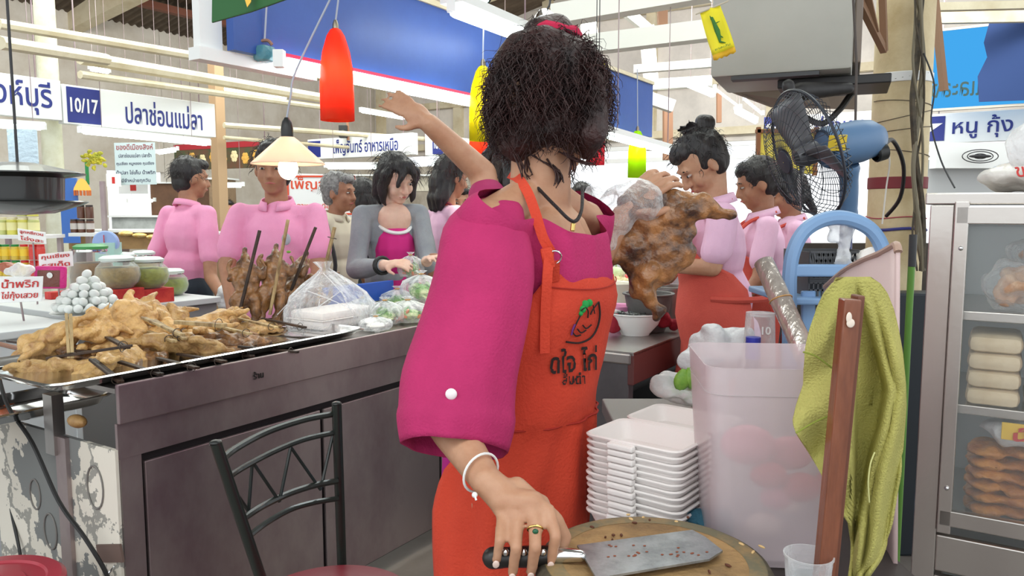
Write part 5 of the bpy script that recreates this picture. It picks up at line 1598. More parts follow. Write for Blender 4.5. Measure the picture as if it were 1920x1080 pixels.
# ------------------------------------------------------------------ bags and boxes on the counter
zc = TOPZ + .001
q = P(625, 605, 2.86)
fb = thing('foam_box', 'closed white foam box inside the clear plastic bag', 'food box', (q.x, q.y, zc))
for z0, h, nm in ((zc + .002, .035, 'base'), (zc + .038, .03, 'lid')):
    MB().box(V((q.x, q.y, z0 + h / 2)), (.27, .17, h), MROT, .012).build(nm, FOAM, fb, smooth=True)
MB().box(V((q.x, q.y, zc + .038)), (.282, .182, .004), MROT, .0015).build('rim', FOAM, fb)
g = MB()
top = P(606, 512, 2.85)
cs = [V((q.x, q.y, zc)) + MROT @ V((x, y, 0)) for x, y in ((-.20, -.1), (.17, -.13), (.19, .1), (-.17, .11))]
# crumpled tall bag: folded film panels up to a pinched neck
rows = []
nb = 40
for i, (f, z) in enumerate(((1.0, .002), (1.05, .03), (1.0, .075), (.82, .12), (.5, .165), (.2, .20), (.10, .215), (.2, .24))):
    ring = []
    for j in range(nb):
        a = 2 * PI * j / nb
        rx, ry = .185, .12
        k = 1 + (.06 + .22 * (i / 7)) * math.sin(7 * a + i * .6) * (.5 + .5 * math.sin(3 * a)) + .05 * math.sin(13 * a + i)
        c = V((q.x, q.y, zc)).lerp(V((top.x, top.y, zc)), max(0, (i - 2) / 5))
        ring.append(c + MROT @ V((rx * f * k * math.cos(a), ry * f * k * math.sin(a), z)))
    rows.append(ring)
g.loft(rows, cap0=True, cap1=False)
CLBAG = film('crumpled_clear_bag', (245, 248, 252), .10, .06, .95, bump=1.0, bscale=18)
bag = g.build('plastic_bag', CLBAG, None, smooth=True, auto=False, label='large crumpled clear plastic bag around the white foam box', cat='bag')
# ridge creases of the film
cr_ = MB()
for (u0, v0, u1, v1) in ((520, 590, 600, 512), (560, 600, 640, 545), (606, 512, 650, 560), (640, 545, 665, 595), (575, 545, 660, 580), (600, 560, 590, 600)):
    cr_.tube(spline([P(u0, v0, 2.78), P((u0 + u1) / 2 + random.uniform(-4, 4), (v0 + v1) / 2, 2.78), P(u1, v1, 2.80)], 4), .0016, 4)
cr_.build('crease', film('crease_film', (250, 252, 255), .5, .1, .8, bump=0), bag, smooth=True, kind='stuff')
bl = P(675, 560, 3.25)
MB().box((bl.x, bl.y, zc + .06), (.42, .012, .12), MROT, .004).build('blue_tray', mat('royal_blue_tray', (36, 84, 180), .4), None, label='blue plastic tray edge behind the knotted bags', cat='tray')
kb = [(680, 590, 3.05, .068, .085, 'knotted clear bag of salad nearest the blue tray'), (722, 600, 2.92, .070, .090, 'knotted clear bag of greens with rubber banded neck, middle of the three'),
      (765, 600, 2.98, .085, .085, 'wide clear bag of chopped salad beside the magenta sleeve'), (745, 545, 3.35, .075, .09, 'glassy bag of leaves behind the knotted ones'),
      (705, 628, 2.76, .06, .05, 'small crumpled clear bag at the counter rim'), (790, 540, 3.2, .085, .11, 'tall heap bag of vegetables next to the sleeve'), (770, 500, 3.5, .06, .10, 'upper clear bag with red chilli under the cardigan woman\'s hand')]
for i, (u, v, Y, r_, h_, lab) in enumerate(kb):
    c = P(u, v, Y); c.z = max(zc + h_ * .45, c.z if i in (5, 6) else zc + h_ * .45)
    if i == 6: c.z = P(u, v, Y).z
    rt2 = thing('salad_bag', lab, 'bag', (c.x, c.y, c.z - h_ * .45), 'clear bags of salad on the steel counter')
    g = MB()
    for k in range(26 if i != 4 else 8):
        d = V((random.gauss(0, .4), random.gauss(0, .4), random.uniform(-.8, .3)))
        d = d / max(1, d.length)
        g.ell(c + V((d.x * r_ * .62, d.y * r_ * .62, d.z * h_ * .42)), (.020, .006, .013), Matrix.Rotation(random.uniform(0, 6), 3, (random.random() - .5, random.random() - .5, random.random() - .5)), 8, 5)
    g.ell(c - Z * h_ * .15, (r_ * .6, r_ * .6, h_ * .26))
    g.build('salad', mat('salad_green', (96, 150, 52), .5, col2=(208, 220, 170), scale=26, lo=.45, hi=.6) if i != 4 else WHITE, rt2, smooth=True, kind='stuff')
    if i in (2, 6):
        g = MB()
        for k in range(9): g.ell(c + V((random.uniform(-.6, .6) * r_, -r_ * .6, random.uniform(-.4, .1) * h_)), (.01, .006, .006), Matrix.Rotation(random.uniform(0, 6), 3, 'Y'), 8, 5)
        g.build('carrot_shreds', mat('carrot_orange', (224, 120, 50), .5), rt2, smooth=True, kind='stuff')
    g = MB(); n_ = 36; rows = []
    for f, z in ((.3, -.45), (.8, -.43), (1.0, -.2), (1.0, .05), (.8, .28), (.4, .44), (.10, .52), (.09, .55), (.28, .66)):
        rows.append([c + V((r_ * f * (1 + .05 * math.sin(9 * a + i) * (1 + 2 * (z > .2))) * math.cos(a), r_ * f * (1 + .05 * math.sin(9 * a + i) * (1 + 2 * (z > .2))) * math.sin(a), z * h_)) for a in [2 * PI * j / n_ for j in range(n_)]])
    g.loft(rows, cap0=True, cap1=False)
    g.build('clear_film', CLBAG, rt2, smooth=True, auto=False)
    MB().tube([c + V((r_ * .11 * math.cos(a), r_ * .11 * math.sin(a), h_ * .535)) for a in [k * PI / 5 for k in range(10)]], .003, 5, closed=True).build('rubber_band', mat('tan_rubber', (196, 150, 90), .5), rt2, smooth=True)
# ------------------------------------------------------------------ left stall
L0 = PZ(0, 622, .86); L0.z = 0
def LT(s, t, z): return L0 + A * s + B * t + Z * z
LZ = .86
lcn = thing('white_counter', 'white painted stall counter at the left with eggs and packets', 'counter', LT(-.3, .4, 0))
MB().box(LT(-.35, .4, LZ - .015), (1.28, .84, .03), MROT, .004).build('counter_top', mat('grey_white_laminate', (212, 216, 216), .5), lcn)
MB().box(LT(-.35, .02, (LZ - .03) / 2), (1.26, .03, LZ - .03), MROT).build('front_panel', mat('white_laminate', (220, 224, 226), .5), lcn)
MB().box(LT(.265, .4, (LZ - .03) / 2), (.02, .8, LZ - .03), MROT).build('side_panel', mat('white_laminate', (220, 224, 226), .5), lcn)
lc2 = thing('jar_counter', 'grey stall counter carrying the big glass pickle bowls', 'counter', LT(1.6, .75, 0))
MB().box(LT(.78, .75, LZ - .015), (.78, .9, .03), MROT, .004).build('counter_top', mat('grey_white_laminate', (212, 216, 216), .5), lc2)
MB().box(LT(.78, .34, (LZ - .03) / 2), (.76, .03, LZ - .03), MROT).build('front_panel', mat('grey_laminate', (150, 150, 150), .5), lc2)
# eggs heaped on a plate
e0 = PZ(166, 590, LZ); e0.z = LZ
MB().lathe((e0.x, e0.y, LZ), [(.001, .001), (.10, .001), (.142, .012), (.144, .015), (.10, .005), (.001, .004)], 40).build('plate', WHITE, None, smooth=True, label='white plate under the heap of eggs', cat='plate')
EGG = mat('white_eggshell', (236, 240, 236), .4)
er = .0178
g = MB().ell((0, 0, 0), (er, er, er * 1.18), Matrix.Rotation(R(70), 3, 'Y'), 12, 8)
eg = g.build('egg', EGG, None, smooth=True, label='white egg on the lower layers of the heap on the plate', cat='egg', group='white eggs heaped on a plate')
first = True
for lay, rr in enumerate((.118, .098, .075, .052, .028, 0)):
    z = LZ + .005 + er + lay * er * 1.5
    radii = [rr - k * er * 2.05 for k in range(6) if rr - k * er * 2.05 > er * .6] or [0]
    for r_ in (radii[:3] if lay else radii):
        n = max(1, int(2 * PI * r_ / (er * 2.12)))
        for k in range(n):
            a = 2 * PI * k / n + lay * .4
            loc = (e0.x + r_ * math.cos(a), e0.y + r_ * math.sin(a), z)
            if first: o = eg; o.location = loc; first = False
            else: o = dup(eg, loc, (random.uniform(-.5, .5), random.uniform(-.4, .4), random.uniform(0, 6)))
            if lay == 5: o['label'] = 'topmost white egg of the heap'
            elif lay >= 3: o['label'] = 'white egg near the top of the heap on the plate'
# glass bowls with pickles
def pickle_bowl(u, v, Y, r_, col, lab, lidcol=(214, 226, 220), zb=LZ, hh=None):
    q = P(u, v, Y); h = hh or r_ * 1.35
    o = thing('pickle_jar', lab, 'jar', (q.x, q.y, zb), 'big glass jars of pickles on the left stall')
    prof = [(.001, 0), (r_ * .62, 0), (r_ * .9, h * .2), (r_, h * .45), (r_ * .93, h * .72), (r_ * .7, h * .9), (r_ * .7, h)]
    MB().lathe((q.x, q.y, zb), [(.001, .004)] + [(a * .95, max(.004, b_)) for a, b_ in prof[1:5]] + [(.001, h * .72)], 28).build('pickles', mat('pickle_%d_%d' % (col[0], col[1]), col, .4, col2=tuple(int(c * .78) for c in col), scale=30, bump=.4), o, smooth=True)
    MB().lathe((q.x, q.y, zb), prof, 28).build('glass', GLASS, o, smooth=True)
    MB().lathe((q.x, q.y, zb + h), [(r_ * .76, -.006), (r_ * .78, .006), (r_ * .6, .016), (.001, .02)], 28).build('lid', mat('lid_%d' % lidcol[0], lidcol, .4), o, smooth=True)
    MB().lathe((q.x, q.y, zb + h * .92), [(r_ * .72, 0), (r_ * .74, .004), (r_ * .72, .012)], 28).build('rim', CHROME, o, smooth=True)
RB = mat('red_carton', (190, 40, 44), .6, col2=(214, 70, 56), scale=20)
for (u, v, Y, w, lab) in ((224, 556, 3.55, .16, 'red carton under the brown pickle bowl'), (280, 550, 3.7, .17, 'red carton under the green pickle bowl')):
    q = P(u, v, Y); zz = max(.03, P(u, 540, Y).z - LZ)
    MB().box((q.x, q.y, LZ + zz / 2), (w, .14, zz), MROT, .002).build('carton', RB, None, label=lab, cat='carton')
    CARZ = LZ + zz
    pickle_bowl(u - 4, 500, Y, .098, (176, 150, 92) if u < 250 else (168, 176, 60), 'glass bowl of brown pickles with pale lid' if u < 250 else 'glass bowl of yellow-green pickles beside the walking man', zb=CARZ + .001)
pickle_bowl(170, 470, 3.75, .10, (140, 104, 60), 'large jar of dark brown preserve with a green lid', (70, 150, 84), hh=.26, zb=LZ)
pickle_bowl(318, 500, 4.0, .09, (150, 168, 60), 'green pickle bowl half hidden behind the walking man', zb=LZ)
pickle_bowl(232, 470, 4.1, .07, (214, 214, 210), 'small white jar behind the pickle bowls', hh=.2, zb=LZ); pickle_bowl(268, 462, 4.3, .08, (206, 190, 140), 'pale jar with silver rim at the back', hh=.2, zb=LZ)
# kitchen scale
q = P(197, 455, 4.0)
ks = thing('kitchen_scale', 'round blue faced kitchen scale behind the jars', 'scale', (q.x, q.y, LZ))
MB().box((q.x, q.y + .03, LZ + (q.z - LZ) / 2), (.10, .08, q.z - LZ)).build('stand', mat('scale_green', (170, 210, 200), .4), ks)
MB().lathe(q, [(.001, -.03), (.062, -.03), (.062, .0), (.056, .006), (.001, .004)], 28, axis=V((.2, -1, .1))).build('dial', mat('scale_blue', (150, 176, 226), .4), ks, smooth=True)
MB().bar(q + V((0, -.01, 0)), q + V((.0, -.01, .04)), .004, .002).build('needle', REDP, ks)
# shelf of jars
def shelf(label, u0, u1, v, Y, d=.2, cat='shelf', zb=0):
    a, b_ = P(u0, v, Y), P(u1, v, Y)
    b_.z = a.z
    sroot = thing('wall_shelf', label, cat, ((a.x + b_.x) / 2, Y + d / 2, a.z - .02))
    MB().box(((a.x + b_.x) / 2, Y + d / 2, a.z - .01), (b_.x - a.x, d, .02)).build('board', WHITE, sroot)
    for x in (a.x + .02, b_.x - .02):
        MB().box((x, Y + d - .02, (a.z - .02 + zb) / 2), (.025, .025, a.z - .02 - zb)).build('upright', STEELD, sroot)
    return a.z
def jar(u, Y, z, r_, h, col, lid, lab, grp, labelcol=None):
    q = P(u, 400, Y)
    o = thing('small_jar', lab, 'jar', (q.x, q.y, z), grp)
    MB().lathe((q.x, q.y, z), [(.001, 0), (r_, 0), (r_, h * .82), (r_ * .85, h * .88)], 14).build('jar_body', mat('jar_%d_%d_%d' % col, col, .3), o, smooth=True)
    MB().lathe((q.x, q.y, z), [(r_ * .9, h * .86), (r_ * .92, h), (.001, h + .001)], 14).build('lid', mat('jlid_%d_%d_%d' % lid, lid, .3), o, smooth=True)
    if labelcol: MB().lathe((q.x, q.y, z), [(r_ * 1.02, h * .25), (r_ * 1.02, h * .7)], 14).build('paper_label', mat('jlab_%d_%d' % labelcol[:2], labelcol, .6), o, smooth=True)
zs1 = shelf('white shelf board under the yellow jars at the left', -30, 84, 441, 4.4)
for r0_, (zz, us) in enumerate(((zs1, (2, 22, 43, 62)), (zs1 + .105, (42, 61)))):
    for k, u in enumerate(us):
        jar(u, 4.5, zz + .001, .030, .10, (206, 200, 90) if k % 3 else (186, 190, 120), (222, 214, 180), 'jar of yellow preserve on the left shelf, %s row, %s' % (('lower', 'upper')[r0_], ('farthest left', 'second from left', 'third from left', 'farthest right')[k if r0_ == 0 else k * 3]), 'yellow preserve jars on the left shelf', (226, 220, 160))
zs2 = shelf('white shelf under the dark brown jars right of the cream post', 128, 178, 437, 4.6)
for r0_, (zz, us) in enumerate(((zs2, (138, 152, 168)), (zs2 + .085, (152, 168)))):
    for k, u in enumerate(us):
        jar(u, 4.68, zz + .001, .022, .08, (92, 56, 40), (60, 52, 50), 'dark brown jar right of the cream pipe, %s row, %s' % (('lower', 'upper')[r0_], ('leftmost', 'middle', 'rightmost')[k if r0_ == 0 else k * 2]), 'brown sauce jars on the right hand shelf', (196, 190, 186) if r0_ == 0 else None)
zs3 = shelf('lower white shelf with yellow and red labelled jars', -30, 84, 519, 3.9, zb=LZ)
for r0_ in range(2):
    for k, u in enumerate((-4, 8, 26, 43, 60, 74)):
        zz = zs3 + r0_ * .082 - .0
        yl = k in (2, 3)
        jar(u - 2, 3.96, zz + .001, .020, .078, (210, 180, 60) if k < 4 else (200, 60, 56), (40, 130, 60) if k < 3 else (196, 40, 40), '%s labelled jar on the %s row of the low shelf, %s' % ('yellow' if k < 4 else 'red', ('bottom', 'top')[r0_], ('far left', 'second from left', 'third from left', 'fourth from left', 'fifth from left', 'far right')[k]), 'labelled jars on the low left shelf', (240, 204, 60) if k < 4 else (214, 70, 60))
# price cards
def card(lines, c, right, up, w, h, tm, label, back=SIGNW, th=.004, name='price_card', cat='sign', bev=.002, hh=None):
    right, up = V(right).normalized(), V(up).normalized()
    n_ = right.cross(up)
    rot = Matrix((right, -n_, up)).transposed()
    o = thing(name, label, cat, V(c) - up * h / 2)
    MB().box(c, (w, th, h), rot, bev).build('board', back, o)
    k = len(lines)
    for i, t_ in enumerate(lines):
        if isinstance(t_, tuple): t_, wf, hf, m_ = t_
        else: wf, hf, m_ = .82, .72, tm
        lettering(t_, V(c) + up * (h / 2 - h * (i + .5) / k) + n_ * th / 2, right, up, h / k * hf, m_, o, width=w * wf, bold=.01, off=.002)
    if name == 'price_card':
        MB().bar(V(c) - n_ * .006 - up * h * .4, V((c[0], c[1] + .01, LZ)), .006, .004).build('stand', STEELD, o)
    return o
RD = REDP
card(['น้ำพริก', 'ไข่กุ้งเสวย'], P(38, 543, 3.05), (1, .15, .03), Z + V((0, .2, 0)), .165, .10, RD, 'large white card with red Thai words at the left counter edge')
card(['กุนเชียง', 'รสเด็ด'], P(105, 488, 3.3), (1, .1, .1), Z, .14, .065, RD, 'slanted white price card with red words above the pink packet')
card(['ลูกหยีกวน', 'โอ่งละ'], P(60, 443, 3.6), (1, .1, -.16), Z, .125, .055, RD, 'rounded white card with red words below the yellow jars', bev=.012)
pk = thing('sweet_packet', 'magenta wrapped packet of brown sweets left of the eggs', 'packet', PZ(95, 560, LZ))
q = P(95, 520, 3.2)
MB().box(q, (.125, .03, .095), basis(x=(1, .1, 0), z=(0, .15, 1)), .012).build('wrapper', mat('magenta_foil', (214, 30, 130), .3, bump=.5), pk, smooth=True)
MB().box(q + V((0, -.014, -.004)), (.09, .008, .07), basis(x=(1, .1, 0), z=(0, .15, 1)), .004).build('sweets', mat('brown_sweet', (124, 72, 62), .4, bump=.5, bscale=90), pk, smooth=True)
MB().lathe(q + V((.008, -.019, .01)), [(.001, .001), (.012, .001), (.012, 0)], 16, axis=V((0, -1, 0))).build('round_sticker', WHITE, pk)
MB().box(PZ(98, 562, LZ) + V((0, .06, .018)), (.11, .06, .036), MROT, .002).build('carton', RB, None, label='flat red carton under the magenta packet', cat='carton')
g = MB().ell(P(38, 508, 3.15), (.06, .03, .028)); g.blob('snack_bag', CLEARW, None, .006, 1, disp=(.014, 40), label='clear bag of reddish snacks behind the large price card', cat='bag')
g = MB().ell(P(10, 502, 3.2), (.05, .03, .022)); g.blob('snack_bag', mat('reddish_snack', (170, 96, 70), .4, bump=.5), None, .006, 1, disp=(.01, 40), label='brown snack bundle at the frame edge above the price card', cat='bag')
# black lamp hood hanging at the left
hd_ = thing('black_hood', 'black metal hood with dished brim hanging at the upper left', 'hood', P(35, 398, 2.6))
q = P(38, 390, 2.6)
HDM = mat('black_enamel', (30, 32, 31), .35, coat=.3)
MB().lathe(q, [(.001, -.024), (.10, -.018), (.19, .012), (.205, .020), (.20, .024), (.10, -.008), (.001, -.014)], 40).build('dished_brim', HDM, hd_, smooth=True)
MB().lathe(q, [(.13, .0), (.135, .10), (.20, .112), (.20, .116), (.12, .135), (.05, .15), (.001, .152)], 40).build('drum', HDM, hd_, smooth=True)
MB().tube([q + Z * .15, q + Z * 2.6], .005, 6).build('hanging_rod', DARK, hd_, smooth=True)
# ------------------------------------------------------------------ shop signs
def board(name, label, pr, dirv, L, z0, z1, th=.06, m=SIGNW, parts=(), side=1, cat='sign', frame=None):
    """pr: right end foot point, dirv: unit vector from left to right as seen"""
    d = V(dirv).normalized()
    n_ = V((d.y, -d.x, 0))
    if n_.y > 0: n_ = -n_
    c = V((pr.x, pr.y, (z0 + z1) / 2)) - d * L / 2
    rot = Matrix((d, -n_, Z)).transposed()
    o = thing(name, label, cat, V((c.x, c.y, z0)))
    MB().box(c, (L, th, z1 - z0), rot, .004).build('panel', m, o)
    for k in (-.4, .4):
        MB().tube([c + d * k * L + Z * (z1 - z0) / 2, c + d * k * L + Z * (4.6 - c.z)], .006, 5).build('hanging_rod', STEELD, o)
    if frame:
        for zz in (z0, z1): MB().box(V((c.x, c.y, zz)), (L + .02, th + .02, .02), rot).build('frame_rail', frame, o)
        for k in (-1, 1): MB().box(c + d * k * L / 2, (.02, th + .02, z1 - z0), rot).build('frame_stile', frame, o)
    for (kind, x, w, h, txt, mm, zc_) in parts:   # x from left end
        p = V((c.x, c.y, zc_ if zc_ else (z0 + z1) / 2)) + d * (x - L / 2) + n_ * th / 2
        if kind == 'plate':
            pl = MB().box(p, (w, .012, h), rot, .002).build('number_plate', NAVY, o, label='navy number plate')
            if txt: lettering(txt, p + n_ * .007, d, Z, h * .42, WHITE, pl, width=w * .84, bold=.02, off=.002)
        else:
            lettering(txt, p, d, Z, h, mm or NAVY, o, width=w, bold=.012, off=.003)
    return o
def tubelight(label, p, q, r=.014, fit=True, m=None, group='fluorescent tube lights around the market', drop=.03, w=.05, hang=True):
    p, q = V(p), V(q)
    o = thing('tube_light', label, 'light', p, group)
    d = (q - p).normalized()
    MB().tube([p + d * .03, q - d * .03], r, 10).build('tube', m or TUBE, o, smooth=True)
    if fit: MB().bar(p + Z * drop, q + Z * drop, w, .03, up=Z).build('batten', WHITE, o)
    for e in (p, q):
        MB().box(e + Z * drop * .4, (.03, .03, .05)).build('end_cap', WHITE, o)
    if hang:
        for f in (.15, .85):
            e = p.lerp(q, f)
            MB().tube([e + Z * drop, V((e.x, e.y, 4.6))], .003, 4).build('hanging_wire', STEELD, o)
    return o
pe_ = P(405, 394, 7.2)
zt0, zt1 = P(405, 258, 7.2).z, P(405, 196, 7.2).z
board('shop_sign', 'white shop sign reading ปลาช่อนแม่ลา with plate 10/17', pe_, A, 1.36, zt0, zt1, .08, parts=(('plate', .16, .26, .27, '10/17', None, None), ('txt', .86, .72, .2, 'ปลาช่อนแม่ลา', None, None)))
board('shop_sign', 'white shop sign at the left frame edge ending in สิงห์บุรี', pe_ - A * 1.37, A, 1.6, zt0 + .02, zt1 + .02, .08, parts=(('txt', 1.22, .62, .25, 'งสิงห์บุรี', None, None),))
tubelight('bright tube light under the 10/17 sign', P(150, 246, 6.1) , P(392, 270, 7.1), .02)
tubelight('tube light at the left frame edge under the first sign', P(-60, 232, 5.4), P(82, 240, 5.9), .02)
zt0c, zt1c = P(780, 290, 9.1).z, P(780, 249, 9.1).z
pc0 = P(780, 394, 9.1)
board('shop_sign', 'cream shop sign reading เพ็ญจันทร์ อาหารเหนือ', pc0, -B, 1.72, zt0c, zt1c, .1, parts=(('txt', .98, 1.05, .2, 'เพ็ญจันทร์ อาหารเหนือ', None, None), ('plate', .12, .22, .2, '', None, None)))
board('shop_sign', 'white sign with plate 10/18 running back behind the raised hand', pc0 + A * 1.98 + V((.07, 0, 0)), A, 1.86, zt0c, zt1c, .08, parts=(('plate', .14, .2, .22, '10/18', None, None), ('txt', .9, .95, .17, 'เพ็ญจันทร์ อาหาร', None, None), ('plate', 1.7, .2, .2, '9/9', None, None)))
ps = P(1660, 394, 6.8)
board('shop_sign', 'white sign with navy plate seen through the fan', ps, -B, 1.05, P(1640, 250, 6.8).z, P(1640, 206, 6.8).z, .06, parts=(('plate', .09, .2, .2, '9', None, None), ('txt', .72, .55, .16, 'ย่างเผา ห', None, None)))
ps = P(2010, 394, 6.6)
board('shop_sign', 'white sign reading หนู กุ้ง beyond the column', ps, -B, 1.15, P(1900, 262, 6.75).z, P(1900, 203, 6.75).z, .06, parts=(('plate', .06, .22, .22, '7', None, None), ('txt', .46, .46, .2, 'หนู กุ้ง', None, None)))
# back-lit blue window sign with reversed lettering
q = P(1985, 394, 6.3); z0_, z1_ = P(1850, 198, 6.5).z, P(1850, 42, 6.5).z
def bluegrad():
    m = emission('backlit_blue', (70, 170, 240), 1.0)
    return m
bb2 = board('lit_sign', 'back-lit pale blue sign with reversed Thai letters', q, -B, 1.0, z0_, z1_, .03, m=bluegrad(), frame=mat('pale_frame', (190, 184, 170), .6))
d_ = -B; n_ = V((d_.y, -d_.x, 0)); n_ = n_ if n_.y < 0 else -n_
cc_ = V((q.x, q.y, 0)) - d_ * .5
lettering('และส่ง', cc_ + Z * (z0_ + .19) + d_ * (-.28) + n_ * .018, d_, Z, .18, mat('dark_teal_print', (20, 60, 60), .5), bb2, width=.36, bold=.01, mirror=True)
g = MB()
pts = [(-.10, .04), (-.12, .25), (-.06, .40), (-.09, .52), (-.06, .68), (.22, .68), (.5, .66), (.5, .02)]
ring0 = [cc_ + d_ * x + Z * (z0_ + y) + n_ * .05 for x, y in pts]
g.loft([ring0, [p + n_ * .006 for p in ring0]])
g.build('hanging_shirt', mat('navy_cloth', (34, 60, 110), .8), None, label='dark blue cloth pinned over the back-lit sign', cat='cloth')
# grey notice board with printed lines, floral banner, red-lettered sign
DKT = mat('charcoal_print', (70, 74, 96), .6)
card([('ของดีเมืองสิงห์', .9, .7, mat('dull_red_print', (150, 60, 64), .6)), ('ปลาช่อนแม่ลา ปลาร้า', .8, .5, DKT), ('กุนเชียง หมูหยอง กุนเชียง', .92, .5, DKT), ('น้ำปลา ไข่เค็ม น้ำพริก', .95, .5, DKT), ('มีจำหน่ายทุกวัน', .7, .6, DKT)],
     P(254, 307, 8.6), (1, .05, .02), Z, .44, .46, DKT, 'grey notice board with printed Thai lines under the 10/17 sign', back=mat('grey_board', (190, 208, 210), .6), name='notice_board')
MB().box(P(160, 325, 8.7) + V((.02, 0, 0)), (.03, .02, .25)).build('green_strip', mat('green_paint', (40, 130, 70), .6), None, label='green strip hanging left of the notice board', cat='strip')
bp0, bp1 = P(293, 302, 10.3), P(500, 288, 9.4)
dB = V((bp1.x - bp0.x, bp1.y - bp0.y, 0)).normalized()
z0_ = P(395, 318, 9.9).z
fbn = board('floral_banner', 'banner printed with orange flowers on dark green below a red stripe', V((bp1.x, bp1.y, 0)) + dB * .15, dB, 1.75, z0_, z0_ + .32, .02, m=mat('dark_green_print', (72, 84, 56), .7, col2=(110, 70, 50), scale=6))
nB = V((dB.y, -dB.x, 0)); nB = nB if nB.y < 0 else -nB
g = MB().box(V((bp1.x, bp1.y, z0_ + .29)) + dB * .15 - dB * .875 + nB * .012, (1.75, .006, .07), Matrix((dB, -nB, Z)).transposed()); g.build('red_stripe', mat('dark_red_print', (170, 40, 50), .7), fbn)
for k in range(9):
    c = V((bp1.x, bp1.y, z0_ + .12 + .03 * (k % 2))) + dB * (.15 - .12 - k * .185) + nB * .014
    g = MB()
    for a in range(6):
        g.ell(c + dB * .035 * math.cos(a * PI / 3) + Z * .045 * math.sin(a * PI / 3), (.03, .004, .03), Matrix((dB, -nB, Z)).transposed(), 8, 4)
    g.ell(c, (.03, .006, .035), Matrix((dB, -nB, Z)).transposed(), 8, 4)
    g.build('flower', mat('orange_flower_print' if k % 3 else 'cream_flower_print', (232, 178, 84) if k % 3 else (236, 220, 170), .7), fbn, smooth=True)
card([('เพ็ญจันทร์', .86, .7, mat('vermilion_print', (222, 76, 40), .6)), ('อาหารเหนือ ไส้อั่ว', .7, .25, mat('vermilion_print', (222, 76, 40), .6))], P(603, 366, 6.2), (1, 0, -.03), Z, .56, .33, RD, 'white sign with orange border and big red letters behind the grey haired man', name='food_sign')
g = MB()
c = P(603, 366, 6.2) + V((0, -.006, 0))
for (x, z, w, h) in ((0, .148, .54, .014), (0, -.148, .54, .014), (-.265, 0, .014, .30), (.265, 0, .014, .30)):
    g.box(c + V((x, 0, z)), (w, .004, h))
ob_ = [o for o in bpy.data.objects if o.name.startswith('food_sign')][0]
g.build('orange_border', mat('vermilion_print', (222, 76, 40), .6), ob_)
MB().box(c + V((0, .05, -1.0)), (.4, .04, 1.6)).build('stand_board', WHITE, ob_)
# green sign top, white framed sign end
g = MB(); pp = [P(397, 42, 1.75), P(398, -40, 1.75), P(640, -110, 1.6), P(560, -10, 1.64), P(470, 22, 1.70)]
g.loft([pp, [p + V((0, .006, 0)) for p in pp]])
gb = g.build('green_banner', mat('dark_green_banner', (30, 92, 40), .6), None, label='dark green banner corner with a yellow leaf at the top', cat='banner')
g = MB(); pp = [P(458, -6, 1.68), P(464, 14, 1.68), P(471, 4, 1.68), P(472, -14, 1.68), P(464, -22, 1.68)]
g.loft([pp, [p + V((0, -.002, 0)) for p in pp]]); g.build('yellow_leaf', mat('yellow_print', (236, 190, 70), .6), gb)

# ------------------------------------------------------------------ long blue fascia over the counter
BLUEF = mat('blue_fascia_paint', (52, 88, 164), .42, col2=(46, 78, 150), scale=2, bump=.03)
Yb0 = 2.3
f0 = P(443, 394, Yb0); f1 = P(1216, 394, 5.0)
dF = V((f1.x - f0.x, f1.y - f0.y, 0)); LF = dF.length; dF.normalize()
zf0 = (P(443, 84, Yb0).z + P(1216, 262, 5.0).z) / 2; zf1 = P(1216, 160, 5.0).z
print('FASCIA', zf0, zf1, dF, LF)
rF = Matrix((dF, Z.cross(dF), Z)).transposed()
fa = thing('blue_fascia', 'long blue fascia board hanging over the counter', 'fascia board', V((f0.x, f0.y, zf0)) + dF * LF / 2)
MB().box(V((f0.x, f0.y, (zf0 + zf1) / 2)) + dF * LF / 2, (LF, .03, zf1 - zf0), rF).build('panel', BLUEF, fa)
MB().box(V((f0.x, f0.y, zf1 + .01)) + dF * LF / 2, (LF, .05, .02), rF).build('top_trim', CREAM, fa)
wf0 = P(405, 96, 2.5)
ws = thing('white_lightbox', 'white framed board end behind the blue fascia', 'sign', V((f0.x, f0.y, zf0)) - dF * .08)
nF = V((dF.y, -dF.x, 0))
MB().box(V((f0.x, f0.y, zf0 + .22)) - dF * .045 - nF * .04, (.075, .03, .5), rF).build('end_board', WHITE, ws)
MB().box(V((f0.x, f0.y, zf0 - .022)) + dF * .12 - nF * .03, (.44, .05, .035), rF).build('bottom_edge', WHITE, ws)
tA, tB = P(524, 118, 2.36), P(892, 192, 3.20)
tubelight('long bright tube light along the foot of the blue fascia', tA, tB, .021, m=emission('fluorescent_glow_near', (240, 252, 255), 10), fit=False, hang=False)
MB().bar(tA + V((0, .02, .028)), tB + V((0, .02, .028)), .02, .01).build('red_edge', mat('red_edge_paint', (190, 40, 70), .5), None, label='thin red strip above the long tube light', cat='strip')
tubelight('tube light continuing beyond the head along the fascia foot', P(1132, 252, 4.0), P(1268, 288, 5.2), .018)
tubelight('tube light in white batten crossing above the yellow lamp', P(846, 16, 2.75), P(1004, 78, 3.4), .026, m=emission('fluorescent_glow_near', (240, 252, 255), 10), drop=.035, w=.09)
# clip with grey cable holding the tube end
cl_ = thing('lamp_holder', 'translucent teal lamp holder hanging on a cord at the tube end', 'holder', P(495, 118, 2.38))
g = MB().box(P(496, 101, 2.38), (.055, .05, .048), rF, .012); g.build('holder_body', film('teal_plastic', (90, 150, 160), .75, .2, .95), cl_, smooth=True)
MB().tube(spline([P(484, 92, 2.38), P(488, 78, 2.38), P(502, 76, 2.38), P(510, 84, 2.38)], 4), .005, 6).build('rope_loop', mat('tan_rope', (150, 110, 90)), cl_, smooth=True)
MB().tube([P(496, 76, 2.38), P(502, -30, 2.38)], .003, 6).build('cord', mat('grey_cord', (170, 176, 190), .5), cl_, smooth=True)

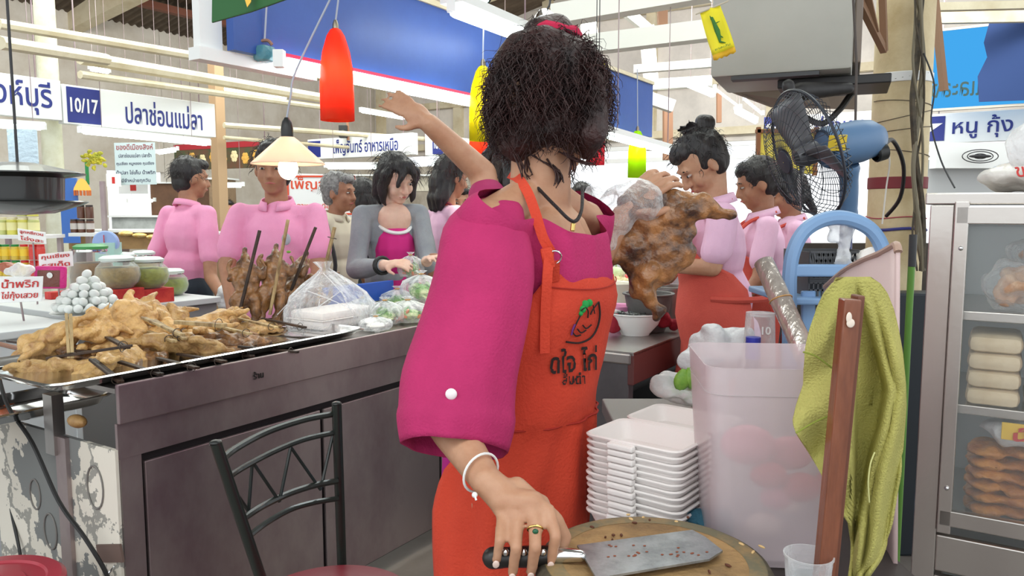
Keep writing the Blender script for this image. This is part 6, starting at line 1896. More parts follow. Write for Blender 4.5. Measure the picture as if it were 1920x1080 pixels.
# ------------------------------------------------------------------ pendant lamps
def shade_mat(name, col, tr=.6):
    if name in _m: return _m[name]
    m = bpy.data.materials.new(name); m.use_nodes = True
    n, l = m.node_tree.nodes, m.node_tree.links
    b = n['Principled BSDF']; b.inputs['Base Color'].default_value = lin(col) + (1,); b.inputs['Roughness'].default_value = .25
    t = n.new('ShaderNodeBsdfTranslucent'); t.inputs[0].default_value = lin(col) + (1,)
    mx = n.new('ShaderNodeMixShader'); mx.inputs[0].default_value = tr
    l.new(b.outputs[0], mx.inputs[1]); l.new(t.outputs[0], mx.inputs[2]); l.new(mx.outputs[0], n['Material Output'].inputs[0])
    _m[name] = m
    return m
def bulb(p, e, r, col, parent, lname='bulb_light'):
    l = bpy.data.lights.new(lname, 'POINT'); l.energy = e; l.shadow_soft_size = r; l.color = col
    o = bpy.data.objects.new(lname, l); C.objects.link(o); o.location = V(p) - W[parent.name]; o.parent = parent
def pendant(label, u, v0, v1, Y, wpx, m, cordtop, power, group='bottle shaped pendant lamps', shape=0, cu=0, bulbcol=(1, .85, .6)):
    a, b_ = P(u, v1, Y), P(u, v0, Y)
    b_.x, b_.y = a.x, a.y
    h = b_.z - a.z; r = wpx / 2 * Y / F_PX
    o = thing('pendant_lamp', label, 'lamp', a, group)
    if shape == 0: pr = [(r, 0), (r * 1.0, h * .3), (r * .96, h * .55), (r * .80, h * .75), (r * .52, h * .92), (r * .30, h * .985), (r * .16, h)]
    else: pr = [(r, 0), (r * .98, h * .55), (r * .85, h * .72), (r * .5, h * .82), (r * .55, h * .9), (r * .35, h * .98), (r * .1, h)]
    MB().lathe(a, pr, 32).build('shade', m, o, smooth=True, solid=.003)
    MB().lathe(a + Z * (h - .004), [(r * .2, 0), (r * .18, .018), (r * .1, .03), (.001, .031)], 14).build('cap', mat('brass_cap', (150, 140, 120), .3, metal=.8), o, smooth=True)
    bulb(a + Z * h * .45, power * 5, r * .3, bulbcol, o)
    ct = P(cordtop[0], cordtop[1], Y)
    MB().tube([a + Z * (h + .02), ct], .003, 6).build('cord', mat('grey_cord', (170, 176, 190), .5), o, smooth=True)
    MB().ell(a + Z * h * .55, (r * .42, r * .42, h * .12)).build('bulb', emission('warm_bulb_%d' % int(power * 10), (255, 226, 170), 14), o, smooth=True)
    return o
REDS = shade_mat('red_glass_shade', (255, 118, 84), .8); YELS = shade_mat('yellow_glass_shade', (240, 234, 50), .8); LIMS = shade_mat('lime_glass_shade', (206, 240, 40), .75)
pendant('red bottle shaped pendant lamp in front of the long tube', 633, 54, 226, 2.45, 60, REDS, (638, -30), 4)
pendant('yellow bottle shaped pendant lamp beside the dark curly hair', 906, 124, 264, 3.0, 50, YELS, (908, -30), 4)
pendant('lime yellow pendant lamp in front of the right end of the fascia', 1194, 245, 333, 4.6, 33, LIMS, (1195, 130), 4, shape=1)
pendant('smaller red pendant lamp under the yellow one', 898, 235, 312, 4.3, 36, REDS, (898, 60), 3, shape=1)
# cone lamp
q = P(540, 308, 2.35)
cn = thing('cone_lamp', 'white cone pendant lamp with a bare glowing bulb', 'lamp', q)
MB().lathe(q, [(.108, .0), (.106, .003), (.03, .072), (.022, .078), (.02, .08)], 40).build('cone_shade', shade_mat('white_cone_shade', (250, 232, 216), .5), cn, smooth=True, solid=.002)
MB().lathe(q + Z * .076, [(.014, 0), (.018, .004), (.018, .03), (.014, .05), (.007, .062), (.001, .063)], 20).build('socket', BLACK, cn, smooth=True)
MB().ell(q + Z * .0 - Z * .012, (.029, .029, .034), None, 20, 14).build('bulb', emission('bare_bulb', (255, 236, 200), 22), cn, smooth=True)
MB().cap(q + Z * .01, q + Z * .07, .02, .014).build('bulb_neck', emission('bulb_neck_glow', (255, 226, 180), 6), cn, smooth=True)
MB().tube(spline([q + Z * .135, P(545, 180, 2.35), P(556, 130, 2.36), P(628, -20, 2.36)], 5), .0032, 6).build('cord', mat('grey_cord', (170, 176, 190), .5), cn, smooth=True)
# tiny orange hanging lamp on the far left
q = P(154, 352, 6.0)
ol = thing('shell_lamp', 'small orange glowing lamp with fringe at the far left', 'lamp', q)
MB().lathe(q, [(.06, -.02), (.055, .0), (.03, .05), (.01, .07)], 16).build('shade', emission('orange_lamp_glow', (250, 180, 90), 1.6), ol, smooth=True)
g = MB()
for k in range(14):
    a = 2 * PI * k / 14; g.tube([q + V((.055 * math.cos(a), .055 * math.sin(a), -.02)), q + V((.055 * math.cos(a), .055 * math.sin(a), -.06))], .006, 4)
g.build('fringe', mat('orange_fringe', (214, 120, 60), .7), ol, kind='stuff')
# spot lamps
for i, (u, v, Y, r_, lab) in enumerate(((1022, 40, 3.2, 21, 'chrome spot lamp just above the woman\'s hair'), (905, -2, 3.0, 16, 'chrome spot lamp at the top frame edge over the batten'))):
    q = P(u, v, Y); r2_ = r_ * Y / F_PX
    o = thing('spot_lamp', lab, 'lamp', q, 'chrome spot lamps')
    MB().lathe(q, [(.001, .05), (r2_ * .5, .045), (r2_ * .9, .02), (r2_, 0), (r2_ * .96, -.004)], 24, axis=V((-.1, .4, 1))).build('reflector', CHROME, o, smooth=True)
    MB().ell(q, (r2_ * .8, r2_ * .8, .012), basis(z=(-.1, .4, 1))).build('lens', emission('spot_lens', (226, 255, 244), 2.2), o, smooth=True)
    MB().tube(spline([q + V((.01, 0, .05)), q + V((.02, .0, .1)), q + V((.0, 0, .35))], 4), .004, 6).build('bracket', DARK, o, smooth=True)
# far tubes
for i, (u0, v0, u1, v1, Y0, Y1, r_, lab) in enumerate(((168, 128, 205, 134, 9.0, 9.3, .03, 'short far tube light above the 10/17 sign'), (412, 166, 535, 186, 8.6, 9.6, .014, 'tube light with dark end right of the tan post'), (676, 208, 758, 222, 9.6, 10.4, .02, 'tube light below the long tube, left of the raised hand'),
          (1286, 156, 1338, 178, 7.0, 7.6, .028, 'bright tube light left of the grey television box'), (1380, 208, 1418, 228, 8.0, 8.6, .028, 'tube light right of the topknot woman'), (1340, 166, 1388, 202, 7.6, 8.4, .012, 'thin tube light between the two bright ones'),
          (1396, 186, 1430, 214, 7.8, 8.6, .014, 'thin tube light under the taupe board'), (610, 312, 712, 312, 8.6, 8.6, .03, 'tube light glowing below the cream sign'), (790, 304, 830, 306, 9.5, 9.5, .03, 'short tube light below the 10/18 plate'),
          (293, 286, 333, 280, 9.6, 9.6, .03, 'pair-tube light below the 10/17 sign'), (420, 347, 456, 347, 9.0, 9.0, .03, 'tube light above the stocky man\'s shoulder'), (240, 378, 290, 376, 10, 10, .02, 'tube light over the bright far opening'), (480, 10, 480, 10, 1, 1, 0, ''))):
    if not lab: continue
    tubelight(lab, P(u0, v0, Y0), P(u1, v1, Y1), r_, fit=(i in (1, 2, 3, 4, 7)))
# speaker on far rail
q = P(644, 247, 9.5)
spk = thing('loudspeaker', 'small black loudspeaker box above the cream sign', 'speaker', q - Z * .08)
MB().box(q, (.1, .08, .15), None, .006).build('cabinet', BLACK, spk)
MB().lathe(q + V((0, -.041, -.01)), [(.001, .002), (.02, .004), (.03, 0)], 16, axis=V((0, -1, 0))).build('cone', DARK, spk, smooth=True)
MB().bar(q + V((.05, .02, -.1)), q + V((.05, .02, .4)), .03, .03).build('post', mat('brown_post_paint', (150, 110, 84), .7), spk)

# ------------------------------------------------------------------ television box, boards, bracket
TVG = mat('grey_tv_casing', (176, 174, 164), .5, col2=(168, 166, 156), scale=2)
Yt = 2.5
a_, b2_ = P(1332, 148, Yt + .12), P(1598, 126, Yt - .05)
tv = thing('television', 'large grey television casing hanging at the top right', 'television', V(((a_.x + b2_.x) / 2, Yt + .15, a_.z)))
dT = V((b2_.x - a_.x, b2_.y - a_.y, 0)).normalized(); nT = V((dT.y, -dT.x, 0)); rT = Matrix((dT, -nT, Z)).transposed()
wT = V((b2_.x - a_.x, b2_.y - a_.y, 0)).length
zT = (a_.z + b2_.z) / 2
cT = V(((a_.x + b2_.x) / 2, (a_.y + b2_.y) / 2, zT + .2)) - nT * .19
MB().box(cT, (wT, .38, .4), rT, .012).build('casing', TVG, tv, smooth=True)
MB().box(cT + dT * (wT / 2 + .012) + Z * 0, (.024, .34, .36), rT, .006).build('side_plate', mat('brown_grey_plastic', (120, 106, 94), .5), tv)
MB().bar(cT - Z * .205 - nT * -.16 - dT * .15, cT - Z * .205 + nT * .16 + dT * .12, .05, .012, up=Z).build('foot_bar', DARK, tv)
MB().box(cT - Z * .222 + dT * .16 - nT * .02, (.34, .26, .03), rT, .004).build('dark_cradle', mat('black_cradle', (34, 32, 32), .5), tv)
MB().tube([P(1600, 0, 2.3), P(1606, 120, 2.3), P(1602, 330, 2.3)], .004, 6).build('power_cord', mat('dark_cord', (70, 60, 54), .5), tv, smooth=True)
g = MB(); 
pp = [P(1368, 164, 3.0), P(1368, 170, 3.0), P(1448, 200, 3.1), P(1606, 204, 3.05), P(1606, 150, 3.0), P(1500, 150, 3.0)]
g.loft([pp, [p + V((0, .02, .0)) for p in pp]]); g.build('taupe_board', mat('taupe_board', (150, 138, 124), .7), None, label='taupe board slung under the television', cat='board')
# folded black sling hanging under the tv
g = MB().chain([P(1478, 160, 2.4), P(1482, 178, 2.4), P(1500, 190, 2.4)], [.02, .018, .012]); g.cap(P(1500, 172, 2.45), P(1590, 165, 2.5), .03, .02)
g.blob('black_mount', mat('black_cradle', (34, 32, 32), .5), tv, .008, 1)
# angle bracket on the column
g = MB()
g.bar(P(1600, -20, 2.7), P(1658, 96, 2.85), .022, .02); g.bar(P(1654, -30, 2.8), P(1658, 96, 2.85), .022, .02); g.bar(P(1620, -30, 2.7), P(1640, 60, 2.8), .03, .008)
g.build('angle_bracket', mat('brown_wood_bracket', (146, 112, 86), .6), None, label='brown triangular bracket fixed to the column top', cat='bracket')
# yellow royal pennant with green crocodile
pn = thing('yellow_pennant', 'small yellow pennant with a green crocodile hanging on the television', 'pennant', P(1345, 110, 2.3))
cs_ = [P(1312, 22, 2.36), P(1350, 8, 2.34), P(1377, 88, 2.32), P(1336, 104, 2.34)]
g = MB()
rows = []
for i in range(9):
    t = i / 8
    l_, r__ = cs_[0].lerp(cs_[3], t), cs_[1].lerp(cs_[2], t)
    rows.append([l_.lerp(r__, j / 8) + V((0, .006 * math.sin(j * 1.1 + t * 3), 0)) for j in range(9)])
g.loft(rows, cap=False, close=False).build('cloth', mat('bright_yellow_cloth', (240, 226, 40), .7), pn, smooth=True, solid=.001, auto=False)
rows = [[q + V((0, 0, 0)) for q in rows[-1]], [q + V((.004, 0, -.014 - .004 * (j % 2))) for j, q in enumerate(rows[-1])]]
MB().loft(rows, cap=False, close=False).build('fringe', mat('amber_fringe', (226, 176, 40), .8), pn, smooth=True, solid=.001, auto=False)
MB().tube([P(1304, 27, 2.36), P(1366, 2, 2.33)], .0025, 6).build('rod', mat('pale_stick', (200, 190, 170), .6), pn, smooth=True)
g = MB().chain([P(1335, 34, 2.335), P(1340, 46, 2.335), P(1345, 58, 2.335), P(1348, 68, 2.333), P(1350, 78, 2.332), P(1360, 80, 2.33)], [.004, .006, .008, .006, .003, .001], 8)
g.chain([P(1341, 44, 2.335), P(1349, 40, 2.33)], [.002, .001], 6); g.chain([P(1348, 66, 2.333), P(1355, 70, 2.33)], [.003, .0015], 6); g.chain([P(1334, 36, 2.335), P(1331, 30, 2.335)], [.003, .001], 6)
g.build('crocodile_figure', mat('print_green', (60, 120, 50), .7), pn, smooth=True)
lettering('ชาละวัน', P(1355, 88, 2.315), (cs_[2] - cs_[3]), Z, .007, mat('print_green', (60, 120, 50)), pn, width=.045)
# yellow and red banners behind the hair
for (u0, v0, u1, v1, Y, col, lab) in ((1112, 112, 1134, 200, 3.4, (236, 226, 40), 'bright yellow cloth strip right of the dark hair'), (1100, 225, 1133, 310, 3.6, (226, 30, 50), 'red cloth strip hanging right of the dark hair')):
    p = P(u0, v0, Y); q = P(u1, v1, Y); rows = []
    for i in range(8):
        z = p.z + (q.z - p.z) * i / 7
        rows.append([V((p.x + (q.x - p.x) * j / 6, Y + .008 * math.sin(j * 1.5 + i * .4), z)) for j in range(7)])
    hc_ = MB().loft(rows, cap=False, close=False).build('hanging_cloth', mat('cloth_%d' % col[0] + str(col[1]), col, .7), None, smooth=True, solid=.002, auto=False, label=lab, cat='cloth')
    MB().tube([V(((p.x + q.x) / 2, Y, p.z)), V(((p.x + q.x) / 2, Y, 4.4))], .002, 4).build('cord', DARK, hc_)
# yellow framed board behind the fan, blue panel
yb = thing('yellow_board', 'yellow board in a wooden frame behind the fan', 'board', P(1480, 325, 4.6))
MB().box(P(1475, 284, 4.6), (.34, .02, .26)).build('board_face', mat('mustard_board', (214, 196, 70), .7, col2=(226, 210, 96), scale=5), yb)
for (u, v, w, h) in ((1421, 284, .02, .28), (1529, 284, .02, .28), (1475, 246, .36, .02)): MB().box(P(u, v, 4.585), (w, .03, h)).build('frame_bar', mat('brown_frame', (130, 80, 44), .6), yb)
MB().box(P(1475, 394, 4.62) - Z * .62, (.06, .03, 1.3)).build('stand', mat('brown_frame', (130, 80, 44), .6), yb)

# ------------------------------------------------------------------ pedestal fan
FB = mat('blue_grey_fan_plastic', (92, 124, 160), .4)
fc = P(1512, 290, 2.05)
axf = V((-.95, -.10, -.32)).normalized()
mf = basis(x=(0, 0, 1), z=axf)
fn = thing('pedestal_fan', 'blue-grey pedestal fan with wire guard tilted down to the left', 'fan', (P(1585, 394, 2.1).x, 2.12, 0))
Rf = .172
FG = mat('dark_wire_guard', (62, 66, 74), .35, metal=.5)
g = MB()
g.tube([fc + mf @ V((Rf * math.cos(a), Rf * math.sin(a), .0)) for a in [k * PI / 24 for k in range(48)]], .004, 6, closed=True)
gd = g.build('guard_rim', FG, fn, smooth=True)
g = MB(); g2 = MB()
for k in range(54):
    a = 2 * PI * k / 54
    c_, s__ = math.cos(a), math.sin(a)
    g.tube([fc + mf @ V((r * c_, r * s__, z)) for r, z in ((.03, .062), (.09, .06), (.14, .045), (Rf, 0))], .0011, 3, cap=False)
    g2.tube([fc + mf @ V((r * c_, r * s__, z)) for r, z in ((.045, -.05), (.10, -.048), (.15, -.035), (Rf, 0))], .0011, 3, cap=False)
for r, z, gg in ((.06, .061, g), (.11, .055, g), (.145, .042, g), (.12, -.043, g2)):
    gg.tube([fc + mf @ V((r * math.cos(a), r * math.sin(a), z)) for a in [k * PI / 16 for k in range(32)]], .0012, 3, closed=True)
g.build('front_guard', FG, fn, kind='stuff', smooth=True); g2.build('rear_guard', FG, fn, kind='stuff', smooth=True)
MB().lathe(fc, [(.001, .066), (.03, .064), (.034, .058)], 20, axis=axf).build('guard_badge', mat('dark_badge', (40, 44, 60), .4), fn, smooth=True)
hub = MB().lathe(fc, [(.001, .035), (.022, .03), (.03, .0), (.028, -.03)], 20, axis=axf).build('hub', mat('smoky_blade', (92, 92, 96), .35), fn, smooth=True)
for k in range(3):
    a0 = 2 * PI * k / 3 + .3; rows = []
    for i in range(7):
        r = .022 + (.135) * i / 6
        rows.append([fc + mf @ V((r * math.cos(a0 + w * (1 - .3 * i / 6)), r * math.sin(a0 + w * (1 - .3 * i / 6)), .024 * (w / .5) )) for w in (-.5, -.25, 0, .25, .5)])
    MB().loft(rows, cap=False, close=False).build('blade', mat('smoky_blade', (92, 92, 96), .35), fn, smooth=True, solid=.002, auto=False)
mA = fc - axf * .05
g = MB()
prof = [(.001, 0), (.050, .0), (.056, .012), (.056, .10), (.050, .135), (.030, .165), (.012, .175), (.001, .176)]
g.lathe(mA, prof, 28, axis=V((.94, .14, .20)))
mt = g.build('motor_housing', FB, fn, smooth=True)
MB().lathe(P(1640, 288, 2.06), [(.02, 0), (.024, .004), (.022, .03), (.001, .032)], 16, axis=V((.94, .14, .20))).build('rear_knob', BLACK, fn, smooth=True)
MB().box(P(1570, 268, 1.995), (.052, .004, .04), basis(x=(1, .24, .1), z=(0, -.25, 1)), .001).build('yellow_sticker', mat('yellow_sticker', (222, 190, 50), .5), mt)
MB().tube(spline([P(1590, 310, 2.08), P(1592, 350, 2.1), P(1590, 400, 2.12)], 4), [.028, .03, .026, .024, .024, .024, .024, .024, .026], 14).build('neck', FB, fn, smooth=True)
fx = P(1588, 400, 2.12)
MB().tube([fx, V((fx.x, fx.y, .03))], .017, 14).build('pole', mat('deep_blue_pole', (50, 62, 120), .4), fn, smooth=True)
MB().lathe((fx.x, fx.y, 0), [(.001, .035), (.05, .033), (.17, .012), (.18, .0)], 32).build('base', FB, fn, smooth=True)
MB().tube(spline([P(1648, 290, 2.06), P(1672, 262, 2.2), P(1694, 310, 2.3), P(1688, 370, 2.4), P(1662, 405, 2.5)], 6), .006, 8).build('fan_cord', cbm, fn, smooth=True)
# black water hose curving from the bracket behind the fan
g = MB().tube(spline([P(1500, 214, 2.75), P(1540, 232, 2.7), P(1572, 208, 2.7), P(1600, 172, 2.75), P(1632, 150, 2.8)], 6), .011, 8)
g.build('black_hose', mat('black_hose', (46, 42, 38), .5), None, smooth=True, label='black hose curving between television and fan', cat='hose')
# wires and pipes beside the column
WM = mat('brown_wire_bundle', (84, 74, 58), .7, col2=(56, 50, 42), scale=30)
bw_ = thing('wire_bundle', 'tangled brown wires running up beside the column', 'wires', P(1722, 510, 2.9))
for k in range(5):
    pts = [P(1722 + 9 * math.sin(k * 1.7 + i * .9) + random.uniform(-3, 3), -20 + i * 66, 2.82 + .03 * math.sin(k + i)) for i in range(9)]
    MB().tube(spline(pts, 5), (.008, .011, .005, .004, .006)[k], 6).build('wire', WM if k % 2 else mat('grey_pipe', (120, 112, 92), .6), bw_, smooth=True)
MB().tube(spline([P(1732, 100, 2.8), P(1752, 160, 2.75), P(1746, 230, 2.75), P(1764, 300, 2.7), P(1790, 352, 2.6)], 6), .003, 6).build('loose_wire', DARK, bw_, smooth=True)
MB().tube(spline([P(1655, 265, 2.7), P(1668, 300, 2.75), P(1662, 350, 2.8), P(1654, 420, 2.8)], 6), .003, 6).build('loose_wire', mat('white_wire', (210, 206, 196), .6), bw_, smooth=True)
MB().tube([P(1709, 500, 2.55), V((P(1709, 500, 2.55).x, 2.55, 0))], .011, 12).build('green_pole', mat('green_pole', (100, 150, 60), .4), None, smooth=True, label='thin bright green pole between towel and steel cabinet', cat='pole')
MB().tube([P(1712, 440, 2.56), P(1710, 500, 2.55)], .012, 12).build('pole_grip', DARK, None, smooth=True, label='dark grip at the top of the green pole', cat='grip')
q = P(1728, 700, 2.7)
MB().box((q.x + .02, 2.85, .5), (.28, .1, 1.0), None, .01).build('dark_locker', mat('dark_teal_metal', (28, 36, 44), .5), None, label='dark low locker behind the green pole', cat='locker')
MB().box((P(1640, 600, 3.3).x, 3.3, .58), (.7, .06, 1.16), None).build('dark_screen', mat('brown_dark_screen', (74, 66, 58), .7, col2=(50, 46, 42), scale=6), None, label='dark brown screen behind the column base', cat='screen')
# far right: shelf with small ceiling fan guard and white beams
MB().box(P(1850, 292, 6.2), (.85, .1, .2)).build('white_shelf_box', WHITE, None, label='white box beam below the หนู กุ้ง sign', cat='beam')
wf_ = thing('wall_fan', 'small dark wire fan lying on the white beam at the right', 'fan', P(1838, 305, 6.1))
q = P(1838, 293, 6.05)
g = MB()
for r in (.14, .1, .05):
    g.tube([q + V((r * math.cos(a), 0, r * .36 * math.sin(a))) for a in [k * PI / 12 for k in range(24)]], .004, 5, closed=True)
g.build('guard', DARK, wf_, smooth=True, kind='stuff')
MB().ell(q, (.09, .02, .014)).build('blades', DARK, wf_, smooth=True)
MB().box(P(1850, 340, 6.3), (1.1, .05, .34)).build('grey_wall_board', mat('grey_board_paint', (188, 190, 190), .6), None, label='grey board behind the top of the steel cabinet', cat='board')
g = MB()
g.bar(P(1740, 14, 5.2), P(1990, 8, 5.2), .05, .05); g.bar(P(1740, 30, 6.3), P(1990, 26, 6.3), .05, .12)
tag(g.build('trim_15', CREAM), kind='structure')
MB().bar(P(1746, -60, 4.0), P(1770, 170, 4.0), .05, .02).build('brown_slat', mat('brown_wood_bracket', (146, 112, 86), .6), None, label='brown slat hanging left of the back-lit sign', cat='slat')

# ------------------------------------------------------------------ stainless display cabinet
Ye = 1.62
E0 = P(1744, 394, Ye); E0.z = 0
XR = -B
def ET(x, y, z): return E0 + XR * x + A * y + Z * z
ER = Matrix((XR, A, Z)).transposed()
ztop = P(1750, 362, Ye).z
SC = mat('cabinet_steel', (196, 190, 184), .26, metal=.92, bump=.02, bscale=60)
cab = thing('display_cabinet', 'stainless steel display cabinet with sliding glass front', 'cabinet', ET(.45, .22, 0))
CWd, CDp = .9, .44
zg1, zg0 = P(1816, 424, Ye - .05).z, P(1778, 960, Ye - .05).z
zr0 = P(1750, 990, Ye).z
MB().box(ET(CWd / 2, CDp / 2, ztop - .012), (CWd + .02, CDp, .024), ER, .003).build('top_plate', SC, cab)
for x, y in ((.022, .012), (CWd - .02, .012), (.022, CDp - .02), (CWd - .02, CDp - .02)):
    MB().box(ET(x, y, ztop / 2 - .01), (.044, .024 if y < .1 else .04, ztop - .03), ER, .002).build('corner_post', SC, cab)
MB().box(ET(CWd / 2, .010, ztop - .045), (CWd - .09, .02, .035), ER).build('head_rail', SC, cab)
dr = thing  # sliding door frame pieces
df = MB().box(ET(.058, -.004, (zg0 + zg1) / 2), (.026, .022, zg1 - zg0 + .10), ER, .002).build('door_stile', SC, cab)
MB().box(ET(.058 + .38, -.004, zg1 + .022), (.78, .022, .036), ER, .002).build('door_top_rail', SC, cab)
MB().box(ET(.058 + .38, -.004, zg0 - .016), (.78, .022, .034), ER, .002).build('door_bottom_rail', SC, cab)
for z in (zg1 - .045, zg0 + .05): MB().ell(ET(.060, -.016, z), (.005, .004, .005)).build('screw', CHROME, df, smooth=True)
MB().box(ET(.46, -.002, (zg0 + zg1) / 2), (.78, .004, zg1 - zg0), ER).build('glass_pane', GLASS, cab)
for z0_, z1_ in ((zr0 - .085, zr0 - .005), (.10, zr0 - .095)):
    MB().box(ET(CWd / 2, .012, (z0_ + z1_) / 2), (CWd - .088, .02, z1_ - z0_), ER, .003).build('lower_panel', SC, cab)
MB().box(ET(.004, CDp / 2, (zr0 + .1) / 2 + .1), (.006, CDp - .05, zr0 - .05), ER).build('side_panel', SC, cab)
MB().box(ET(.004, CDp / 2, (zg0 + zg1) / 2), (.004, CDp - .08, zg1 - zg0), ER).build('side_glass', GLASS, cab)
MB().box(ET(CWd / 2, CDp - .006, ztop / 2), (CWd - .05, .006, ztop - .1), ER).build('back_panel', mat('pale_steel_back', (206, 212, 214), .5), cab)
zsh = [zg0 - .03, P(1800, 756, Ye).z, P(1812, 582, Ye).z]
for z in zsh: MB().box(ET(CWd / 2, CDp / 2 + .01, z - .01), (CWd - .06, CDp - .05, .02), ER, .002).build('shelf', SC, cab)
MB().tube([ET(.30, .30, ztop - .045), ET(.80, .30, ztop - .045)], .012, 10).build('inner_tube', emission('cabinet_tube_glow', (236, 250, 255), 5), cab, smooth=True)
# goods inside
SNK = mat('brown_snack', (190, 128, 74), .5, col2=(226, 186, 150), scale=26, bump=.5, bscale=80)
k_ = 0
for (x, y, z, sx, sz, lab) in ((.16, .10, zsh[2], .075, .055, 'bag of brown crackling on the top shelf, leftmost'), (.32, .10, zsh[2], .08, .05, 'bag of brown crackling on the top shelf, second from left'), (.22, .15, zsh[2] + .075, .09, .04, 'bag of brown crackling lying on top of the others'), (.46, .11, zsh[2], .075, .06, 'bag of brown crackling on the top shelf, right')):
    g = MB()
    for q in range(7): g.ell(ET(x + random.uniform(-.5, .5) * sx, y + random.uniform(-.03, .03), z + sz * random.uniform(.6, 1.1)), (random.uniform(.025, .04), .03, random.uniform(.02, .034)))
    o = thing('snack_bag', lab, 'bag', ET(x, y, z), 'bags of crackling on the cabinet top shelf')
    g.blob('crackling', SNK, o, .006, 1, disp=(.012, 45))
    MB().ell(ET(x, y, z + sz * .95), (sx * .95, .055, sz * 1.05), ER).blob('clear_film', CLEAR, o, .008, 1, disp=(.02, 24))
CRM = mat('cream_roll', (226, 208, 176), .7, col2=(210, 188, 152), scale=14, bump=.2); TAN = mat('tan_roll', (206, 164, 128), .7, col2=(190, 146, 110), scale=14, bump=.2)
for col in range(3):
    for r_ in range(4):
        x = .13 + col * .105; z = zsh[1] + .0195 + r_ * .0375
        g = MB().box(ET(x, .12, z), (.098, .17, .036), ER, .014)
        g.build('wafer_pack', CRM if col == 0 else TAN, None, smooth=True, label='%s wafer pack on the middle shelf, %s column, %s' % (('cream', 'tan', 'tan')[col], ('left', 'middle', 'right')[col], ('at the bottom', 'second from bottom', 'third from bottom', 'on top')[r_]), cat='packet', group='wafer packs stacked in the cabinet')
GLD = mat('golden_fried_skin', (206, 140, 62), .45, col2=(160, 90, 40), scale=16, bump=.6, bscale=60)
for r_ in range(6):
    z = zsh[0] + .016 + r_ * .026
    g = MB()
    for q in range(7): g.ell(ET(.13 + .06 * q, .12 + .01 * math.sin(q), z + .003 * math.sin(q * 2 + r_)), (.045, .07, .015), ER)
    g.blob('fried_pastry', GLD, None, .006, 1, disp=(.008, 40), label='golden fried sheet in the bottom cabinet stack, %s' % ('lowest', 'second from bottom', 'third from bottom', 'fourth from bottom', 'second from top', 'topmost')[r_], cat='pastry', group='golden fried sheets on the bottom shelf')
z = zsh[0] + .016 + 6 * .026
g = MB().ell(ET(.22, .10, z + .02), (.12, .06, .028), ER)
fbag = g.blob('plastic_bag', WHITEBAG, None, .006, 1, disp=(.02, 26), label='shiny clear bag with yellow and red tag above the fried sheets', cat='bag')
lb = MB().box(ET(.20, .035, z + .034), (.10, .004, .036), basis(x=XR + Z * .25, z=Z), .001).build('yellow_tag', mat('yellow_tag', (236, 196, 60), .5), fbag)
lettering('ป้า', ET(.195, .032, z + .034), XR + Z * .25, Z, .028, REDP, fbag, width=.05, bold=.03)
# bag lying on the cabinet
g = MB().ell(ET(.20, .14, ztop + .035), (.13, .10, .034), ER, 20, 12); g.ell(ET(.30, .16, ztop + .05), (.1, .1, .045), ER)
wb2 = g.blob('plastic_bag', mat('milky_bag', (226, 222, 216), .35, bump=.5, bscale=30, coat=.4), None, .007, 2, disp=(.012, 22), label='milky plastic bag with red lettering lying on the steel cabinet', cat='bag')
lettering('ของฝาก', ET(.20, .025, ztop + .045), XR + Z * .05, Z + V((0, .5, 0)), .03, REDP, wb2, width=.11, bold=.01)
g = MB().lathe(ET(.13, .10, ztop + .075), [(.001, .0), (.03, .002), (.05, .02), (.06, .05), (.058, .052), (.03, .01)], 28, axis=XR + V((0, 0, .3)))
g.build('clear_dome', CLEARW, None, smooth=True, label='clear plastic dome lid on top of the milky bag', cat='lid')

# ------------------------------------------------------------------ chair and stool in front of the counter
CHB = mat('black_painted_tube', (34, 40, 36), .3, coat=.3)
CHR = mat('maroon_vinyl', (122, 26, 42), .35, bump=.05)
chn = thing('metal_chair', 'black tube metal chair with zigzag back and maroon round seat', 'chair', PZ(660, 1095, .46) * 1)
zc0 = .86
L1, R1 = PZ(404, 830, zc0), PZ(631, 757, zc0)
def YL(u): return L1.y + (u - 404) / 227 * (R1.y - L1.y)
Lb = P(498, 1110, L1.y + .10); Rb = P(641, 1062, R1.y + .06)
def ext(a, b_, z): return a + (b_ - a) * ((a.z - z) / (a.z - b_.z))
Lg, Rg = ext(L1, Lb, .0), ext(R1, Rb, .0)
MB().tube([L1, ext(L1, Lb, .45), Lg + V((-.08, .0, 0))], .0115, 12).build('rear_leg', CHB, chn, smooth=True)
MB().tube([R1, ext(R1, Rb, .45), Rg + V((.02, .10, 0))], .0115, 12).build('rear_leg', CHB, chn, smooth=True)
for e in (L1, R1): MB().ell(e, (.0115, .0115, .006)).build('end_plug', BLACK, chn, smooth=True)
def CR(pts, r, nm='back_rail'):
    n = len(pts)
    return MB().tube(spline([P(u, v, YL(u) + .018 * math.sin(PI * i / (n - 1)) + .012) for i, (u, v) in enumerate(pts)], 6), r, 8).build(nm, CHB, chn, smooth=True)
CR([(412, 866), (440, 842), (500, 810), (570, 787), (628, 776)], .0075)
CR([(422, 900), (450, 880), (510, 848), (570, 824), (629, 811)], .0065)
CR([(456, 972), (490, 950), (540, 926), (590, 910), (632, 902)], .0075)
CR([(466, 1006), (500, 980), (545, 955), (590, 942), (633, 935)], .0065)
zz_ = [(440, 920), (466, 958), (473, 865), (524, 940), (545, 838), (601, 918), (624, 815)]
for i in range(6):
    (a_, b_) = zz_[i], zz_[i + 1]
    MB().tube([P(a_[0], a_[1], YL(a_[0]) + .026), P(b_[0], b_[1], YL(b_[0]) + .026)], .0038, 6).build('zigzag_rod', CHB, chn, smooth=True)
sf = PZ(662, 1055, .475); sc2 = V((sf.x - .01, sf.y - .185, .45))
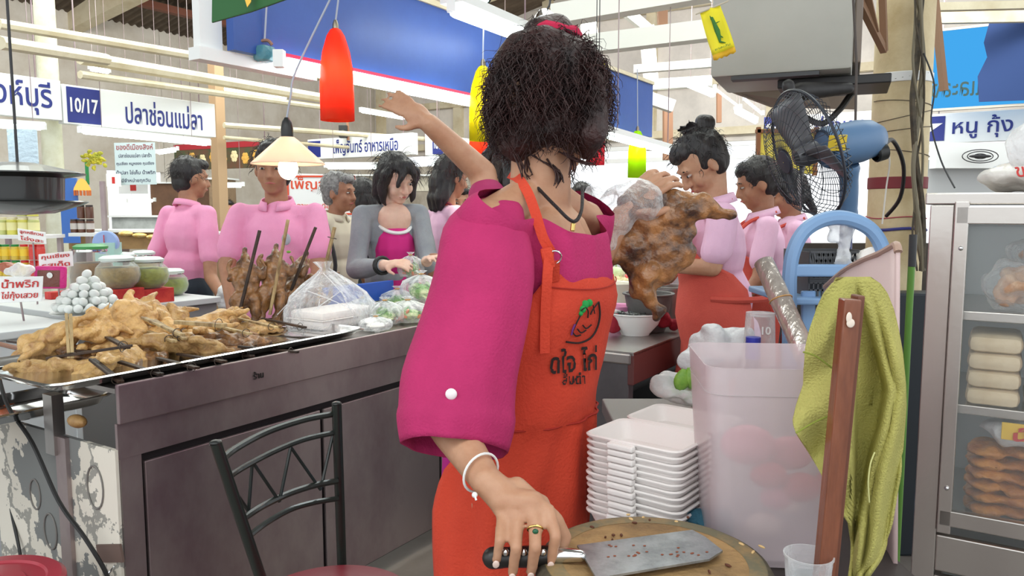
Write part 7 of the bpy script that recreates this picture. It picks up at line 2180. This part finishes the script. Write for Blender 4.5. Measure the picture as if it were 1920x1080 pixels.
MB().lathe((sc2.x, sc2.y, .44), [(.001, 0), (.17, 0), (.184, .010), (.186, .022), (.176, .034), (.10, .042), (.001, .044)], 48).build('seat', CHR, chn, smooth=True)
MB().tube([(sc2.x + .165 * math.cos(a), sc2.y + .165 * math.sin(a), .43) for a in [k * PI / 14 for k in range(28)]], .009, 8, closed=True).build('seat_ring', CHB, chn, smooth=True)
for (a, d_) in ((-.6, 1), (-2.5, 1)):
    p = V((sc2.x + .155 * math.cos(a), sc2.y + .155 * math.sin(a), .43)); MB().tube([p, V((p.x + .05 * math.cos(a), p.y + .05 * math.sin(a), 0))], .0105, 10).build('front_leg', CHB, chn, smooth=True)
MB().tube([ext(L1, Lb, .43), ext(R1, Rb, .43)], .008, 8).build('seat_frame', CHB, chn, smooth=True)
sf = PZ(50, 1037, .455); q = V((sf.x + .0, sf.y - .165, 0))
stl = thing('plastic_stool', 'red plastic stool with ringed round top at the lower left', 'stool', (q.x, q.y, 0))
RS = mat('red_stool_plastic', (176, 44, 62), .35, coat=.2)
MB().lathe((q.x, q.y, .44), [(.001, .010), (.045, .010), (.05, .014), (.085, .014), (.09, .009), (.125, .009), (.13, .014), (.158, .014), (.168, .006), (.17, -.02), (.165, -.02)], 56).build('round_top', RS, stl, smooth=True)
for k in range(4):
    a = PI / 4 + k * PI / 2
    MB().bar((q.x + .12 * math.cos(a), q.y + .12 * math.sin(a), .435), (q.x + .16 * math.cos(a), q.y + .16 * math.sin(a), 0), .035, .022, bev=.004).build('leg', RS, stl, smooth=True)
# far background stalls
FARS = [('far_stall', 'brown far stall cupboard behind the walking man', (352, 380), 10.5, .85, .5, (120, 84, 60)), ('far_stall', 'far food counter with pale trays left of the walking man', (245, 450), 6.6, .9, .14, (186, 150, 100)),
        ('far_stall', 'tan far cupboard between the two men in pink', (418, 372), 9.6, .22, .45, (150, 124, 96)), ('far_stall', 'grey far counter beyond the pickle jars', (400, 420), 9.0, 2.2, .16, (190, 196, 192)),
        ('far_stall', 'beige far stall behind the grey cardigan', (700, 345), 10.5, 1.6, .2, (196, 188, 170)), ('far_stall', 'red edged far counter behind the walking man\'s elbow', (400, 450), 7.6, 1.0, .12, (180, 80, 70))]
for (nm, lab, (u, v), Y, w, h, col) in FARS:
    q = P(u, v, Y)
    o = thing(nm, lab, 'stall', (q.x, q.y, 0))
    MB().box(q, (w, .3, h)).build('front', mat('stall_%d_%d' % (col[0], col[1]), col, .7, col2=tuple(int(c * .8) for c in col), scale=4), o)
    MB().box(q + Z * (h / 2 + .01), (w + .06, .4, .02)).build('top', WHITE, o)
    for x in (-w / 2 + .03, w / 2 - .03): MB().box((q.x + x, q.y, (q.z - h / 2) / 2), (.04, .25, q.z - h / 2)).build('leg', STEELD, o)
# hanging blue-white sheet, garland and red things near the left posts
MB().box(P(43, 275, 5.6), (.21, .01, .25)).build('hanging_sheet', film('pale_blue_sheet', (206, 226, 240), .8, .4, .95), None, label='pale blue plastic sheet hanging left of the cream pipe', cat='sheet')
g = MB()
for k in range(60):
    g.ell(P(178 + random.gauss(0, 9), 298 + random.gauss(0, 7), 6.6), (.022, .01, .016), Matrix.Rotation(random.uniform(0, 6), 3, (random.random(), random.random(), random.random())), 6, 4)
g.build('yellow_garland', mat('yellow_flowers', (224, 206, 60), .6, col2=(150, 160, 60), scale=20), None, kind='stuff', label='bunch of yellow artificial flowers by the cream pipe', cat='flowers', smooth=True)
MB().box(P(131, 395, 6.0), (.13, .02, .5)).build('painted_partition', mat('mid_blue_paint', (60, 110, 190), .5), None, label='narrow blue panel right of the black hood', cat='panel')
MB().bar(P(192, 340, 5.6), V((P(192, 340, 5.6).x, 5.6, 0)), .03, .03).build('grey_post', STEELD, None, label='thin grey post left of the bright far opening', cat='post')
for k, (u, v, Y, lab) in enumerate(((213, 338, 8.5, 'small white and red poster under the green strip'), (250, 352, 9.0, 'red and white poster strip below the notice board'))):
    card([('1', .2, .5, REDP)], P(u, v, Y), (1, 0, 0), Z, .16 if k == 0 else .34, .14, RD, lab, name='poster')
# food trays by the left far opening
for k in range(3):
    q = P(236 + k * 26, 438 + 3 * k, 6.4)
    MB().ell(q, (.06, .05, .02)).build('food_heap', mat('orange_food', (226, 180, 90), .6, col2=(240, 220, 160), scale=40), None, smooth=True, label='heap of pale fried food on the far counter, %s' % ('leftmost', 'middle', 'rightmost')[k], cat='food')
